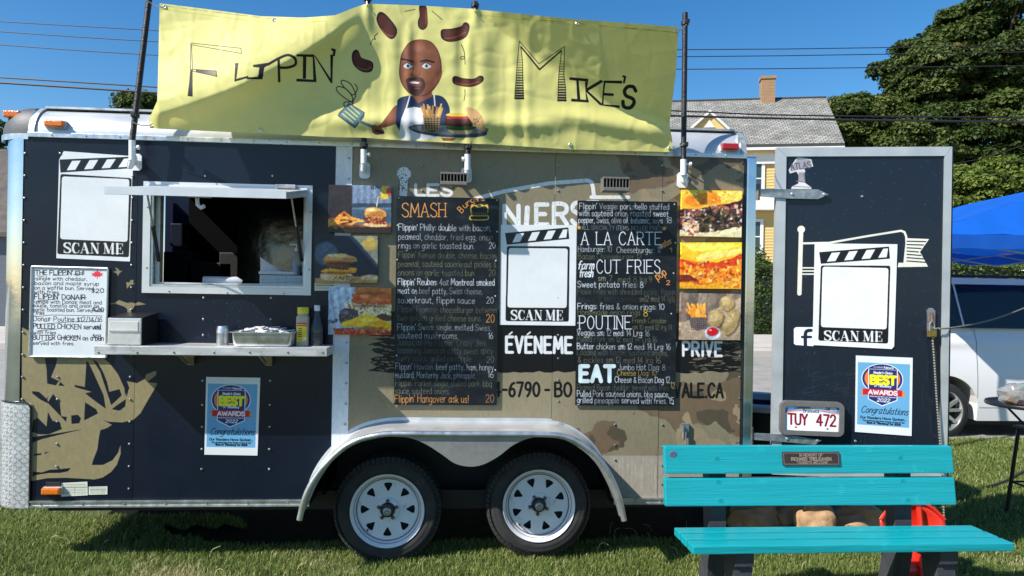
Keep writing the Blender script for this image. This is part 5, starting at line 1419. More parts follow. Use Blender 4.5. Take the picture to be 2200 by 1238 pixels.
u0, z0 = Hh.uz(1660, 452, 0); z1 = Hh.uz(1660, 425, 0)[1]
hbox('porch_cornice', uL, uR - .3, z0, z1, -0.35, 0.255, M_trim)

# neighbour at the left edge
nb = D(2, 400, 24.0)
nh = empty('neighbour_house', (nb[0] - 2, nb[1], 0), 'brown roofed house glimpsed past the left corner of the trailer', 'house')
z_e = D(2, 500, 24.0)[2]; z_r = D(2, 322, 27.0)[2]
MB().box((nb[0] - 6, nb[1], 0), (nb[0] + 0.35, nb[1] + 6, z_e)).build('wall', mat('blue_grey_siding', (0.10, 0.12, 0.15), 0.7, 0, 0.1, 3, stretch=(0.2, 0.2, 9)), nh)
V = [(nb[0] - 6.3, nb[1] - .3, z_e), (nb[0] + .6, nb[1] - .3, z_e), (nb[0] + .6, nb[1] + 3, z_r), (nb[0] - 6.3, nb[1] + 3, z_r), (nb[0] + .6, nb[1] + 6.3, z_e), (nb[0] - 6.3, nb[1] + 6.3, z_e)]
V += [(x, y, z - .15) for x, y, z in V]
mesh_obj('roof', V, [(0, 1, 2, 3), (3, 2, 4, 5), (0, 6, 7, 1), (1, 7, 8, 2), (2, 8, 10, 4), (6, 9, 8, 7), (9, 11, 10, 8), (5, 4, 10, 11), (0, 3, 9, 6), (3, 5, 11, 9)], mat('brown_roof', (0.10, 0.085, 0.075), 0.9, 0, 0.25, 3, 0.4, 20), nh)

# ------------------------------------------------------------------ cables
M_wire = mat('cable_black', (0.015, 0.015, 0.018), 0.6)
def cable(label, P, dist, r, group):
    pts = [D(x, y, dist) for x, y in P]
    o = MB().tube(catmull(pts, 4), r, 5).build('overhead_cable', M_wire, smooth=True)
    tag(o, label, 'cable', group)
GC = 'overhead cables crossing the sky'
cable('highest thin overhead cable in the sky above the trailer', [(-60, 43), (320, 65), (900, 96), (1480, 107), (2300, 96)], 22, 0.014, GC)
cable('second thin overhead cable down from the top', [(-60, 64), (320, 89), (900, 116), (1480, 122), (2300, 110)], 22, 0.014, GC)
cable('third thin overhead cable down, just above the chimney', [(-60, 92), (320, 118), (900, 142), (1480, 149), (2300, 140)], 22, 0.014, GC)
cable('upper one of the two thick low cables crossing the shingle roof', [(-60, 163), (345, 188), (900, 222), (1440, 238), (1700, 248), (2300, 254)], 17, 0.018, GC)
cable('lower and thicker of the two low cables crossing the shingle roof', [(-60, 174), (345, 200), (900, 234), (1440, 249), (1790, 257), (2300, 264)], 17, 0.026, GC)
cable('thin sagging service wire in front of the dark maple', [(1880, 380), (2060, 350), (2130, 335), (2260, 290)], 20, 0.010, GC)

# ------------------------------------------------------------------ blue canopy
def tarp_mat():
    m = mat('blue_tarp', (0.010, 0.13, 0.60), 0.45, 0, 0.10, 3.0, 0.5, 6)
    N = m.node_tree.nodes; L = m.node_tree.links
    b = N['Principled BSDF']
    tr = N.new('ShaderNodeBsdfTranslucent'); tr.inputs[0].default_value = (0.01, 0.16, 0.75, 1)
    ms = N.new('ShaderNodeMixShader'); ms.inputs[0].default_value = 0.25
    L.new(b.outputs[0], ms.inputs[1]); L.new(tr.outputs[0], ms.inputs[2]); L.new(ms.outputs[0], N['Material Output'].inputs[0])
    return m
M_tarp = tarp_mat()
cdist = 7.6
A0 = D(1985, 512, cdist); x0c, y0c, zc = A0[0], A0[1], D(2100, 531, cdist)[2]
can = empty('blue_canopy', (x0c + 1.5, y0c + 1.5, 0), 'blue pop-up canopy above the table at the right edge', 'canopy')
pk = tuple(D(2370, 372, cdist + 1.6))
S = 3.3; zt2 = zc + 0.15
cor = [(x0c, y0c, zt2), (x0c + S + 1.2, y0c, zt2), (x0c + S + 1.2, y0c + S, zt2), (x0c, y0c + S, zt2)]
V, F = [], []
for k in range(4):
    a, b = np.array(cor[k]), np.array(cor[(k + 1) % 4]); p = np.array(pk); n = 10; base_i = len(V)
    for j in range(n + 1):
        for i in range(n + 1):
            q = (a * (1 - i / n) + b * (i / n)) * (1 - j / n) + p * (j / n)
            q = q - np.array([0, 0, 0.06 * math.sin(math.pi * i / n) * (1 - j / n) * (0.6 + 0.4 * math.sin(i * 2.1 + k))]) + np.array([0, 0, 0.012 * math.sin(i * 3.7 + j * 2.3)])
            V.append(q)
    for j in range(n):
        for i in range(n):
            s_ = base_i + j * (n + 1) + i; F.append((s_, s_ + 1, s_ + n + 2, s_ + n + 1))
mesh_obj('roof_cloth', V, F, M_tarp, can, smooth=True)
for k in range(4):
    a, b = np.array(cor[k]), np.array(cor[(k + 1) % 4]); V, F = [], []; n = 24
    for i in range(n + 1):
        q = a * (1 - i / n) + b * (i / n); dz = 0.06 * math.sin(math.pi * i / n) * (0.6 + 0.4 * math.sin(i * 10 / n * 2.1 + k))
        V += [q - (0, 0, dz), q - (0, 0, 0.15 + dz + 0.01 * math.sin(i * 1.7))]
    for i in range(n): F.append((2 * i, 2 * i + 1, 2 * i + 3, 2 * i + 2))
    mesh_obj('valance', V, F, M_tarp, can, smooth=True)
for x, y, _ in cor: MB().box((x - .018, y - .018, 0), (x + .018, y + .018, zt2 - .03)).build('leg', M_steel, can)
mb = MB()
ctr_ = np.mean(np.array(cor), axis=0)
for k in range(4):
    a, b = [ctr_ + (np.array(cor[q]) - ctr_) * .97 for q in (k, (k + 1) % 4)]
    for i in range(4):
        p, q = a + (b - a) * i / 4, a + (b - a) * (i + 1) / 4
        u_, d_ = (0, 0, -.04), (0, 0, -.20)
        mb.tube([p + u_, q + d_] if i % 2 == 0 else [p + d_, q + u_], 0.012, 6); mb.tube([p + d_, q + u_] if i % 2 == 0 else [p + u_, q + d_], 0.012, 6)
mb.build('scissor_frame', M_alu_d, can)
# ------------------------------------------------------------------ white car on the road
M_car = mat('white_car_paint', (0.80, 0.79, 0.78), 0.35, 0.0, 0.03, 2, coat=0.35)
M_glass = mat('dark_car_glass', (0.008, 0.010, 0.014), 0.06, 0.0, 0.2, 2, spec=0.6)
M_rub = mat('tyre_rubber', (0.022, 0.022, 0.023), 0.78, 0, 0.25, 14, 0.3, 90)
M_wal = mat('wheel_alloy', (0.60, 0.60, 0.60), 0.28, 0.8, 0.05, 5)
g0 = G(2030, 943); YC = g0[1] + 0.02
def C(px, py, o=0.0): return W(px, py, YC + o)
wc = C(2026, 876, 0.03)
car = empty('white_car', (wc[0] + 1.3, YC + 0.9, -0.03), 'white station wagon with dark glass parked on the road behind the door', 'car')
gz = -0.03; wr = 0.345
wz = gz + wr
roof_z = C(2120, 598, 0.25)[2]; belt_z = C(2140, 706)[2]; sill_z = C(2150, 905)[2]; wtop = C(2140, 612, .12)[2]
xr = wc[0]; xf = xr + 2.85
L0, L1 = xr - 0.95, xf + 0.95
def arch(cx, rr, z0, n=14):
    return [(cx + rr * math.cos(math.pi - math.pi * i / n), wz + rr * math.sin(math.pi - math.pi * i / n)) for i in range(n + 1)]
ra = wr + 0.075
prof = [(L0 + .02, sill_z + .12), (L0 + .15, sill_z)] + [(xr - ra, sill_z)] + arch(xr, ra, 0) + [(xr + ra, sill_z), (xf - ra, sill_z)] + arch(xf, ra, 0) + [(xf + ra, sill_z), (L1 - .1, sill_z + .05), (L1, sill_z + .35), (L1 - .12, belt_z - .15), (xf - .2, belt_z + .02), (xf - .75, belt_z + .04), (L0 + .18, belt_z + .01), (L0, belt_z - .12), (L0 - .03, sill_z + .4)]
prof = [(a, max(b, sill_z) if False else b) for a, b in prof]
wdt = 1.8
mb = MB().prism([prof], lambda x, z, o: (x, YC + 0.9 - o, z), -0.9, 0.9)
# tumblehome: pull vertices near the belt inward and the sill inward
Vn = []
for (x, y, z) in mb.v:
    t = (z - (sill_z + .38)) / .5
    pull = 0.045 * t * t
    Vn.append((x, y + pull if y < YC + .9 else y - pull, z))
mesh_obj('body', Vn, mb.f, M_car, car)
# side sheet with a crease, built as a grid over the door region
def side_pt(x, z):
    t = (z - (sill_z + .38)) / .5
    y = YC + 0.045 * t * t - 0.012
    y += 0.018 * math.exp(-((z - (belt_z - .17)) / .05) ** 2) * -1
    return (x, y, z)
def side_strip(name, xs, zfun0, zfun1, nz=16, m=M_car):
    V, F = [], []
    for i, x in enumerate(xs):
        for j in range(nz + 1):
            z = zfun0(x) + (zfun1(x) - zfun0(x)) * j / nz; V.append(side_pt(x, z))
    for i in range(len(xs) - 1):
        for j in range(nz):
            a = i * (nz + 1) + j; F.append((a, a + nz + 1, a + nz + 2, a + 1))
    return mesh_obj(name, V, F, m, car, smooth=True)
def low(x):
    for cx in (xr, xf):
        if abs(x - cx) < ra: return max(sill_z, wz + math.sqrt(max(0, ra * ra - (x - cx) ** 2)))
    return sill_z
seam = C(2100, 800)[0]
xs = sorted(set([L0 + .1 + (seam - .004 - L0 - .1) * i / 60 for i in range(61)]))
side_strip('rear_quarter', xs, low, lambda x: belt_z)
xs = [seam + .004 + 1.05 * i / 14 for i in range(15)]
side_strip('door', xs, lambda x: sill_z + .16, lambda x: belt_z)
xs = [seam + 1.062 + 1.0 * i / 14 for i in range(15)]
side_strip('door', xs, lambda x: sill_z + .16, lambda x: belt_z)
xs = [seam + 2.07 + (L1 - .15 - seam - 2.07) * i / 60 for i in range(61)]
side_strip('front_wing', xs, low, lambda x: belt_z - .02)
side_strip('sill', [seam + .004 + 2.06 * i / 10 for i in range(11)], lambda x: sill_z, lambda x: sill_z + .150, 3)
# cabin
ins = 0.13
cab = [(L0 + .05, belt_z), (L0 + .42, roof_z - .03), (L0 + .75, roof_z), (xf - 1.35, roof_z - .01), (xf - .45, belt_z + .03)]
mb = MB().prism([cab], lambda x, z, o: (x, YC + .9 - o * (1 - 0.16 * (z - belt_z) / (roof_z - belt_z + 1e-6)), z), -0.86, 0.86)
mb.build('cabin', M_car, car, smooth=30)
def cabp(x, z, o=0.0):
    k = 0.86 * (1 - 0.16 * (z - belt_z) / (roof_z - belt_z)) + o
    return (x, YC + .9 - k, z)
for (xa, xb, ta, tb) in ((L0 + .32, seam - .16, L0 + .52, seam - .22), (seam - .13, seam + .98, seam - .19, seam + .92), (seam + 1.03, xf - .58, seam + .98, xf - 1.18)):
    MB().prism([[(xa, belt_z + .012), (xb, belt_z + .012), (tb, wtop), (ta, wtop)]], lambda x, z, o: cabp(x, z, o), 0.002, 0.008).build('window', M_glass, car)
MB().prism([[(L0 + .3, belt_z + .0), (xf - .5, belt_z + .0), (xf - .52, belt_z + .012), (L0 + .31, belt_z + .012)]], lambda x, z, o: cabp(x, z, o), 0.001, 0.012).build('belt_trim', M_blackp, car)
MB().tube([cabp(L0 + .55, roof_z - .01, -.02), cabp(L0 + .75, roof_z + .02, -.03), cabp(xf - 1.6, roof_z + .02, -.03), cabp(xf - 1.4, roof_z - .01, -.02)], 0.016, 6).build('roof_rail', M_blackp, car)
MB().box((xr - .5, YC + .25, gz + .15), (xf + .5, YC + 1.55, sill_z + .3)).build('underbody', M_dark, car)
def car_wheel(cx, yo):
    ty = MB().lathe((cx, yo, wz), (0, 1, 0), [(.235, .0), (.25, -.012), (.30, -.010), (.335, .015), (wr, .05), (wr, .17), (.335, .205), (.25, .22)], 36, True).build('wheel', M_rub, car, smooth=True)
    MB().lathe((cx, yo, wz), (0, 1, 0), [(.247, -.006), (.238, -.006), (.225, .02), (.22, .12), (.24, .12)], 36, True).build('rim', M_wal, ty, smooth=True)
    sp = MB()
    for k in range(5):
        for s in (-1, 1):
            a = math.radians(72 * k + 90 + s * 9); a2 = math.radians(72 * k + 90 + s * 16)
            p = np.array((cx + .05 * math.cos(a), yo + .012, wz + .05 * math.sin(a))); e = np.array((cx + .228 * math.cos(a2), yo + .0, wz + .228 * math.sin(a2)))
            t = np.array((-math.sin(a), 0, math.cos(a)))
            sp.hexa([p - t * .022, e - t * .014, e + t * .014, p + t * .022, p - t * .026 + (0, .03, 0), e - t * .02 + (0, .03, 0), e + t * .02 + (0, .03, 0), p + t * .026 + (0, .03, 0)])
    sp.lathe((cx, yo, wz), (0, 1, 0), [(.03, -.002), (.062, .006), (.062, .05)], 20)
    sp.build('spokes', M_wal, ty)
    MB().lathe((cx, yo + .1, wz), (0, 1, 0), [(.22, 0), (.22, .02)], 24).build('brake_disc', M_dark, ty)
car_wheel(xr, YC + .03); car_wheel(xf, YC + .03); 
MB().lathe((xr, YC + 1.55, wz), (0, 1, 0), [(.25, 0), (wr, .03), (wr, .17), (.25, .2)], 24).build('wheel', M_rub, car)
MB().lathe((xf, YC + 1.55, wz), (0, 1, 0), [(.25, 0), (wr, .03), (wr, .17), (.25, .2)], 24).build('wheel', M_rub, car)
MB().box((L0 - .02, YC + .1, belt_z - .32), (L0 + .12, YC + .35, belt_z - .05), .02).build('tail_light', mat('tail_red', (0.35, 0.01, 0.01), 0.2), car)

# ------------------------------------------------------------------ dark tub behind the hinge
tb = W(1655, 885, 0.85)
tub = empty('plastic_tub', (tb[0], 0.85, 0), 'dark blue plastic tub with a white rim behind the lower door hinge', 'tub')
zt_t = W(1620, 868, 0.85)[2]
r0 = 0.36
MB().lathe((tb[0] + .06, 1.15, 0), (0, 0, 1), [(r0 * .8, 0.02), (r0 * .95, zt_t - .06), (r0 * .93, zt_t - .06), (r0 * .78, .05)], 28, True).build('basin', mat('dark_blue_plastic', (0.010, 0.016, 0.035), 0.35), tub, smooth=True)
MB().lathe((tb[0] + .06, 1.15, zt_t), (0, 0, 1), [(r0 * .92, -.06), (r0 * 1.04, -.06), (r0 * 1.06, -.02), (r0 * 1.0, 0), (r0 * .92, -.01)], 28, True).build('rim', M_whitep, tub, smooth=True)

# ------------------------------------------------------------------ table, bag and chair at the right edge
M_blk = mat('black_metal', (0.016, 0.016, 0.017), 0.38, 0.3, 0.2, 12)
tcx = D(2215, 875, 6.1)
tab = empty('round_table', (tcx[0], tcx[1], 0), 'small round black cafe table under the canopy', 'table')
tz = D(2150, 872, 5.9)[2]
MB().lathe((tcx[0], tcx[1], tz), (0, 0, 1), [(.30, -.03), (.33, -.03), (.335, -.012), (.33, 0), (.31, 0), (.30, -.006)], 36).build('table_top', M_blk, tab, smooth=40)
mb = MB()
MB().tube([(tcx[0], tcx[1], tz - .03), (tcx[0], tcx[1], .05)], .025, 10).build('post', M_blk, tab, smooth=True)
for k in range(3):
    a = 2.094 * k + .5
    MB().tube([(tcx[0], tcx[1], .22), (tcx[0] + .15 * math.cos(a), tcx[1] + .15 * math.sin(a), .1), (tcx[0] + .3 * math.cos(a), tcx[1] + .3 * math.sin(a), .012)], .012, 8).build('leg', M_blk, tab, smooth=True)
for s in (-1, 1): MB().tube([(tcx[0] + s * .22, tcx[1], tz - .03), (tcx[0] + s * .02, tcx[1], tz - .22)], .010, 8).build('strut', M_blk, tab, smooth=True)
M_bag = mat('clear_plastic_bag', (0.72, 0.74, 0.74), 0.15, 0, 0.1, 20, 0.6, 25, trans=0.75)
bx = D(2185, 852, 6.0)
bagt = empty('plastic_bag', (bx[0], bx[1], tz), 'clear plastic bag of buns lying on the round black table', 'bag')
import bmesh
def lump(c, r, sq, seed, amp=0.15, sub=3):
    bm = bmesh.new(); bmesh.ops.create_icosphere(bm, subdivisions=sub, radius=1.0)
    rr = random.Random(seed); ph = [rr.uniform(0, 6) for _ in range(6)]
    V = []
    for v in bm.verts:
        p = v.co; k = 1 + amp * (math.sin(p.x * 4 + ph[0]) * math.sin(p.y * 5 + ph[1]) + 0.6 * math.sin(p.z * 7 + ph[2] + p.x * 3) + 0.4 * math.sin(p.y * 13 + ph[3] + p.z * 9))
        V.append((c[0] + p.x * k * r * sq[0], c[1] + p.y * k * r * sq[1], c[2] + max(p.z * k, -0.92) * r * sq[2]))
    F = [[v.index for v in f.verts] for f in bm.faces]; bm.free()
    return V, F
V, F = lump((bx[0] + .02, bx[1], tz + .082), .12, (1.3, .9, .75), 3); mesh_obj('bag_film', V, F, M_bag, bagt, smooth=True)
for dx, s in ((-.05, 5), (.07, 6)):
    V, F = lump((bx[0] + dx, bx[1], tz + .045), .05, (1.2, .9, .8), s, .05); mesh_obj('bun', V, F, mat('bun_crust_%d' % s, (0.42, 0.20, 0.08), 0.6), bagt, smooth=True)
V, F = lump((bx[0] + .03, bx[1] - .02, tz + .12), .035, (1, .8, .6), 9, .1); mesh_obj('label', V, F, mat('green_label', (0.03, 0.22, 0.14), 0.4), bagt, smooth=True)
# chair
ch0 = D(2200, 1010, 5.2)
cx0, cy0 = D(2262, 935, 5.15)[0], D(2262, 935, 5.15)[1]; sz = D(2165, 932, 5.15)[2]
chr_ = empty('metal_chair', (cx0 + .2, cy0 + .2, 0), 'black metal cafe stool with splayed legs in the grass', 'chair')
MB().box((cx0, cy0, sz - .03), (cx0 + .38, cy0 + .38, sz), .012).build('seat', M_blk, chr_)
for sx, sy in ((0, 0), (1, 0), (0, 1), (1, 1)):
    MB().tube([(cx0 + .03 + sx * .32, cy0 + .03 + sy * .32, sz - .02), (cx0 - .02 + sx * .42, cy0 - .02 + sy * .42, 0.0)], .014, 8).build('leg', M_blk, chr_, smooth=True)
for (a, b) in (((0, 0), (1, 0)), ((0, 1), (1, 1)), ((0, 0), (0, 1)), ((1, 0), (1, 1))):
    MB().tube([(cx0 + a[0] * .38, cy0 + a[1] * .38, .25), (cx0 + b[0] * .38, cy0 + b[1] * .38, .25)], .008, 6).build('stretcher', M_blk, chr_, smooth=True)
MB().tube([(cx0 + .02, cy0 + .02, sz - .02), (cx0 - .06, cy0 - .12, .0)], .012, 8).build('brace', M_blk, chr_, smooth=True)
# ------------------------------------------------------------------ the food trailer
uz = WALL.uz
UL, UR = uz(47, 600)[0], uz(1599, 640)[0]
ZT = (uz(54, 287)[1] + uz(1600, 337)[1]) / 2
ZB = (uz(640, 1070)[1] + uz(90, 1078)[1]) / 2
ZR = (uz(640, 1084)[1] + uz(90, 1092)[1]) / 2      # underside of the bottom rail
print('trailer', UL, UR, ZB, ZT, 'zt ends', uz(54, 287)[1], uz(1600, 337)[1])
TW = 2.05
trailer = empty('food_trailer', ((UL + UR) / 2, TW / 2, 0.0), 'navy and camouflage food trailer with open serving hatch and twin wheels', 'trailer')
WPRINT = wall_print()
M_wall = print_mat('trailer_wrap', WPRINT, 0.30, 0.40, bump=0.25, bscale=1.6, bdist=0.012, var=0.04, coat=0.0)
def wall_uv(V):
    u0, z0, u1, z1 = WPRINT.rect
    return [((p[0] - u0) / (u1 - u0), (p[2] - z0) / (z1 - z0)) for p in V]

# fender lines, as photograph pixels on the fender's outer face
YF = -0.25
FO = [(643.5, 1110.5), (653.6, 1068), (670, 1031), (697, 994), (731, 961), (765, 940.5), (808, 929), (855, 925), (1000, 926), (1175, 927), (1225, 935), (1259, 954), (1286, 978), (1310, 1014.5), (1330, 1062), (1341, 1112)]
FI = [(1330, 1109), (1318, 1068), (1299.5, 1028), (1279, 994), (1249, 966), (1212, 945.6), (1172, 939), (1138, 942), (1104, 956), (1071, 981), (1037, 999), (1007, 1003), (976.6, 996), (950, 977.5), (916, 955.7), (882, 942), (849, 939), (815, 940.5), (775, 949), (734, 971), (704, 1004.5), (680.5, 1041), (664, 1078.5), (650, 1109)]
fo = [(W(x, y, YF)[0], W(x, y, YF)[2]) for x, y in FO]
fi = [(W(x, y, YF)[0], W(x, y, YF)[2]) for x, y in FI]
ax_ = np.array([p[0] for p in fo]); az_ = np.array([p[1] for p in fo])
def z_arch(u):
    if u <= ax_[0] or u >= ax_[-1]: return -9
    return float(np.interp(u, ax_, az_)) - 0.045
WX0, WX1 = uz(325, 500)[0], uz(658, 500)[0]
WZ0, WZ1 = uz(490, 618)[1], uz(490, 406)[1]
seams = [UL, uz(291, 700)[0], uz(716, 700)[0], uz(752, 700)[0], uz(1188, 700)[0], uz(1418, 700)[0], UR]
front = [0.0, 0.0, 0.004, 0.0, 0.002, 0.0]
for i in range(6):
    a, b = seams[i] + 0.0012, seams[i + 1] - 0.0012
    us = np.linspace(b, a, 60)
    bot = [(float(u), max(ZB, z_arch(float(u)))) for u in us]
    loop = [(a, ZT), ] + [p for p in bot[::-1]] + [(b, ZT)]
    loops = [loop]
    if i == 1: loops.append([(WX0, WZ0), (WX0, WZ1), (WX1, WZ1), (WX1, WZ0)])
    mb = MB().prism(loops, WALL.pt, front[i] - 0.012, front[i])
    mesh_obj('side_panel', mb.v, mb.f, M_wall, trailer, uv=wall_uv(mb.v))
# rivets
rv = MB()
def rivet(px, py, r=0.0075, o=0.003, y=0.0):
    p = W(px, py, y)
    rv.lathe((p[0], -o + y, p[2]), (0, -1, 0), [(r, 0), (r * .8, r * .5), (r * .3, r * .75)], 8)
for x in (53, 286, 130): 
    for y in range(330, 1060, 48):
        if x == 130 and 330 < y < 780: continue
        rivet(x + (1.5 if x == 53 else 0) - (y - 330) * 0.012, y)
for x in (441, 586):
    for y in (378, 640, 686, 720, 818, 870, 917, 965, 1008): rivet(x - (y - 378) * .012, y)
for y in range(340, 930, 44): rivet(750 - (y - 340) * 0.013, y, y=-0.004)
for x in (905, 1050, 1197, 1420):
    for y in (356, 410, 640, 720, 770, 815, 862, 912, 960, 1000, 1040):
        if x < 1250 and y > 880: continue
        if 1236 < x < 1455 and 432 < y < 870 or 850 < x < 1072 and 425 < y < 870: continue
        rivet(x + 2, y)
for y in range(350, 1060, 46): rivet(1594 - (y - 350) * 0.012, y, 0.006)
for x in (1321,):
    for y in (912, 956, 988): rivet(x, y)
rv.build('rivets', M_steel, trailer, smooth=True, kind='stuff')

# body shell behind the panels
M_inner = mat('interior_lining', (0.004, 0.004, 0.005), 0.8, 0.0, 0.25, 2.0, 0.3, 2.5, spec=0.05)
M_shell = mat('shell_navy', (0.010, 0.016, 0.042), 0.3, 0, 0.1, 3)
x0, x1 = UL, UR
def bx_(name, a, b, m, par=trailer, bev=0.0, **k): return MB().box(a, b, bev).build(name, m, par, **k)
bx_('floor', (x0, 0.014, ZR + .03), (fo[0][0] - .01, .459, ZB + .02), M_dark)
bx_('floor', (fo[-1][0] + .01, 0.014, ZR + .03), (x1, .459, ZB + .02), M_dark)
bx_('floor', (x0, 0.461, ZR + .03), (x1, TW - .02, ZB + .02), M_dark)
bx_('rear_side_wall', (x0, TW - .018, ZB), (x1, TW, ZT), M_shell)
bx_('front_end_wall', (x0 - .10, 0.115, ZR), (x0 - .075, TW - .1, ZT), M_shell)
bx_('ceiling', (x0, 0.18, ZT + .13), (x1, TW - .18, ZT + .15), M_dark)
bx_('roof', (x0 - .0, 0.17, ZT + .152), (x1, TW - .17, ZT + .172), M_alu_d)
bx_('rear_header', (x1 - .05, 0.02, ZT - .06), (x1 - .002, TW - .02, ZT + .125), M_alu_d)
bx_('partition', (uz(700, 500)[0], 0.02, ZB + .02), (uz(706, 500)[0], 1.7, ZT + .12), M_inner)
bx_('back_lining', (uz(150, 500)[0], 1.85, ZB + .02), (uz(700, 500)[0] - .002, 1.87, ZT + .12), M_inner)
# chassis, axles
for yy_ in (0.22, 1.75): bx_('chassis_rail', (x0 + .05, yy_, ZR - .09), (x1, yy_ + .06, ZR + .028), M_dark)
WL, WRt = W(832, 1098, -0.02), W(1158, 1087, -0.02)
for c in (WL, WRt): MB().tube([(c[0], 0.22, c[2]), (c[0], TW - .2, c[2])], .03, 10).build('axle', M_dark, trailer, smooth=True)

# roof edge: curved aluminium cove with its trims
M_cove = mat('cove_aluminium', (0.60, 0.62, 0.64), 0.36, 0.45, 0.08, 5, 0.05, 8, rvar=0.06)
def cove(name, u0, u1, y0, r, m, zb=0.0, n=14, th=0.004):
    V, F = [], []
    for e in (u0, u1):
        for k in range(n + 1):
            a = math.pi / 2 * k / n
            V.append((e, y0 + r - r * math.cos(a), ZT + zb + r * math.sin(a)))
    for k in range(n): F.append((k, n + 1 + k, n + 2 + k, k + 1))
    F.append(tuple(range(n + 1))); F.append(tuple(range(n + 1, 2 * n + 2)))
    return mesh_obj(name, V, F, m, trailer, smooth=30)
uc0, uc1 = uz(76, 260)[0], uz(1592, 300)[0]
cove('cove', uc0, uc1, 0.0, .172, M_cove, 0.002)
cove('end_trim', uc0 - .035, uc0 - .001, -.010, .186, M_alu_d, 0.002)
cove('end_trim', uc1 + .001, uc1 + .035, -.010, .186, M_alu_d, 0.002)
bx_('top_rail', (uc0 - .036, -.014, ZT - .018), (uc1 + .036, -.0005, ZT + .012), M_alu, bev=.003)
bx_('drip_edge', (uc0, 0.10, ZT + .178), (uc1, 0.30, ZT + .19), M_alu_d)
sc_ = MB()
for i in range(22):
    u = uc0 + .1 + (uc1 - uc0 - .2) * i / 21
    sc_.lathe((u, -.014, ZT - .003), (0, -1, 0), [(.006, 0), (.004, .004)], 7)
sc_.build('screws', M_steel, trailer, kind='stuff')
# corner caps
M_cap = mat('grey_corner_cap', (0.075, 0.078, 0.082), 0.55, 0, 0.15, 20, 0.1, 80)
def corner_cap(u, sgn, m, r=.225):
    V, F = [], []; n = 10
    for j in range(n + 1):
        ph = math.pi / 2 * j / n
        for k in range(n + 1):
            th = math.pi / 2 * k / n
            rr = r * max(0.0, math.cos(ph)) ** .6
            V.append((u + sgn * rr * math.sin(th), .172 - .172 * (rr / r) * math.cos(th) + 0.0, ZT + .002 + .178 * math.sin(ph)))
    for j in range(n):
        for k in range(n):
            a = j * (n + 1) + k; F.append((a, a + 1, a + n + 2, a + n + 1))
    mesh_obj('corner_cap', V, F, m, trailer, smooth=True)
    V, F = [], []
    for k in range(n + 1):
        th = math.pi / 2 * k / n
        for z_, e in ((ZT - .03, .006), (ZT + .004, .006)):
            V.append((u + sgn * (r + e) * math.sin(th), .172 - (.172 + e) * math.cos(th), z_))
    for k in range(n): F.append((2 * k, 2 * k + 2, 2 * k + 3, 2 * k + 1))
    mesh_obj('cap_band', V, F, M_alu, trailer, smooth=True)
corner_cap(uc0 - .036, -1, M_cap); corner_cap(uc1 + .036, 1, M_alu_d, .02)
# corner posts
def post(name, u, sgn, r, z0, z1, m, y0=0.0, n=12):
    V, F = [], []
    for k in range(n + 1):
        th = math.pi / 2 * k / n
        for z_ in (z0, z1): V.append((u + sgn * r * math.sin(th), y0 + r - r * math.cos(th), z_))
    for k in range(n): F.append((2 * k, 2 * k + 2, 2 * k + 3, 2 * k + 1))
    return mesh_obj(name, V, F, m, trailer, smooth=True)
post('corner_post', x0 - .001, -1, .150, ZR, ZT - .018, M_chrome, -.004)
bx_('corner_post', (x1 + .001, -.006, ZR + .01), (x1 + .066, .05, ZT - .0), M_chrome, bev=.012)
bx_('rear_frame', (x1 + .002, .052, ZR), (x1 + .05, .10, ZT), mat('tan_rusty_frame', (0.22, 0.15, 0.09), 0.7, .2, .3, 20))
bx_('edge_strip', (x1 - .016, -.006, ZB), (x1 - .001, -.0005, ZT - .018), M_blackp)
# diamond plate guard
gu0, gu1 = uz(20, 980)[0], uz(66, 980)[0]
gz1 = uz(40, 865)[1]
M_dia = mat('diamond_plate', (0.70, 0.71, 0.72), 0.38, 0.5, 0.08, 12, rvar=.08)
guard = MB()
V, F = [], []
n = 10; rg = .157
pts = [(gu1, -.008)] + [(x0 - .001 - rg * math.sin(math.pi / 2 * k / n), -.008 + rg - rg * math.cos(math.pi / 2 * k / n)) for k in range(n + 1)]
for (x, y) in pts: V += [(x, y, ZR - .005), (x, y, gz1)]
for k in range(len(pts) - 1): F.append((2 * k, 2 * k + 2, 2 * k + 3, 2 * k + 1))
gd = mesh_obj('diamond_plate_guard', V, F, M_dia, trailer, smooth=True)
arc = [(0.0, gu1, -.008)]
def on_guard(s):      # distance along the sheet from its right edge
    flat = gu1 - (x0 - .001)
    if s < flat: return (gu1 - s, -.008, (0, -1))
    a = (s - flat) / rg
    return (x0 - .001 - rg * math.sin(a), -.008 + rg - rg * math.cos(a), (-math.sin(a), -math.cos(a)))
bars = MB()
row = 0; z = ZR + .012
while z < gz1 - .02:
    s = .012 + (.0 if row % 2 else .0)
    j = 0
    while s < .055 + .157 * 1.5:
        d = 1 if (row + j) % 2 else -1
        P = []
        for t, w_ in ((-.013, .0), (-.006, .0040), (.006, .0040), (.013, .0)):
            xx, yy_, nn = on_guard(s + t * .72)
            P.append(((xx, yy_, z + d * t * .9), nn, w_))
        top_, bot_ = [], []
        for (p, nn, w_) in P:
            o_ = .009 if w_ > 0 else .0005
            top_.append((p[0] + nn[0] * o_, p[1] + nn[1] * o_, p[2] + w_)); bot_.append((p[0] + nn[0] * o_, p[1] + nn[1] * o_, p[2] - w_))
        b0 = len(bars.v); bars.v += top_ + bot_
        for k in range(3): bars.f.append((b0 + k, b0 + k + 1, b0 + k + 5, b0 + k + 4))
        s += .026; j += 1
    z += .024; row += 1
bars.build('raised_bars', M_dia, gd, smooth=True, kind='stuff')
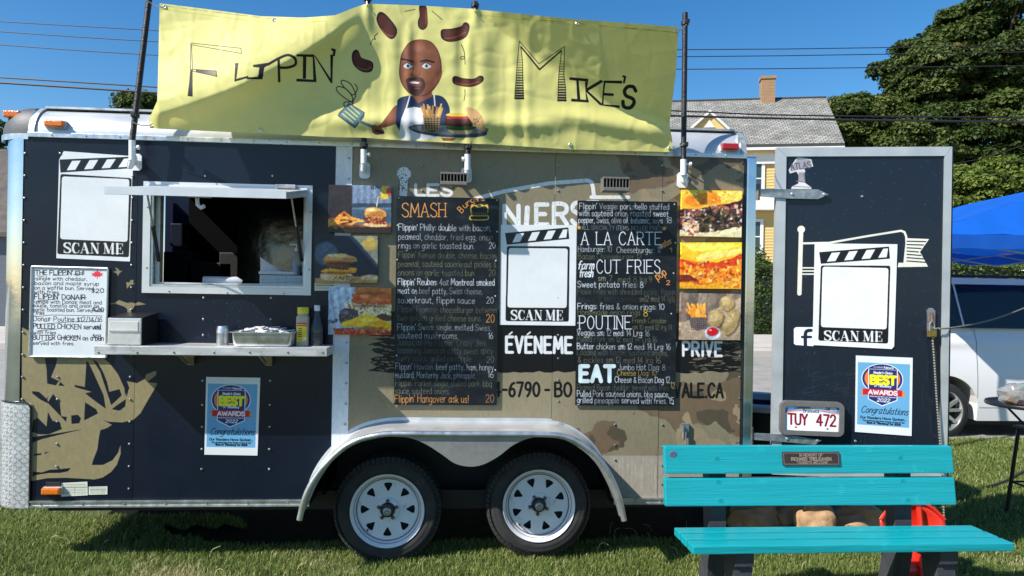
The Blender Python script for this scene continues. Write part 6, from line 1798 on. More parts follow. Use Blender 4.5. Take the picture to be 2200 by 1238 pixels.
MB().tube([(gu1 + .002, -.010, ZR - .005), (gu1 + .002, -.012, gz1 - .03), (gu1 - .012, -.012, gz1 - .006), (gu1 - .03, -.012, gz1 + .002)] + [(on_guard(.06 + i * .03)[0], on_guard(.06 + i * .03)[1] - .003, gz1 + .002) for i in range(6)], .005, 6).build('rubber_edge', M_blackp, gd, smooth=True)

# bottom rail
def rail(u0, u1):
    z0, z1 = ZR, ZB
    h = z1 - z0
    prof = [(-.004, z0), (-.016, z0), (-.016, z0 + h * .22), (-.008, z0 + h * .30), (-.008, z0 + h * .70), (-.016, z0 + h * .78), (-.016, z1), (-.004, z1)]
    mb = MB(); n = len(prof)
    for u in (u0, u1):
        for y, z_ in prof: mb.v.append((u, y, z_))
    for k in range(n):
        k2 = (k + 1) % n; mb.f.append((k, k2, n + k2, n + k))
    mb.f.append(tuple(range(n))[::-1]); mb.f.append(tuple(range(n, 2 * n)))
    rl = mb.build('bottom_rail', M_alu, trailer)
    s2 = MB(); u = u0 + .06
    while u < u1 - .03:
        s2.lathe((u, -.008, (z0 + z1) / 2), (0, -1, 0), [(.007, 0), (.006, .005), (.002, .006)], 7); u += .235
    s2.build('screws', M_steel, rl, kind='stuff')
rail(gu1 + .004, fo[0][0] + .005); rail(fo[-1][0] - .01, x1)
bx_('drop_panel', (x0 + .1, .02, ZR - .0), (fo[0][0], .03, ZR + .02), M_dark)

# fender
M_fen = mat('fender_aluminium', (0.60, 0.61, 0.61), 0.38, 0.55, 0.12, 7, 0.06, 30, rvar=.1, dirt=((0.30, 0.28, 0.25, 1), 0.55, 0.75, 6))
fpts = catmull([(p[0], 0, p[1]) for p in fo], 4)
V, F = [], []
rows_ = [(0.0, .03, 0), (-.004, .012, 0), (-.03, .0, 0), (-.12, .0, 0), (YF + .03, .0, 0), (YF + .004, -.012, 0)]
m_ = len(rows_)
for i, p in enumerate(fpts):
    a = fpts[max(i - 1, 0)]; b = fpts[min(i + 1, len(fpts) - 1)]
    t = (b - a) / np.linalg.norm(b - a); nn = np.array([-t[2], 0, t[0]])
    for (y, o_, _) in rows_: V.append(np.array([p[0], y, p[2]]) + nn * o_)
for i in range(len(fpts) - 1):
    for k in range(m_ - 1):
        a = i * m_ + k; F.append((a, a + 1, a + m_ + 1, a + m_))
fender = mesh_obj('fender', V, F, M_fen, trailer, smooth=True)
MB().tube([(p[0], YF, p[2] - .018) for p in fpts], .017, 10).build('rolled_lip', M_alu, fender, smooth=True)
loop = [(p[0], p[2] - .006) for p in fpts[::1]] + [(q[0], q[2]) for q in catmull([(p[0], 0, p[1]) for p in fi], 4)]
MB().prism([loop[::-1]], WALL.pt, -YF - .010, -YF - .004).build('skirt', mat('fender_skirt_metal', (0.30, 0.30, 0.29), 0.5, 0.5, 0.15, 9, dirt=((0.16, 0.15, 0.13, 1), 0.5, 0.75, 5)), fender)
# wheel well
well = MB()
for i in range(len(fpts) - 1):
    a, b = fpts[i], fpts[i + 1]
    well.add([(a[0], .0, a[2] - .02), (b[0], .0, b[2] - .02), (b[0], .45, b[2] - .02), (a[0], .45, a[2] - .02)], [(0, 1, 2, 3)])
well.build('wheel_well', M_dark, trailer)
bx_('wheel_well_back', (fo[0][0], .45, ZR - .05), (fo[-1][0], .46, float(az_.max())), M_dark)

# wheels
M_tread = mat('trailer_tyre', (0.030, 0.029, 0.028), 0.82, 0, 0.25, 10, 0.25, 120, dirt=((0.075, 0.07, 0.06, 1), 0.56, 0.75, 9))
M_rim = mat('white_spoke_rim', (0.72, 0.74, 0.77), 0.30, 0.0, 0.05, 9, dirt=((0.36, 0.32, 0.27, 1), 0.57, 0.78, 16))
M_pin = mat('rust_pinstripe', (0.20, 0.11, 0.10), 0.6)
M_rust = mat('rusty_nut', (0.16, 0.14, 0.12), 0.6, 0.7, 0.4, 40)
TR = WL[2] + 0.004
def wheel(c, turn):
    r = TR; cx, cz = c[0], c[2]
    prof = [(.214, .02), (.222, .004), (.245, -.006), (.262, -.002), (.268, .0), (.274, -.001), (.292, .006), (r - .010, .026), (r - .006, .045), (r - .004, .075), (r - .004, .175), (r - .009, .205), (.27, .235), (.214, .22)]
    ty = MB().lathe((cx, -.02, cz), (0, 1, 0), prof, 72, True).build('wheel', M_tread, trailer, smooth=50)
    tb_ = MB()
    for k in range(64):
        a = 2 * math.pi * k / 64; da = .041
        for (y0_, y1_, sh) in ((.018, .052, 0), (.060, .100, .5), (.108, .150, 0), (.158, .200, .5)):
            aa = a + sh * 2 * math.pi / 64
            P = []
            for rr in (r - .012, r + .0012):
                for yy_ in (y0_ - .02, y1_ - .02):
                    for s in (-da, da): P.append((cx + rr * math.cos(aa + s), yy_, cz + rr * math.sin(aa + s)))
            if y0_ < .02:
                for q in (0, 1): P[q] = (cx + (r - .016) * math.cos(aa + (-da, da)[q]), -.001 - .018, cz + (r - .03) * math.sin(aa + (-da, da)[q]))
            tb_.add(P, [(4, 5, 7, 6), (0, 1, 5, 4), (2, 6, 7, 3), (0, 4, 6, 2), (1, 3, 7, 5)])
    tb_.build('tread_blocks', M_tread, ty, kind='stuff')
    # raised sidewall letters
    lt = MB()
    for base_a, txt in ((math.pi * .78, 'RADIAL'), (math.pi * 1.45, 'TRAILER ST')):
        for i, chh in enumerate(txt):
            st, wd_ = glyph(chh)
            for P in st:
                Q = []
                for gx, gy in P:
                    rr = .278 + gy * .0016; a = base_a - (i * 9 + gx) * .0062
                    Q.append((cx + rr * math.cos(a), -.0225 + (rr - .262) * .20, cz + rr * math.sin(a)))
                if len(Q) > 1: lt.tube(Q, .0016, 4)
    lt.build('sidewall_lettering', M_tread, ty, kind='stuff')
    rp = [(.222, -.016), (.219, -.016), (.214, -.010), (.206, -.006), (.202, .004), (.194, .010), (.186, .030), (.180, .05), (.178, .19), (.215, .2), (.215, .02)]
    MB().lathe((cx, -.01, cz), (0, 1, 0), rp, 64, True).build('rim', M_rim, ty, smooth=35)
    # spoked disc with eight triangular openings
    n = 64
    outer = [(.184 * math.cos(2 * math.pi * k / n), .184 * math.sin(2 * math.pi * k / n)) for k in range(n)]
    hub_h = [(.042 * math.cos(-2 * math.pi * k / 20), .042 * math.sin(-2 * math.pi * k / 20)) for k in range(20)]
    holes = [hub_h]
    for k in range(8):
        a = 2 * math.pi * (k + turn) / 8
        tri = [(.160, -.155), (.163, -.06), (.163, .06), (.160, .155), (.148, .16), (.112, .035), (.109, 0.0), (.112, -.035), (.148, -.16)]
        holes.append([(q * math.cos(a + b), q * math.sin(a + b)) for q, b in tri][::-1])
    def dp(u, v, o):
        y = .014
        return (cx + u, y - o, cz + v)
    MB().prism([outer] + holes, dp, -.006, 0.0).build('spoke_disc', M_rim, ty)
    MB().lathe((cx, .030, cz), (0, -1, 0), [(.074, .012), (.070, .026), (.060, .030), (.046, .029), (.044, .012)], 32, True).build('hub_ring', M_rim, ty, smooth=40)
    MB().lathe((cx, .05, cz), (0, -1, 0), [(.046, 0), (.045, .055), (.038, .070), (.028, .072)], 24).build('grease_cap', M_blackp, ty, smooth=40)
    MB().lathe((cx, -.020, cz), (0, -1, 0), [(.027, 0), (.025, .02), (.020, .024), (.016, .024), (.014, .014), (.005, .014), (.004, .020)], 20).build('bearing_cap', M_steel, ty, smooth=40)
    for k in range(5):
        nuts = MB()
        a = 2 * math.pi * (k + .25 + turn) / 5
        nuts.lathe((cx + .056 * math.cos(a), .006, cz + .056 * math.sin(a)), (0, -1, 0), [(.011, 0), (.011, .018), (.006, .026)], 6)
        nuts.build('lug_nut', M_rust, ty)
    for rr_ in (.2015, .187):
        MB().lathe((cx, -.0065 if rr_ > .2 else .006, cz), (0, -1, 0), [(rr_, 0), (rr_ + .0022, .0012), (rr_ - .0022, .0012)], 48, True).build('pinstripe', M_pin, ty)
    a = math.radians(226)
    MB().tube([(cx + .172 * math.cos(a), .02, cz + .172 * math.sin(a)), (cx + .166 * math.cos(a), -.018, cz + .166 * math.sin(a))], .005, 8).build('valve', M_blackp, ty)
    MB().lathe((cx, .06, cz), (0, 1, 0), [(.176, 0), (.176, .01)], 32).build('brake_drum', M_dark, ty)
wheel(WL, .0); wheel(np.array([WRt[0], WRt[1], WRt[2]]), .42)

# ------------------------------------------------------------------ serving window
M_wf = mat('window_frame_alu', (0.68, 0.70, 0.71), 0.35, 0.35, 0.06, 8, rvar=.06)
oq = [(311, 389), (673, 400), (670, 635), (307, 629)]
ou0, ou1 = uz(309, 500)[0], uz(671, 500)[0]; oz0, oz1 = uz(490, 632)[1], uz(490, 395)[1]
rect = lambda a, b, c, d: [(a, c), (b, c), (b, d), (a, d)]
win = MB().prism([rect(ou0, ou1, oz0, oz1), rect(WX0, WX1, WZ0, WZ1)[::-1]], WALL.pt, .001, .016).build('window', M_wf, trailer)
MB().prism([rect(WX0 + .001, WX1 - .001, WZ0 + .001, WZ1 - .001), rect(WX0 + .014, WX1 - .010, WZ0 + .014, WZ1 - .012)[::-1]], WALL.pt, -.09, .008).build('frame', M_alu, win)
MB().prism([rect(WX0 + .016, WX1 - .012, WZ0 + .016, WZ1 - .014), rect(WX0 + .042, WX1 - .022, WZ0 + .026, WZ1 - .03)[::-1]], WALL.pt, -.07, -.02).build('sliding_track', M_alu_d, win)
s2 = MB()
for px, py in ((317, 445), (315, 575), (363, 626), (488, 629), (610, 631), (667, 455), (664, 580), (465, 395)):
    p = W(px, py, -.016); s2.lathe((p[0], -.016, p[2]), (0, -1, 0), [(.006, 0), (.003, .004)], 7)
s2.build('screws', M_steel, win, kind='stuff')
# hatch flap
YA = -0.52
f0, f1 = W(232, 404, YA), W(616, 417, YA)
zl = (f0[2] + f1[2]) / 2; hz_ = uz(490, 406)[1]
fl = MB().hexa([(f0[0], YA, zl - .006), (f1[0], YA, zl - .006), (WX1 + .005, -.022, hz_ - .012), (WX0 - .0, -.022, hz_ - .012),
                (f0[0], YA, zl + .006), (f1[0], YA, zl + .006), (WX1 + .005, -.022, hz_ + .004), (WX0 - .0, -.022, hz_ + .004)])
M_flap = mat('hatch_panel', (0.50, 0.51, 0.53), 0.4, 0.1, 0.06, 5)
flap = fl.build('hatch', M_flap, trailer)
bw = f1[0] - f0[0]
MB().hexa([(f0[0] - .012, YA - .014, zl - .030), (f1[0], YA - .014, zl - .030), (f1[0], YA - .001, zl - .030), (f0[0] - .012, YA - .001, zl - .030),
           (f0[0] - .012, YA - .014, zl + .010), (f1[0], YA - .014, zl + .010), (f1[0], YA - .001, zl + .010), (f0[0] - .012, YA - .001, zl + .010)]).build('front_edge', M_wf, flap)
for (xa, xb) in ((f0[0], WX0), (f1[0] - .012, WX1 - .008)):
    MB().hexa([(xa, YA, zl - .030), (xa + .012, YA, zl - .030), (xb + .012, -.024, hz_ - .038), (xb, -.024, hz_ - .038),
               (xa, YA, zl - .007), (xa + .012, YA, zl - .007), (xb + .012, -.024, hz_ - .013), (xb, -.024, hz_ - .013)]).build('side_edge', M_wf, flap)
bx_('hinge', (WX0 - .02, -.030, hz_ - .004), (WX1 + .01, -.017, hz_ + .012), M_wf, flap, .003)
l0, l1 = W(594, 401, -.06), W(636, 407, -.06); bx_('latch', (l0[0], -.075, l0[2] - .012), (l1[0], -.03, l0[2] + .012), M_steel, flap, .003)
h0 = W(429, 422, YA + .06)
hk = MB().box((h0[0] - .058, YA + .04, h0[2] - .006), (h0[0] + .058, YA + .075, h0[2] + .012))
hk.tube([(h0[0] - .012, YA + .055, h0[2]), (h0[0] - .008, YA + .055, h0[2] - .045), (h0[0] + .012, YA + .05, h0[2] - .062), (h0[0] + .03, YA + .045, h0[2] - .052)], .011, 8)
hk.build('hook', M_whitep, flap)
for (tx, ty_, bx2, by2) in ((317, 420, 341, 560), (626, 424, 648, 560)):
    a = W(tx, ty_, -.34); b = W(bx2, by2, .02); mdl = a + (b - a) * .45
    g_ = MB().tube([a, mdl], .0055, 8).build('gas_strut', M_steel, trailer, smooth=True)
    MB().tube([mdl, b], .011, 10).build('cylinder', M_blackp, g_, smooth=True)

# shelf
sf = [W(202, 742, -.25), W(703, 748, -.25), W(202, 762, -.25)]
sx0, sx1, sz1, sz0 = sf[0][0], sf[1][0], (sf[0][2] + sf[1][2]) / 2, sf[2][2]
print('shelf z', sf[0][2], sf[1][2])
M_shelf = mat('shelf_aluminium', (0.60, 0.60, 0.59), 0.42, 0.5, 0.15, 5, 0.06, 30, rvar=.12, stretch=(1, 6, 6), dirt=((0.3, 0.29, 0.27, 1), 0.55, 0.7, 9))
shelf = bx_('shelf', (sx0, -.25, sz0), (sx1, -.001, sz1), M_shelf, trailer, .004)
s2 = MB()
for px in (211, 294, 373, 459, 536, 618, 693):
    p = W(px, 757, -.25); s2.lathe((p[0], -.25, p[2]), (0, -1, 0), [(.006, 0), (.005, .004), (.002, .005)], 8)
s2.build('screws', M_steel, shelf, kind='stuff')
M_brkt = mat('tan_bracket', (0.34, 0.30, 0.19), 0.5, 0.2, 0.2, 20)
for px in (401, 571):
    p = W(px, 770, -.06)
    b_ = MB().prism([[(-.20, sz0 - .001), (-.002, sz0 - .001), (-.002, sz0 - .075), (-.03, sz0 - .075)]], lambda y, z_, o: (p[0] - .010 + o, y, z_), 0, .004)
    b_.prism([[(-.20, sz0 - .001), (-.002, sz0 - .001), (-.002, sz0 - .075), (-.03, sz0 - .075)]], lambda y, z_, o: (p[0] + .016 + o, y, z_), 0, .004)
    b_.box((p[0] - .012, -.012, sz0 - .08), (p[0] + .022, -.001, sz0 - .002)); b_.build('shelf_bracket', M_brkt, trailer)

# marker lights
M_amb = mat('amber_lens', (0.75, 0.17, 0.01), 0.2, 0, 0.1, 60, 0.3, 120, coat=.5)
M_redl = mat('red_lens', (0.42, 0.008, 0.012), 0.2, 0, 0.1, 60, 0.3, 120, coat=.5)
def lamp_box(x0p, y0p, x1p, y1p, y, d, m, name='marker_light'):
    a, b = W(x0p, y1p, y - d), W(x1p, y0p, y - d)
    o = MB().box((a[0], y - d, a[2]), (b[0], y, b[2]), .008).build(name, m, trailer)
    bx_('base', (a[0] - .004, y - d * .25, a[2] - .006), (b[0] + .004, y + .03, b[2] + .002), M_alu_d, o, .002)
    return o
lamp_box(93, 258, 134, 271, -.006, .03, M_amb); lamp_box(1553, 308, 1588, 321, -.006, .03, M_redl)
o_ = lamp_box(87, 1050, 126, 1064, -.012, .035, M_amb)
a, b = W(98, 1062, -.01), W(130, 1036, -.01); bx_('lamp_backplate', (a[0], -.010, a[2]), (b[0], -.0012, b[2]), M_blackp, trailer, .003)
a, b = W(5, 251, .05), W(26, 237, .05); MB().box((a[0] - .0, .05, a[2]), (b[0] + .04, .12, b[2]), .008).build('marker_light', M_amb, trailer)
# data stickers
def sticker(q, lines, seed, name='data_sticker'):
    cv = plane_canvas(WALL, q, 900, (216, 218, 200))
    r = random.Random(seed); (xa, ya), (xb, yb) = q[0], q[2]
    for i in range(lines):
        y = ya + (yb - ya) * (i + .8) / (lines + .6); x = xa + 4
        while x < xb - 5:
            l = r.uniform(2, 9); cv.line([(x, y), (min(x + l, xb - 3), y)], .9, (90, 92, 90), .8); x += l + 1.6
    cv.line([(xa + 2, ya + (yb - ya) * .35), (xb - 2, ya + (yb - ya) * .35)], .6, (80, 80, 80)); cv.line([(xa + 30, ya + 8), (xa + 30, yb - 4)], .6, (80, 80, 80))
    card(name, WALL, q, .0025, .002, cv, print_mat(name + str(seed), cv, .5), trailer)
sticker([(131, 1038), (188, 1035), (189, 1064), (132, 1067)], 7, 1); sticker([(191, 1046), (231, 1045), (231, 1062), (191, 1063)], 5, 2)
sticker([(676, 608), (730, 609), (730, 624), (676, 625)], 2, 3)

# pole brackets
def bracket(tx0, tx1, ty0, ty1, px0, px1, py0, py1, knob):
    a, b = W((px0 + px1) / 2, py0, -.02), W((px0 + px1) / 2, py1, -.02)
    hw = (W(px1, py0, -.02)[0] - W(px0, py0, -.02)[0]) / 2; c = a[0]; z1_, z0_ = a[2], b[2]
    br = MB().prism([[(c - hw, z0_ + .012), (c - hw + .012, z0_), (c + hw - .012, z0_), (c + hw, z0_ + .012), (c + hw, z1_ - .012), (c + hw - .012, z1_), (c - hw + .012, z1_), (c - hw, z1_ - .012)]], WALL.pt, .0045, .012).build('pole_bracket', M_whitep, trailer)
    t0, t1 = W((tx0 + tx1) / 2, ty0, -.10), W((tx0 + tx1) / 2, ty1, -.10)
    r = (W(tx1, ty0, -.10)[0] - W(tx0, ty0, -.10)[0]) / 2
    MB().tube([(t0[0], -.10, t0[2]), (t1[0], -.10, t1[2])], r, 16).build('socket_tube', M_whitep, br, smooth=40)
    MB().tube([(t1[0], -.10, t1[2] + .01), (c, -.085, t1[2] - .035), (c, -.05, (z0_ + z1_) / 2 - .01), (c, -.012, (z0_ + z1_) / 2)], r * .85, 12).build('elbow', M_whitep, br, smooth=40)
    MB().lathe((c - .012, -.045, (z0_ + z1_) / 2 + .012), (1, 0, 0), [(.024, 0), (.028, .004), (.028, .022), (.024, .026)], 14).build('ratchet', M_whitep, br, smooth=40)
    k0 = W(knob[0], knob[1], -.10)
    MB().tube([(t0[0], -.10, k0[2]), (k0[0], -.10, k0[2])], .006, 8).lathe((k0[0] - .006, -.10, k0[2]), (1, 0, 0), [(.013, 0), (.014, .012), (.010, .014)], 10).build('knob', M_whitep, br, smooth=40)
    return (t0[0], t0[2])
P1 = bracket(277, 291, 302, 345, 279, 303, 330, 366, (297, 317))
P2 = bracket(775, 788, 322, 352, 772, 795, 349, 383, (793, 332))
P3 = bracket(998, 1011, 332, 366, 991, 1014, 360, 392, (994, 342))
P4 = bracket(1462, 1475, 343, 377, 1456, 1479, 370, 403, (1483, 353))

# LED floodlights on short arms
M_fl = mat('floodlight_grey', (0.20, 0.18, 0.16), 0.5, 0.3, 0.15, 20)
def flood(x0p, x1p, y0p, y1p):
    Y = -.20
    a, b = W(x0p, y1p, Y), W(x1p, y0p, Y)
    x0_, x1_, z0_, z1_ = a[0], b[0], a[2], b[2]
    o = MB().box((x0_, Y, z1_ - .012), (x1_, Y + .09, z1_), .003).build('floodlight', M_fl, trailer)
    MB().box((x0_, Y - .004, z0_), (x1_, Y + .09, z0_ + .022), .004).build('housing', M_fl, o)
    n = 9
    for i in range(n):
        x = x0_ + (x1_ - x0_ - .004) * i / (n - 1)
        MB().box((x, Y + .002, z0_ + .022), (x + .004, Y + .085, z1_ - .012)).build('fin', M_fl, o)
    MB().box((x0_ + .004, Y + .05, z0_ + .022), (x1_ - .004, Y + .055, z1_ - .012)).build('core', M_dark, o)
    c = (x0_ + x1_) / 2
    MB().tube([(c, Y + .08, z1_ - .02), (c, -.06, z1_ - .01), (c, -.006, z1_ + .01)], .010, 8).lathe((c, -.002, z1_ + .01), (0, -1, 0), [(.03, 0), (.028, .008)], 14).build('arm', M_fl, o, smooth=40)
flood(946, 1004, 371, 397); flood(1296, 1353, 381, 410)

# toggle latch on the side
a, b = W(1464, 930, -.02), W(1481, 910, -.02)
lt_ = bx_('side_latch', (a[0], -.02, a[2]), (b[0], -.003, b[2]), M_steel, trailer, .003)
p, q = W(1474, 928, -.03), W(1472, 962, -.03)
MB().tube([p, q], .006, 8).build('lever', M_steel, lt_, smooth=True)
MB().tube([W(1468, 915, -.03), W(1468, 945, -.03)], .008, 8).build('hasp_bar', M_steel, lt_, smooth=True)

# ------------------------------------------------------------------ rear door swung round to face the camera
DP = door_print()
M_door = print_mat('door_skin', DP, 0.30, 0.5, bump=.15, bscale=2.0, bdist=.008, var=.06, coat=.15, scratch=.12)
dz1 = (DOOR.uz(1670, 318)[1] + DOOR.uz(2042, 316)[1]) / 2
du0 = DOOR.uz(1663, 700)[0]; du1 = DOOR.uz(2038, 700)[0]
dz0 = DOOR.uz(1850, 1027)[1]
fw = DOOR.uz(1686, 600)[0] - DOOR.uz(1666, 600)[0]
dleaf = MB().prism([rect(du0, du1, dz0, dz1)], DOOR.pt, -.045, -.004)
U0, Z0, U1, Z1 = DP.rect
def dv(P): return [((float(np.dot(np.array(p) - DOOR.o, DOOR.u)) - U0) / (U1 - U0), (p[2] - Z0) / (Z1 - Z0)) for p in P]
door = mesh_obj('rear_door', dleaf.v, dleaf.f, M_door, trailer, uv=dv(dleaf.v))
M_df = mat('door_frame_alu', (0.52, 0.55, 0.56), 0.42, 0.45, 0.10, 6, rvar=.08)
def dframe(loop, o0=-.046, o1=.008): MB().prism([loop], DOOR.pt, o0, o1).build('frame', M_df, door)
dframe([(du0 - .001, dz0), (du0 + fw, dz0 + fw), (du0 + fw, dz1 - fw), (du0 - .001, dz1)])
dframe([(du0 + .0, dz1 + .001), (du0 + fw + .001, dz1 - fw + .001), (du1 - fw * .75, dz1 - fw + .001), (du1, dz1 + .001)], o1=.0075)
dframe([(du1 - fw * .75 + .001, dz1 - fw), (du1 - fw * .75 + .001, dz0 + fw), (du1 + .001, dz0), (du1 + .001, dz1)])
dframe([(du0, dz0 - .001), (du1, dz0 - .001), (du1 - fw * .75, dz0 + fw - .001), (du0 + fw + .001, dz0 + fw - .001)], o1=.0075)
MB().prism([rect(du1 + .002, du1 + .018, dz0, dz1)], DOOR.pt, -.05, -.012).build('rubber_seal', M_blackp, door)
def strap(pts, bolts, pin):
    L_ = [DOOR.uz(x, y, .02) for x, y in pts]
    ar = sum(L_[i][0] * L_[(i + 1) % len(L_)][1] - L_[(i + 1) % len(L_)][0] * L_[i][1] for i in range(len(L_)))
    if ar < 0: L_ = L_[::-1]
    o = MB().prism([L_], DOOR.pt, .009, .022).build('strap_hinge', M_steel, door)
    for x, y in bolts:
        p = DOOR.at(x, y, .022); MB().lathe(p, DOOR.n, [(.011, 0), (.009, .006), (.003, .009)], 12).build('bolt', M_alu, o, smooth=True)
    a, b = DOOR.at(pin[0], pin[1], .02), DOOR.at(pin[0], pin[2], .02)
    MB().tube([a, b], .013, 10).build('hinge_pin', mat('rusty_pin' + str(pin[1]), (0.22, 0.17, 0.14), 0.6, 0.5, 0.3, 30), o, smooth=True)
strap([(1634, 406), (1700, 407), (1757, 407), (1780, 418), (1757, 428), (1700, 427), (1634, 422)], [(1702, 417), (1771, 418)], (1628, 396, 430))
strap([(1620, 931), (1690, 934), (1765, 946), (1750, 956), (1690, 950), (1620, 945)], [(1691, 943), (1756, 947)], (1614, 918, 957))
# hasp
hl = [DOOR.uz(x, y, .015) for x, y in [(1994, 724), (2009, 726), (2010, 668), (2004, 662), (1998, 662), (1993, 668)]]
hasp = MB().prism([hl], DOOR.pt, .0, .012).build('hasp', M_steel, door)
ps = [DOOR.at(x, y, .02) for x, y in ((2002, 672), (2003, 700))]
MB().tube(ps, .006, 8).build('staple', mat('rusty_staple', (0.28, 0.13, 0.07), .7, .3, .4, 40), hasp, smooth=True)
p = DOOR.at(1852, 422, .0); MB().lathe(p, DOOR.n, [(.008, -.004), (.006, .004)], 10).build('bolt', M_alu, door)
p = DOOR.at(1838, 948, .0); MB().lathe(p, DOOR.n, [(.008, -.004), (.006, .004)], 10).build('bolt', M_alu, door)
# ------------------------------------------------------------------ banner and its poles
def ban_edges(u):
    xt = [343, 453, 560, 653, 720, 760, 786, 800, 900, 1015, 1024, 1100, 1220, 1340, 1458]
    yt = [7, 21, 35, 38, 33, 17, 8.5, 8.5, 12, 19, 20.5, 28, 40, 49, 58]
    xb = [321, 560, 720, 780, 850, 1010, 1050, 1220, 1445]
    yb = [276, 287, 295, 296, 301, 309, 310, 321, 327]
    X = 343 + (1458 - 343) * u; B = 321 + (1445 - 321) * u
    return X, float(np.interp(X, xt, yt)), B, float(np.interp(B, xb, yb))
def side_off(u, v):     # v = 0 top, 1 bottom; the free edges hollow inwards
    vl = [0, .5, .78, .86, .92, 1.0]; ol = [0, 8, 12, 4, -2, 0]
    vr = [0, .35, .7, .78, .9, 1.0]; orr = [0, -1, -8, -10, -2, 0]
    return float(np.interp(v, vl, ol)) * (1 - u) ** 6 + float(np.interp(v, vr, orr)) * u ** 8
RIDGE = catmull([(318, 246), (360, 236), (430, 212), (520, 178), (600, 138), (680, 90), (740, 46), (788, 8)], 5)
RA = np.array(RIDGE)
def ridge_sd(x, y):
    best, sd, tt = 1e9, 0, 0
    n = len(RA)
    for i in range(n - 1):
        a, b = RA[i], RA[i + 1]; d = b - a; L2 = d @ d
        t = min(1, max(0, ((x - a[0]) * d[0] + (y - a[1]) * d[1]) / L2))
        q = a + d * t; r_ = math.hypot(x - q[0], y - q[1])
        if r_ < best:
            best = r_; s = d[0] * (y - q[1]) - d[1] * (x - q[0]); sd = r_ * (1 if s > 0 else -1); tt = (i + t) / (n - 1)
    return sd, tt
def sstep(a, b, x):
    t = min(1, max(0, (x - a) / (b - a))); return t * t * (3 - 2 * t)
BNZ = vnoise(380, 1220, 60, 77, 3, 1.3)
BNC = (1 - np.abs(2 * vnoise(380, 1220, 90, 91, 2, .45) - 1)) ** 7 - (1 - np.abs(2 * vnoise(380, 1220, 50, 95, 2, 1.6) - 1)) ** 8
def disp(x, y):
    d = 0.0; h = -99
    s, t = ridge_sd(x, y)
    env = sstep(0, .10, t) * (1 - sstep(.80, 1.0, t)) * .85 + .15 * (1 - abs(2 * t - 1))
    if s < 0: d += 0.135 * env * math.exp(-(s / 105.0) ** 2)
    else: d += 0.135 * env * (0.75 * math.exp(-(s / 26.0) ** 2) + 0.25 * math.exp(-(s / 55.0) ** 2))
    # pinch folds hanging from the two clips
    for cx, w0 in ((789, 8), (1021, 8)):
        dep_ = max(0, y - 8)
        wd_ = w0 + dep_ * .10
        d += 0.020 * math.exp(-((x - cx - dep_ * .02) / wd_) ** 2) * math.exp(-dep_ / 130.0)
    # soft vertical folds of the middle
    mid = sstep(800, 840, x) * (1 - sstep(1080, 1200, x)) * sstep(20, 90, y)
    d += mid * 0.0044 * (math.sin(x * .145 + 1.4 * math.sin(x * .05)) + .6 * math.sin(x * .067 + 1.0))
    # right hand part leans out towards its top
    bx = [1022, 1110, 1180, 1290, 1440, 1470]; by = [22, 88, 140, 213, 262, 270]
    yb_ = float(np.interp(x, bx, by)); h = yb_ - y
    if x > 1022:
        hh = 5.0 * math.log(1 + math.exp(max(-40, h / 5.0))) if h < 60 else h
        d += (hh / 352.0) * 0.66 * sstep(1022, 1080, x)
        d -= (x - 1022) / 352.0 * 0.055
    # belly along the foot
    d += 0.030 * math.exp(-((y - (262 + (x - 900) * .02)) / 20.0) ** 2) * sstep(600, 800, x) * (1 - sstep(1150, 1250, x))
    d += 0.035 * math.exp(-((y - (238 + (x - 1150) * .17)) / 20.0) ** 2) * sstep(1130, 1260, x) * (1 - sstep(1400, 1460, x))
    # creases
    nzv = BNZ[int(min(max(y + 20, 0), 379)), int(min(max(x - 280, 0), 1219))]; d += (nzv - .5) * .017 * (1 if x < 1022 or h < 0 else .5) + BNC[int(min(max(y + 20, 0), 379)), int(min(max(x - 280, 0), 1219))] * .0026
    pass
    return d
BP = banner_print()
nu, nv = 300, 84
V, F, UVb = [], [], []
u0_, z0_, u1_, z1_ = BP.rect
for j in range(nv + 1):
    v = j / nv
    for i in range(nu + 1):
        u = i / nu
        xt_, yt_, xb_, yb_ = ban_edges(u)
        x = xt_ * (1 - v) + xb_ * v + side_off(u, v); y = yt_ * (1 - v) + yb_ * v
        p = W(x, y, -BAN_OFF); d = disp(x, y)
        V.append(W(x, y, -BAN_OFF - d)); UVb.append(((p[0] - u0_) / (u1_ - u0_), (p[2] - z0_) / (z1_ - z0_)))
for j in range(nv):
    for i in range(nu):
        a = j * (nu + 1) + i; F.append((a, a + nu + 1, a + nu + 2, a + 1))
M_ban = print_mat('banner_vinyl', BP, 0.52, 0.30, bump=0.30, bscale=11.0, bdist=.006, var=.03, trl=0.20)
banner = empty('banner', (W(900, 200, -BAN_OFF)[0], -BAN_OFF, W(900, 327, -BAN_OFF)[2]), 'yellow vinyl banner with black hand lettering and a cartoon cook', 'banner')
mesh_obj('cloth', V, F, M_ban, banner, smooth=True, uv=UVb)
def ban_pt(x, y, o=0.0):
    return W(x, y, -BAN_OFF - disp(x, y) - o)
for x, y in ((354, 15), (589, 43), (1240, 51), (1451, 66), (327, 268), (560, 279), (1225, 311), (1438, 319)):
    MB().lathe(ban_pt(x, y, .001), (0, -1, 0), [(.011, 0), (.011, .003), (.008, .005), (.005, .004), (.005, .0)], 16, True).build('eyelet', M_alu, banner, smooth=True)

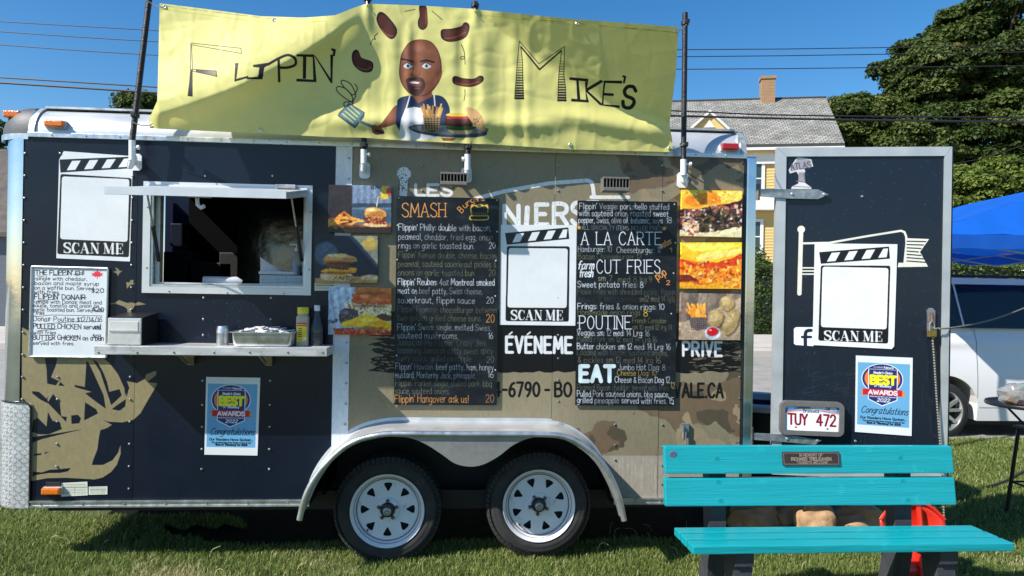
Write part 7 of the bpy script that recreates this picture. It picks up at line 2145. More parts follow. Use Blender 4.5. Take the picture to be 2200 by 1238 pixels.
M_pole = mat('black_pole_tape', (0.014, 0.014, 0.015), 0.42, 0.1, 0.25, 12, 0.5, 70, stretch=(1, 1, 3))
def pole(foot, top_px, label, clamps, hooks):
    x0_, z0_ = foot; tp = W(top_px[0], top_px[1], -.10)
    t = empty('banner_pole', (x0_, -.10, z0_), label, 'pole', 'poles holding up the banner')
    a = np.array([x0_, -.10, z0_ - .002]); b = np.array([tp[0], -.10, tp[2]])
    MB().tube([a, b], .0165, 14).build('shaft', M_pole, t, smooth=40)
    for k in clamps:
        p = a + (b - a) * k; MB().tube([p - (b - a) * .012, p + (b - a) * .012], .024, 12).build('clamp', M_blackp, t, smooth=40)
        MB().box((p[0] - .008, p[1] - .045, p[2] - .012), (p[0] + .016, p[1] - .015, p[2] + .012), .003).build('clamp_grip', M_blackp, t)
    for (k, q) in hooks:
        p = a + (b - a) * k
        mid_ = (p + q) / 2 + np.array([0, -.01, -.012])
        MB().tube(catmull([p + (0, -.03, 0), mid_, q], 4), .0035, 6).build('cord_hook', M_steel, t, smooth=True)
pole(P1, (322, -14), 'leftmost black banner pole, leaning inwards beside the window hatch', (.17,), ((.12, ban_pt(327, 268, .004)), (.94, ban_pt(354, 15, .004))))
pole(P2, (790, -6), 'second banner pole from the left, its foot below the cook', (.03, .985), ((.96, ban_pt(789, 12, .008)),))
pole(P3, (1021, 6), 'third banner pole from the left, hidden behind the banner above a floodlight', (.05, .98), ((.95, ban_pt(1021, 24, .008)), (.07, ban_pt(1012, 304, .006))))
pole(P4, (1472, 28), 'rightmost black banner pole, standing clear of the banner edge', (.10, .93), ((.11, ban_pt(1438, 319, .004)), (.91, ban_pt(1451, 66, .004))))

# ------------------------------------------------------------------ signs on the wall
cv = board_one(.018); card('menu_board', WALL, B1, .018, .008, cv, print_mat('menu_board_one', cv, .38, .35, var=.1))
bpy.context.scene.objects['menu_board'].name = 'menu_board'
def last(label, cat, group=None):
    o = col.objects[-1]; return tag(o, label, cat, group)
last('black menu board headed SMASH Burgers with coloured chalk lettering', 'menu board', 'black chalk menu boards')
cv = board_two(.018); card('menu_board', WALL, B2, .018, .008, cv, print_mat('menu_board_two', cv, .38, .35, var=.1))
last('black menu board headed A LA CARTE with a big EAT near its foot', 'menu board', 'black chalk menu boards')
cv = whiteboard(.014)
wb = empty('whiteboard', (W(148, 766, 0)[0], -.01, W(148, 766, 0)[2]), 'white marker board with handwritten specials and red maple leaf', 'whiteboard')
card('writing_surface', WALL, WB, .014, .012, cv, print_mat('whiteboard_print', cv, .22, .5, var=.03), wb)
L_ = [uz(x, y, .014) for x, y in WB]
for i in range(4):
    a, b = L_[i], L_[(i + 1) % 4]
    MB().tube([(a[0], -.015, a[1]), (b[0], -.015, b[1])], .007, 8).build('frame', M_alu, wb)
PN = [('burger photograph with a skewered bun and fries on a board', 'photograph at top left of the menu'), ('photograph of a stacked burger against dark blue', ''), ('close-up photograph of a burger with dripping yellow cheese', ''),
      ('photograph of toasted sandwich with dark filling, topmost of the right column', ''), ('orange waffle sandwich photograph, middle of the right column', ''), ('photograph of fries in a basket, potatoes and ketchup', '')]
for i, fn in enumerate((photo_a, photo_b, photo_c, photo_d, photo_e, photo_f)):
    cv = fn(); cv.off = .034
    card('food_photograph', WALL, PH[i], .034, .030, cv, print_mat('food_print_%d' % i, cv, .35, .5, var=.02))
    last(PN[i][0], 'picture', 'food photographs on the trailer wall')
# posters
Q1 = [(137, 325), (288, 336), (284, 385), (279, 562), (121, 555), (127, 343)]
cv = poster(WALL, Q1, [(128, 343), (279, 337), (279, 362), (130, 371)], [(130, 374), (283, 383), (277, 553), (123, 546)], [(133, 379), (278, 385), (274, 520), (129, 514)], (137, 264, 543, 21), .018, .003)
card('scan_poster', WALL, Q1, .003, .002, cv, print_mat('poster_a', cv, .3, var=.03)); last('white clapperboard poster reading SCAN ME beside the serving window', 'poster', 'clapperboard posters')
Q2 = [(1076, 483), (1239, 484), (1236, 700), (1073.5, 698)]
cv = poster(WALL, Q2, [(1085, 501), (1221, 489), (1223, 513.6), (1089, 526)], [(1089, 529), (1224, 529.5), (1222, 691.5), (1086, 690)], [(1093, 533), (1220, 534), (1217.6, 662), (1090, 661)], (1098, 1209, 687, 20), .006, .008)
card('scan_poster', WALL, Q2, .008, .003, cv, print_mat('poster_b', cv, .3, var=.03)); last('white clapperboard poster reading SCAN ME between the two menu boards', 'poster', 'clapperboard posters')
Q3 = [(1750.5, 523), (1928, 525), (1921, 744), (1916, 750), (1746, 741.5)]
cv = poster(DOOR, Q3, [(1760, 542), (1910, 530), (1912, 556), (1763.5, 567)], [(1763.5, 570.5), (1913, 571), (1908, 738.5), (1758, 732)], [(1767, 573), (1909, 576), (1905, 708), (1763.5, 703)], (1771, 1895, 731, 20), .02, .003)
card('scan_poster', DOOR, Q3, .003, .002, cv, print_mat('poster_c', cv, .3, var=.03)); last('white clapperboard poster reading SCAN ME on the open door', 'poster', 'clapperboard posters')
A1 = [(443, 810), (559, 812), (553, 979), (439, 977)]
cv = award(WALL, A1, .004); card('award_poster', WALL, A1, .004, .003, cv, print_mat('award_a', cv, .3, var=.03)); last('blue BEST AWARDS 2022 poster below the shelf', 'poster', 'award posters')
A2 = [(1839, 764), (1961, 769), (1958.5, 937), (1837, 928)]
cv = award(DOOR, A2, .003); card('award_poster', DOOR, A2, .003, .002, cv, print_mat('award_b', cv, .3, var=.03)); last('blue BEST AWARDS 2022 poster on the open door', 'poster', 'award posters')

# licence plate
cv = plate_print()
lp = DOOR.at(1744, 938, .0)
plate = empty('licence_plate', lp, 'TUY 472 licence plate in a rounded grey holder on the door', 'licence plate')
def rrect(c, w_, h_, r, n=5):
    P = []
    for (sx, sy, a0) in ((1, 1, 0), (-1, 1, 90), (-1, -1, 180), (1, -1, 270)):
        for k in range(n + 1):
            a = math.radians(a0 + 90 * k / n); P.append((c[0] + sx * (w_ / 2 - r) + r * math.cos(a), c[1] + sy * (h_ / 2 - r) + r * math.sin(a)))
    return P
ol = [DOOR.uz(x, y, .03) for x, y in ((1676, 861), (1813, 867), (1812, 940), (1676, 931))]
cc = np.mean(ol, axis=0); ow = ((ol[1][0] - ol[0][0]) + (ol[2][0] - ol[3][0])) / 2; oh = ((ol[0][1] - ol[3][1]) + (ol[1][1] - ol[2][1])) / 2
M_lf = mat('grey_plate_holder', (0.13, 0.125, 0.12), 0.5, 0, 0.1, 20)
MB().prism([rrect(cc, ow, oh, .035), rrect(cc, ow - .055, oh - .055, .012)[::-1]], DOOR.pt, .0, .042).build('holder', M_lf, plate, smooth=30)
MB().prism([rrect(cc, ow + .006, oh + .006, .038), rrect(cc, ow - .03, oh - .03, .022)[::-1]], DOOR.pt, .0, .028).build('holder_flange', M_lf, plate, smooth=30)
card('plate', DOOR, [(1687, 870), (1803, 877), (1801, 931), (1686, 923)], .03, .003, cv, print_mat('plate_print', cv, .3, var=.02), plate)

# padlock, chain and cord
M_brass = mat('brass', (0.42, 0.28, 0.08), 0.4, 0.8, 0.2, 40)
pk_ = DOOR.at(2002, 724, .03)
pad = empty('padlock', pk_, 'brass padlock hanging on the open door', 'padlock')
MB().box((pk_[0] - .024, pk_[1] - .012, pk_[2] - .0), (pk_[0] + .024, pk_[1] + .012, pk_[2] + .040), .004).build('lock_body', M_brass, pad)
MB().tube(catmull([(pk_[0] - .015, pk_[1], pk_[2] + .038), (pk_[0] - .015, pk_[1], pk_[2] + .075), (pk_[0], pk_[1], pk_[2] + .092), (pk_[0] + .015, pk_[1], pk_[2] + .075), (pk_[0] + .015, pk_[1], pk_[2] + .038)], 4), .0045, 8).build('shackle', M_steel, pad, smooth=True)
M_cord = mat('black_white_cord', (0.30, 0.28, 0.20), 0.8)
def cordmat():
    N = M_cord.node_tree.nodes; L = M_cord.node_tree.links; b = N['Principled BSDF']
    wv = N.new('ShaderNodeTexWave'); wv.inputs['Scale'].default_value = 40; wv.bands_direction = 'DIAGONAL'
    tc = N.new('ShaderNodeTexCoord'); L.new(tc.outputs['Object'], wv.inputs[0])
    cr = N.new('ShaderNodeValToRGB'); cr.color_ramp.elements[0].color = (.02, .02, .02, 1); cr.color_ramp.elements[1].color = (.34, .32, .24, 1); cr.color_ramp.elements[0].position = .45; cr.color_ramp.elements[1].position = .55
    L.new(wv.outputs[0], cr.inputs[0]); L.new(cr.outputs[0], b.inputs['Base Color'])
cordmat()
P = [DOOR.at(2003, 706, .035)] + [D(x, y, ds) for x, y, ds in ((2040, 705, 4.4), (2100, 695, 4.6), (2150, 681, 4.9), (2210, 658, 5.3), (2300, 615, 5.8))]
tag(MB().tube(catmull(P, 5), .0055, 6).build('cord', M_cord, smooth=True), 'black and cream cord stretched from the padlock across the car', 'cord')
P = [DOOR.at(x, y, .03) for x, y in ((2003, 722), (2007, 770), (2012, 850), (2019, 940), (2024, 1000))]
e_ = P[-1]; P += [np.array([e_[0] + .01, e_[1], e_[2] - .18]), np.array([e_[0] + .02, e_[1], e_[2] - .36])]
tag(MB().tube(catmull(P, 5), .0055, 6).build('cord', M_cord, smooth=True), 'cord hanging down from the padlock along the door edge', 'cord')

# ------------------------------------------------------------------ things on the shelf
zs = sz1 + .0005
def onshelf(px, y): return W(px, 738, y)[0]
# napkin dispenser
M_blkbox = mat('dispenser_black', (0.016, 0.016, 0.018), 0.3, 0.1, 0.1, 20)
nx0, nx1 = onshelf(229, -.235), onshelf(304, -.235); nzt = W(265, 682, -.235)[2]
nd = empty('napkin_dispenser', ((nx0 + nx1) / 2, -.13, zs), 'black and chrome napkin dispenser at the left end of the shelf', 'dispenser')
MB().hexa([(nx0, -.225, zs), (nx1, -.225, zs), (nx1, -.02, zs), (nx0, -.02, zs), (nx0 + .008, -.222, nzt), (nx1, -.222, nzt), (nx1, -.02, nzt + .02), (nx0 + .008, -.02, nzt + .02)]).build('case', M_blkbox, nd)
M_mir = mat('polished_chrome', (0.80, 0.81, 0.83), 0.22, 0.55, 0.02, 6, 0.15, 12)
MB().box((nx0 + .004, -.237, zs + .004), (nx1 - .002, -.2255, nzt - .004), .006).build('faceplate', M_mir, nd)
MB().box((nx0 + .016, -.241, zs + (nzt - zs) * .56), (nx1 - .018, -.2375, nzt - .022), .0015).build('napkin_slot', mat('napkin_white', (0.62, 0.62, 0.60), .8), nd)
MB().box((nx0 + .014, -.244, zs + (nzt - zs) * .50), (nx1 - .016, -.2375, zs + (nzt - zs) * .56), .001).build('slot_lip', M_mir, nd)
# shaker
c = (onshelf(478, -.12), -.12); zt2_ = W(478, 701, -.12)[2]; r_ = (onshelf(491, -.12) - onshelf(466, -.12)) / 2
sk = empty('shaker', (c[0], c[1], zs), 'small steel shaker beside the tray', 'shaker')
MB().lathe((c[0], c[1], zs), (0, 0, 1), [(r_, 0), (r_, (zt2_ - zs) * .62)], 28).build('shaker_body', M_steel, sk, smooth=40)
MB().lathe((c[0], c[1], zs + (zt2_ - zs) * .62), (0, 0, 1), [(r_ * 1.03, 0), (r_ * 1.04, .010), (r_ * 1.0, .013), (r_ * 1.02, .022), (r_ * .85, (zt2_ - zs) * .38)], 28).build('lid', M_alu, sk, smooth=40)
# tray with packets
tx0_, tx1_ = onshelf(497, -.22), onshelf(630, -.22); tzt = W(560, 713, -.20)[2]
tr_ = empty('steel_tray', ((tx0_ + tx1_) / 2, -.13, zs), 'shallow steel tray heaped with white packets', 'tray')
def ring(x0_, x1_, y0_, y1_, z, r=.02):
    return [(px_, py_, z) for px_, py_ in rrect(((x0_ + x1_) / 2, (y0_ + y1_) / 2), x1_ - x0_, y1_ - y0_, r, 4)]
rs = [ring(tx0_ + .02, tx1_ - .02, -.225, -.06, zs, .015), ring(tx0_ + .010, tx1_ - .010, -.235, -.05, zs + .012), ring(tx0_ + .004, tx1_ - .004, -.24, -.045, tzt - .006), ring(tx0_ - .010, tx1_ + .010, -.248, -.036, tzt), ring(tx0_ - .010, tx1_ + .010, -.248, -.036, tzt - .004),
      ring(tx0_ + .006, tx1_ - .006, -.238, -.047, tzt - .004), ring(tx0_ + .014, tx1_ - .014, -.23, -.055, zs + .014), ring(tx0_ + .024, tx1_ - .024, -.22, -.065, zs + .004)]
V = [p for rr in rs for p in rr]; n = len(rs[0]); F = []
for k in range(len(rs) - 1):
    for i in range(n): F.append((k * n + i, k * n + (i + 1) % n, (k + 1) * n + (i + 1) % n, (k + 1) * n + i))
F.append(tuple(range(n))[::-1]); F.append(tuple(range((len(rs) - 1) * n, len(rs) * n)))
mesh_obj('pan', V, F, M_alu, tr_, smooth=40)
M_pk = mat('sugar_packet', (0.68, 0.68, 0.70), 0.6, 0, 0.15, 40)
rr = random.Random(4)
pks = MB()
for i in range(70):
    cx_ = rr.uniform(tx0_ + .05, tx1_ - .05); cy_ = rr.uniform(-.21, -.08)
    hz = tzt - .03 + .045 * max(0, 1 - ((cx_ - (tx0_ + tx1_) / 2) / .16) ** 2) * rr.random() + .012
    a = rr.uniform(0, 3.14); ti = rr.uniform(-.5, .5); l, w_ = .032, .011
    dx, dy = math.cos(a), math.sin(a); uu = np.array([dx, dy, ti * .6]) * l; vv = np.array([-dy, dx, rr.uniform(-.5, .5)]) * w_; ww = np.array([0, 0, .0018])
    c_ = np.array([cx_, cy_, hz])
    pks.hexa([c_ - uu - vv - ww, c_ + uu - vv - ww, c_ + uu + vv - ww, c_ - uu + vv - ww, c_ - uu - vv + ww, c_ + uu - vv + ww, c_ + uu + vv + ww, c_ - uu + vv + ww])
tag(pks.build('sugar_packets', M_pk, kind='stuff'), 'heap of white sugar packets lying in the steel tray', 'packets')
# jar with yellow lid
c = (onshelf(650, -.12), -.12); jz = W(650, 660, -.12)[2]; H_ = jz - zs; r_ = (onshelf(663, -.12) - onshelf(637, -.12)) / 2
jr = empty('spice_jar', (c[0], c[1], zs), 'seasoning jar with bright yellow lid and yellow label', 'jar')
M_jar = mat('jar_plastic', (0.46, 0.40, 0.34), 0.3, 0, 0.1, 30)
MB().prism([rrect(c, r_ * 2, r_ * 1.7, .012, 4)], lambda x, y, o: (x, y, zs + o), 0, H_ * .76).build('jar_body', M_jar, jr, smooth=40)
MB().lathe((c[0], c[1], zs + H_ * .76), (0, 0, 1), [(r_ * .98, 0), (r_ * .84, .012), (r_ * .84, .016)], 24).build('neck', M_jar, jr, smooth=40)
MB().lathe((c[0], c[1], zs + H_ * .83), (0, 0, 1), [(r_ * .95, 0), (r_ * .96, H_ * .15), (r_ * .88, H_ * .17)], 28).build('lid', mat('yellow_lid', (0.80, 0.62, 0.02), 0.35), jr, smooth=40)
cvj = Canvas(120, 200, (222, 206, 40)); cvj.poly([(0, 0), (120, 0), (120, 34), (0, 34)], (196, 60, 30), raw=True)
for i in range(5): cvj.poly([(14, 56 + i * 20), (60, 56 + i * 20), (60, 66 + i * 20), (14, 66 + i * 20)], (120, 60, 30), raw=True)
cvj.poly([(70, 150), (110, 150), (110, 185), (70, 185)], (232, 226, 190), raw=True); cvj.line([(10, 18), (108, 18)], 6, (240, 220, 120))
ly = c[1] - r_ * .85 - .0015; lx0, lx1, lz0, lz1 = c[0] - r_ * .72, c[0] + r_ * .78, zs + H_ * .10, zs + H_ * .60
mesh_obj('label', [(lx0, ly, lz0), (lx1, ly, lz0), (lx1, ly, lz1), (lx0, ly, lz1), (lx0, ly + .001, lz0), (lx1, ly + .001, lz0), (lx1, ly + .001, lz1), (lx0, ly + .001, lz1)], [(0, 1, 2, 3), (7, 6, 5, 4), (0, 4, 5, 1), (1, 5, 6, 2), (2, 6, 7, 3), (3, 7, 4, 0)], print_mat('jar_label', cvj, .35), jr, uv=[(0, 0), (1, 0), (1, 1), (0, 1)] * 2)
# bottle
c = (onshelf(680, -.10), -.10); bz = W(680, 656, -.10)[2]; H_ = bz - zs; r_ = (onshelf(694, -.1) - onshelf(667, -.1)) / 2
bt = empty('sauce_bottle', (c[0], c[1], zs), 'half empty dark sauce bottle with a white cap', 'bottle')
M_btl = mat('bottle_glass', (0.10, 0.11, 0.12), 0.08, 0, 0.05, 3, alpha=.55)
MB().lathe((c[0], c[1], zs), (0, 0, 1), [(r_ * .9, 0), (r_, .006), (r_ * .98, H_ * .42), (r_ * .6, H_ * .66), (r_ * .40, H_ * .80), (r_ * .38, H_ * .86)], 28).build('glass', M_btl, bt, smooth=50)
MB().lathe((c[0], c[1], zs + .003), (0, 0, 1), [(r_ * .86, 0), (r_ * .94, .006), (r_ * .93, H_ * .36)], 28).build('sauce', mat('dark_sauce', (0.010, 0.006, 0.006), .2), bt, smooth=50)
MB().lathe((c[0], c[1], zs + H_ * .86), (0, 0, 1), [(r_ * .48, 0), (r_ * .46, H_ * .14)], 20).build('cap', M_whitep, bt, smooth=40)

# ------------------------------------------------------------------ inside the hatch
zc_ = WZ0 + .012
bx_('counter', (WX0 - .1, .10, zc_ - .05), (WX1 + .15, .55, zc_), M_steel)
def iw(px, py, y): return W(px, py, y)
a, b = iw(558, 614, .13), iw(654, 593, .13)
cvl = Canvas(300, 70, (206, 218, 224)); rr = random.Random(2)
for i in range(6):
    x = 10
    while x < 285:
        l = rr.uniform(6, 26); cvl.line([(x, 8 + i * 10), (min(x + l, 290), 8 + i * 10)], 2.4, (70, 84, 100), .8); x += l + 6
cvl.line([(175, 4), (175, 66)], 1.5, (90, 100, 110)); cvl.line([(120, 4), (120, 66)], 1.5, (90, 100, 110))
bxo = empty('label_box', ((a[0] + b[0]) / 2, .2, zc_), 'dark box with a printed white label inside the hatch', 'box')
z0b = max(a[2], zc_ + .001)
MB().box((a[0] - .004, .132, z0b), (b[0] + .004, .34, b[2] + .004)).build('carton', M_blackp, bxo)
mesh_obj('label', [(a[0], .130, z0b), (b[0], .130, z0b), (b[0], .130, b[2]), (a[0], .130, b[2]), (a[0], .1315, z0b), (b[0], .1315, z0b), (b[0], .1315, b[2]), (a[0], .1315, b[2])], [(0, 1, 2, 3), (7, 6, 5, 4)], print_mat('box_label', cvl, .5), bxo, uv=[(0, 0), (1, 0), (1, 1), (0, 1)] * 2)
M_pap = mat('white_paper', (0.66, 0.68, 0.76), .7, 0, .04, 10)
ptop = b[2] + .006
pp = empty('paper_stack', ((a[0] + b[0]) / 2 - .04, .2, ptop), 'white papers with one curling page on the box', 'papers')
MB().box((a[0] - .01, .14, ptop), (b[0] - .05, .33, ptop + .018)).build('pile', M_pap, pp)
p0, p1 = iw(562, 553, .20), iw(622, 584, .20)
V, F = [], []
for i in range(9):
    t = i / 8; x = p0[0] + (p1[0] - p0[0]) * t; z_ = ptop + .02 + (p0[2] - ptop - .02) * (1 - t) ** 1.6
    V += [(x, .18, ptop + .019), (x + .0, .22 - .05 * (1 - t), z_)]
for i in range(8): F.append((2 * i, 2 * i + 2, 2 * i + 3, 2 * i + 1))
mesh_obj('page', V, F, M_pap, pp, smooth=True)
c0_ = iw(637, 586, .17); rs_ = .032
sb = empty('sanitizer_bottle', (c0_[0], .17, ptop), 'clear pump bottle with blue liquid behind the hatch frame', 'bottle')
sH = iw(637, 540, .17)[2] - ptop
MB().lathe((c0_[0], .17, ptop), (0, 0, 1), [(rs_, 0), (rs_ * 1.02, sH * .55), (rs_ * .8, sH * .82), (rs_ * .4, sH)], 24).build('bottle_body', mat('clear_bottle', (.40, .46, .50), .1, alpha=.45), sb, smooth=50)
MB().lathe((c0_[0], .17, ptop + .002), (0, 0, 1), [(rs_ * .94, 0), (rs_ * .95, sH * .40)], 24).build('blue_gel', mat('blue_gel', (.01, .16, .55), .2), sb, smooth=50)
pz = ptop + sH
MB().lathe((c0_[0], .17, pz), (0, 0, 1), [(rs_ * .42, 0), (rs_ * .42, .02), (rs_ * .16, .024), (rs_ * .16, .04)], 16).tube([(c0_[0] + .01, .17, pz + .042), (c0_[0] - .045, .165, pz + .040)], .006, 8).build('pump', M_whitep, sb, smooth=40)
a, b = iw(433, 610, .16), iw(515, 594, .16)
rl = empty('paper_roll', ((a[0] + b[0]) / 2, .18, zc_), 'white paper roll lying on its side inside the hatch', 'paper roll')
MB().tube([(a[0], .20, zc_ + .028), (b[0] - .03, .20, zc_ + .028), (b[0], .205, zc_ + .018)], .028, 20, radii=[.027, .027, .016]).build('roll', M_pap, rl, smooth=40)
# stainless back wall with bright door reflection and a towel dispenser
M_ss = mat('crumpled_stainless', (0.10, 0.105, 0.105), 0.16, 1.0, 0.3, 3, 1.0, 2.6)
a, b = iw(500, 612, 1.10), iw(700, 405, 1.10)
bx_('stainless_lining', (a[0], 1.20, zc_ - .2), (b[0], 1.21, ZT), M_ss)
a, b = iw(365, 530, .9), iw(392, 480, .9)
for k, (px, py, w_, h_) in enumerate(((350, 600, .10, .22), (400, 590, .16, .10), (470, 585, .12, .16))):
    p_ = W(px, py, 1.5); bx_('appliance', (p_[0], 1.5, zc_ - .3), (p_[0] + w_ * 2.2, 1.7, p_[2] + h_), M_dark, trailer, .01)
bx_('towel_dispenser', (a[0], .9, a[2]), (b[0], 1.0, b[2]), mat('dark_blue_steel', (.03, .04, .07), .3, .6), trailer, .01)

# ------------------------------------------------------------------ bench
M_teal = mat('teal_painted_wood', (0.004, 0.315, 0.36), 0.33, 0.0, 0.11, 3.0, 0.3, 14, coat=.3, stretch=(0.5, 14, 14), rvar=.06, dirt=((0.02, 0.42, 0.46, 1), 0.60, 0.78, 10))
M_recy = mat('grey_recycled_plastic', (0.040, 0.043, 0.050), 0.6, 0, 0.2, 14, 0.3, 60)
YBk = -.80; YFr = -1.14
bp_ = W(1750, 1187, YFr)
bench = empty('park_bench', (bp_[0], -.95, 0), 'turquoise slatted park bench with a bronze plaque in the lower right', 'bench')
def slat(x0_, x1_, z0_, z1_, y0_, y1_, lean=0.0):
    b = .006
    V = []
    mb = MB().box((x0_, y0_, z0_), (x1_, y1_, z1_), b)
    V = [(x, y + (z - z0_) * lean, z) for x, y, z in mb.v]
    return mesh_obj('slat', V, mb.f, M_teal, bench)
bl, br = (W(1428, 1018, YBk)[0] + W(1433, 1088, YBk)[0]) / 2, (W(2050, 1015, YBk)[0] + W(2060, 1085, YBk)[0]) / 2
mx_ = 1745
zt1, zt0 = W(mx_, 960, YBk + .03)[2], W(mx_, 1018, YBk + .02)[2]
zl1, zl0 = W(mx_, 1029, YBk + .01)[2], W(mx_, 1087, YBk)[2]
slat(bl, br, zt0, zt1, YBk + .018, YBk + .056, .16)
slat(bl, br + .004, zl0, zl1, YBk, YBk + .038, .16)
sft = W(1834, 1171, YFr)[2]; sbt = W(1748, 1129, YBk - .03)[2]
print('seat z', sft, sbt, 'back', zl0, zt1)
fl_, fr_ = W(1489, 1178, YFr)[0], W(2180, 1176, YFr)[0]
d_ = (YBk - .03 - YFr)
for k in range(3):
    t0, t1 = k / 3, (k + 1) / 3 - .05
    ya, yb_ = YFr + d_ * t0, YFr + d_ * t1
    za, zb_ = sft + (sbt - sft) * t0, sft + (sbt - sft) * t1
    mb = MB().box((fl_, 0, -.038), (fr_, yb_ - ya, 0), .005)
    V = [(x, ya + y, z + za + (zb_ - za) * y / (yb_ - ya)) for x, y, z in mb.v]
    mesh_obj('slat', V, mb.f, M_teal, bench)
for px_b, px_f in ((1540, 1578), (1938, 1990)):
    xb_ = W(px_b, 1110, YBk + .06)[0]; hw = .045
    # rear upright that carries the backrest
    up = [(YBk + .045, sbt - .05), (YBk + .13, sbt - .05), (YBk + .17, zt1 - .03), (YBk + .058 + .012, zt1 - .02)]
    f_ = lambda y, z_, o: (xb_ + o, y, z_)
    MB().prism([up], f_, -hw, hw).build('upright', M_recy, bench)
    MB().prism([[(YBk + .10, 0.0), (YBk + .22, 0.0), (YBk + .13, sbt - .051), (YBk + .01, sbt - .051)]], f_, -hw, hw).build('leg', M_recy, bench)
    MB().prism([[(YFr + .02, 0.0), (YFr + .12, 0.0), (YFr + .17, sft - .11), (YFr + .05, sft - .11)]], f_, -hw, hw).build('leg', M_recy, bench)
    MB().prism([[(YFr + .03, sft - .108), (YBk + .12, sbt - .12), (YBk + .12, sbt - .052), (YBk - .06, sbt - .045), (YFr + .03, sft - .042)]], f_, -hw, hw).build('seat_support', M_recy, bench)
bolts = MB()
# plaque
def bpt(px, py, o): return W(px, py, YBk + .018 + (W(px, py, YBk)[2] - zt0) * .16 - o)
cvp = plane_canvas(WALL, [(1686, 974), (1808, 974), (1808, 1001), (1686, 1001)], 900, (56, 44, 42), 0.8)
cvp.noise(.35, 3, 5, 2); cvp.line([(1688, 976), (1806, 976), (1806, 999), (1688, 999)], 1.4, (120, 100, 84), closed=True)
text(cvp, 'IN MEMORY OF', 1722, 1772, 983, 5.4, (140, 122, 108), 1.2); text(cvp, 'RICHARD TRELEAVEN', 1704, 1790, 991.5, 6.2, (150, 132, 118), 1.4); text(cvp, 'TOURISTS WELCOME', 1716, 1782, 998.5, 5, (140, 122, 108), 1.1)
pa_, pb_ = W(1686, 974, YBk), W(1808, 1001, YBk); py_ = YBk + .018
def plv(y): return [(pa_[0], y + (pb_[2] - zt0) * .16, pb_[2]), (pb_[0], y + (pb_[2] - zt0) * .16, pb_[2]), (pb_[0], y + (pa_[2] - zt0) * .16, pa_[2]), (pa_[0], y + (pa_[2] - zt0) * .16, pa_[2])]
mesh_obj('plaque', plv(py_ - .010) + plv(py_ - .0005), [(0, 1, 2, 3), (7, 6, 5, 4), (0, 4, 5, 1), (1, 5, 6, 2), (2, 6, 7, 3), (3, 7, 4, 0)], print_mat('plaque_print', cvp, .4, bump=.4, bscale=200, bdist=.002), bench, uv=[(0, 0), (1, 0), (1, 1), (0, 1)] * 2)
p = bpt(1446, 977, .0); MB().lathe((p[0], p[1] + .001, p[2]), (0, -1, .0), [(.019, 0), (.019, .004), (.015, .005)], 20).build('medallion', mat('violet_medallion', (0.16, 0.16, 0.30), .4, .4, .2, 60), bench)
M_plug = mat('wood_plug', (0.004, 0.30, 0.345), 0.4)
for px, py, upper in ((1542, 988, 1), (1937, 986, 1), (1546, 1039, 0), (1549, 1078, 0), (1944, 1037, 0), (1951, 1076, 0)):
    yb0 = YBk + (.018 if upper else 0); zz0 = zt0 if upper else zl0
    p = W(px, py, yb0); yy2 = yb0 + (p[2] - zz0) * .16
    MB().lathe((p[0], yy2 + .0005, p[2]), (0, -1, 0), [(.013, 0), (.013, .0025), (.010, .002)], 14).build('screw_plug', M_plug, bench)

# ------------------------------------------------------------------ things under the door
M_kraft = mat('brown_paper_sack', (0.40, 0.25, 0.13), 0.85, 0, 0.25, 9, 1.0, 17)
for i, (px, w_, h_, lab) in enumerate(((1620, .17, .20, 'leftmost brown paper sack in the shade under the trailer end'), (1752, .13, .27, 'crumpled sunlit brown paper sack behind the bench'), (1690, .15, .19, 'brown paper sack in shade left of the sunlit sack'), (1838, .19, .24, 'widest brown paper sack beside the red plastic seat'))):
    c = W(px, 1130, (.45, .16, .5, .25)[i]); 
    V, F = lump((c[0], c[1], h_ * .5), 1.0, (w_, w_ * .8, h_ * .62), 40 + i, .13, 4)
    V = [(x, y, max(z, 0.004)) for x, y, z in V]
    t = empty('paper_sack', (c[0], c[1], 0), lab, 'sack', 'brown paper sacks behind the bench')
    mesh_obj('sack_body', V, F, M_kraft, t, smooth=True)
    mb = MB(); nn = 14
    for k in range(nn):
        a = 2 * math.pi * k / nn; r0 = w_ * .45; r1 = w_ * (.50 + .08 * math.sin(k * 2.4))
        mb.v += [(c[0] + r0 * math.cos(a), c[1] + r0 * .7 * math.sin(a), h_ * .98), (c[0] + r1 * math.cos(a), c[1] + r1 * .7 * math.sin(a), h_ * 1.10 + .014 * math.sin(k * 3.1))]
    for k in range(nn): k2 = (k + 1) % nn; mb.f.append((2 * k, 2 * k2, 2 * k2 + 1, 2 * k + 1))
    mb.build('crumpled_rim', M_kraft, t, smooth=True)
M_red = mat('red_plastic', (0.62, 0.025, 0.012), 0.3, 0, 0.06, 5, 0.1, 8, coat=.2)
cA = W(1965, 1150, -.36)
rd = empty('red_barrow', (cA[0], -.36, 0), 'bright red moulded plastic tub tipped up behind the bench', 'tub')
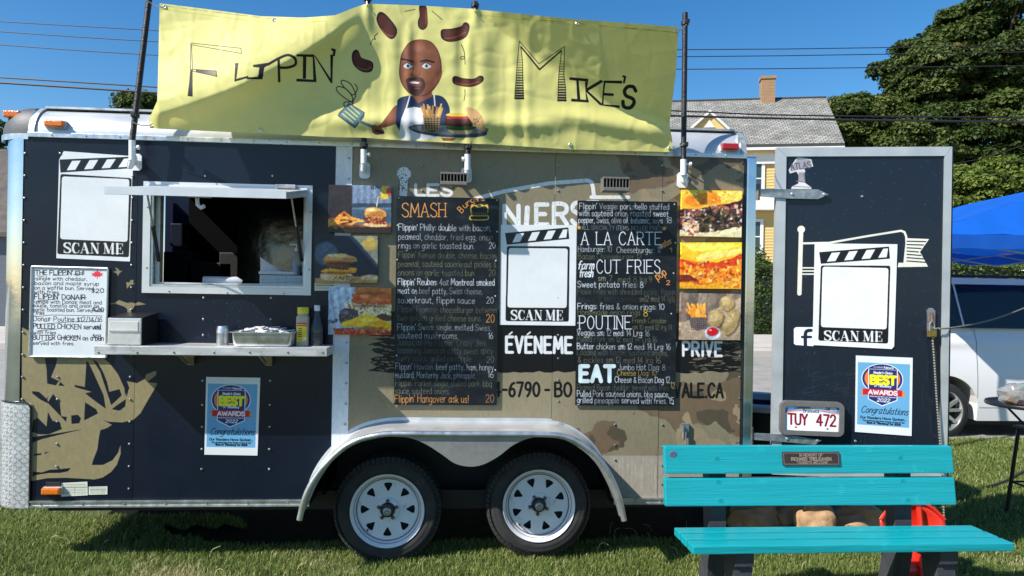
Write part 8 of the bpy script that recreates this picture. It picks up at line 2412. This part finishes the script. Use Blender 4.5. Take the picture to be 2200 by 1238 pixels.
# a tipped moulded tray: two shells with ribs
V, F = [], []; n = 22; m = 8
zt_r, zb_r = W(1965, 1088, -.32)[2], .0
wl, wr_ = W(1896, 1130, -.34)[0], W(2034, 1130, -.34)[0]
for j in range(m + 1):
    v = j / m
    for i in range(n + 1):
        u = i / n; s = 2 * u - 1
        half = (wr_ - wl) / 2 * (0.62 + .38 * math.sin(math.pi * min(1, v * 1.3) * .5)) 
        x = (wl + wr_) / 2 + s * half
        z_ = zb_r + .02 + (zt_r - zb_r) * (v ** .9) - .10 * abs(s) ** 2.5 * v
        y = -.42 + .10 * v + .10 * (1 - abs(s) ** 2.2) * math.sin(math.pi * (v * .8 + .1))
        V.append((x, y, max(z_, .01)))
for j in range(m):
    for i in range(n):
        a = j * (n + 1) + i; F.append((a, a + 1, a + n + 2, a + n + 1))
o = mesh_obj('tray', V, F, M_red, rd, smooth=True)
md = o.modifiers.new('thick', 'SOLIDIFY'); md.thickness = .012
MB().tube([V[m * (n + 1) + i] for i in range(n + 1)], .011, 8).build('rim', M_red, rd, smooth=True)
MB().tube([((wl + wr_) / 2 + .02, V[n // 2][1] + .0, .03), ((wl + wr_) / 2 + .055, -.32, zt_r * .6), ((wl + wr_) / 2 + .05, -.30, zt_r - .01)], .016, 8).build('rib', M_red, rd, smooth=True)

# ------------------------------------------------------------------ grass
def grass(name, n, xr_, yr_, h, w_, seed, keep=None):
    r = np.random.default_rng(seed)
    x = r.uniform(xr_[0], xr_[1], n); y = r.uniform(yr_[0], yr_[1], n)
    if keep is not None:
        k = keep(x, y); x, y = x[k], y[k]; n = len(x)
    pn = 0.5 + 0.25 * (np.sin(x * 2.1 + 1.3) * np.cos(y * 3.3 + x) + np.sin(x * 5.3 + y * 4.1) * .6)
    hh = h * (0.45 + 0.75 * r.random(n)) * (0.7 + .5 * pn)
    a = r.uniform(0, 2 * np.pi, n); lean = r.uniform(.15, .9, n)
    dx, dy = np.cos(a) * lean * hh, np.sin(a) * lean * hh
    b = a + np.pi / 2 + r.uniform(-.7, .7, n); wx, wy = np.cos(b) * w_, np.sin(b) * w_
    base_z = np.full(n, -.002)
    P0 = np.stack([x - wx, y - wy, base_z], 1); P1 = np.stack([x + wx, y + wy, base_z], 1)
    P2 = np.stack([x + dx * .4 + wx * .8, y + dy * .4 + wy * .8, hh * .62], 1); P3 = np.stack([x + dx * .4 - wx * .8, y + dy * .4 - wy * .8, hh * .62], 1)
    P4 = np.stack([x + dx, y + dy, hh * (1 - .25 * lean)], 1)
    P = np.stack([P0, P1, P2, P3, P4], 1).reshape(-1, 3)
    me = bpy.data.meshes.new(name)
    me.vertices.add(n * 5); me.vertices.foreach_set('co', P.astype(np.float32).ravel())
    i0 = np.arange(n)[:, None] * 5
    L_ = np.concatenate([i0 + np.array([[0, 1, 2, 3]]), i0 + np.array([[3, 2, 4]])], 1).astype(np.int32)
    me.loops.add(n * 7); me.loops.foreach_set('vertex_index', L_.ravel())
    me.polygons.add(n * 2)
    st = (np.arange(n)[:, None] * 7 + np.array([[0, 4]])).astype(np.int32).ravel()
    me.polygons.foreach_set('loop_start', st)
    try: me.polygons.foreach_set('loop_total', np.tile([4, 3], n).astype(np.int32))
    except Exception: pass
    dry = (np.sin(x * 1.7 + 4) * np.cos(y * 2.6 - x * .7) + .5 * np.sin(x * 6.1 + y * 5) + r.normal(size=n) * .35)
    tint = np.clip(.36 + .22 * r.normal(size=n) * .8 + .10 * (pn - .5) * 2, 0, .85)
    tint = np.where((dry > 1.15) | (r.random(n) < .04), r.uniform(.9, 1, n), tint)
    at = me.attributes.new('tint', 'FLOAT', 'FACE'); at.data.foreach_set('value', np.repeat(tint, 2).astype(np.float32))
    me.materials.append(GM); me.update(calc_edges=True)
    o = bpy.data.objects.new(name, me); link(o)
    tag(o, 'green and straw coloured lawn grass around the trailer', 'grass', None, 'stuff')
    return o
GM = leaf_mat('grass_blade', (0.085, 0.14, 0.024), (0.32, 0.38, 0.11), (0.58, 0.50, 0.28), 0.4)
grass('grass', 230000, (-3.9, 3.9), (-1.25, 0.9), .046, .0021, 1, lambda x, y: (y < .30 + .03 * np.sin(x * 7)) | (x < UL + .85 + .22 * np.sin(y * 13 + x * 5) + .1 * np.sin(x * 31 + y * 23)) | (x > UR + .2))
def tufts(n, seed):
    r = random.Random(seed); mb = MB()
    for i in range(n):
        x, y = r.uniform(-3.6, 3.6), r.uniform(-1.0, .35) if r.random() < .8 else r.uniform(.3, .5)
        a = r.uniform(0, 6.28); l = r.uniform(.03, .10); dx, dy = math.cos(a) * l, math.sin(a) * l * .5
        h = r.uniform(.045, .085)
        mb.tube(catmull([(x, y, 0), (x + dx * .25, y + dy * .25, h * .8), (x + dx * .6, y + dy * .6, h * 1.02), (x + dx, y + dy, h * r.uniform(.85, 1.25))], 3), 0, 3, False, radii=[.0016, .0015, .0014, .0013, .0013, .0012, .0011, .001, .0008, .0004])
    return tag(mb.build('dry_grass_stalks', mat('straw', (0.50, 0.47, 0.24), .7, 0, .2, 3), smooth=True, kind='stuff'), 'long straw coloured stalks sticking out of the lawn', 'grass', None, 'stuff')
tufts(80, 5)
sheet('under_shade_soil', UL + .05, UR + .15, .24, TW - .05, .004, M_shade_soil)  # dark sheet standing in for the deep shade beneath the trailer
grass('grass', 70000, (-6.0, 6.5), (-2.7, -1.2), .048, .0028, 11)
grass('grass', 36000, (3.85, 7.5), (-1.25, .35), .048, .0028, 12)
grass('grass', 110000, (2.2, 7.5), (0.3, ye + .02), .050, .0030, 2)
grass('grass', 24000, (-5.5, -2.75), (0.4, 3.5), .050, .0032, 3)
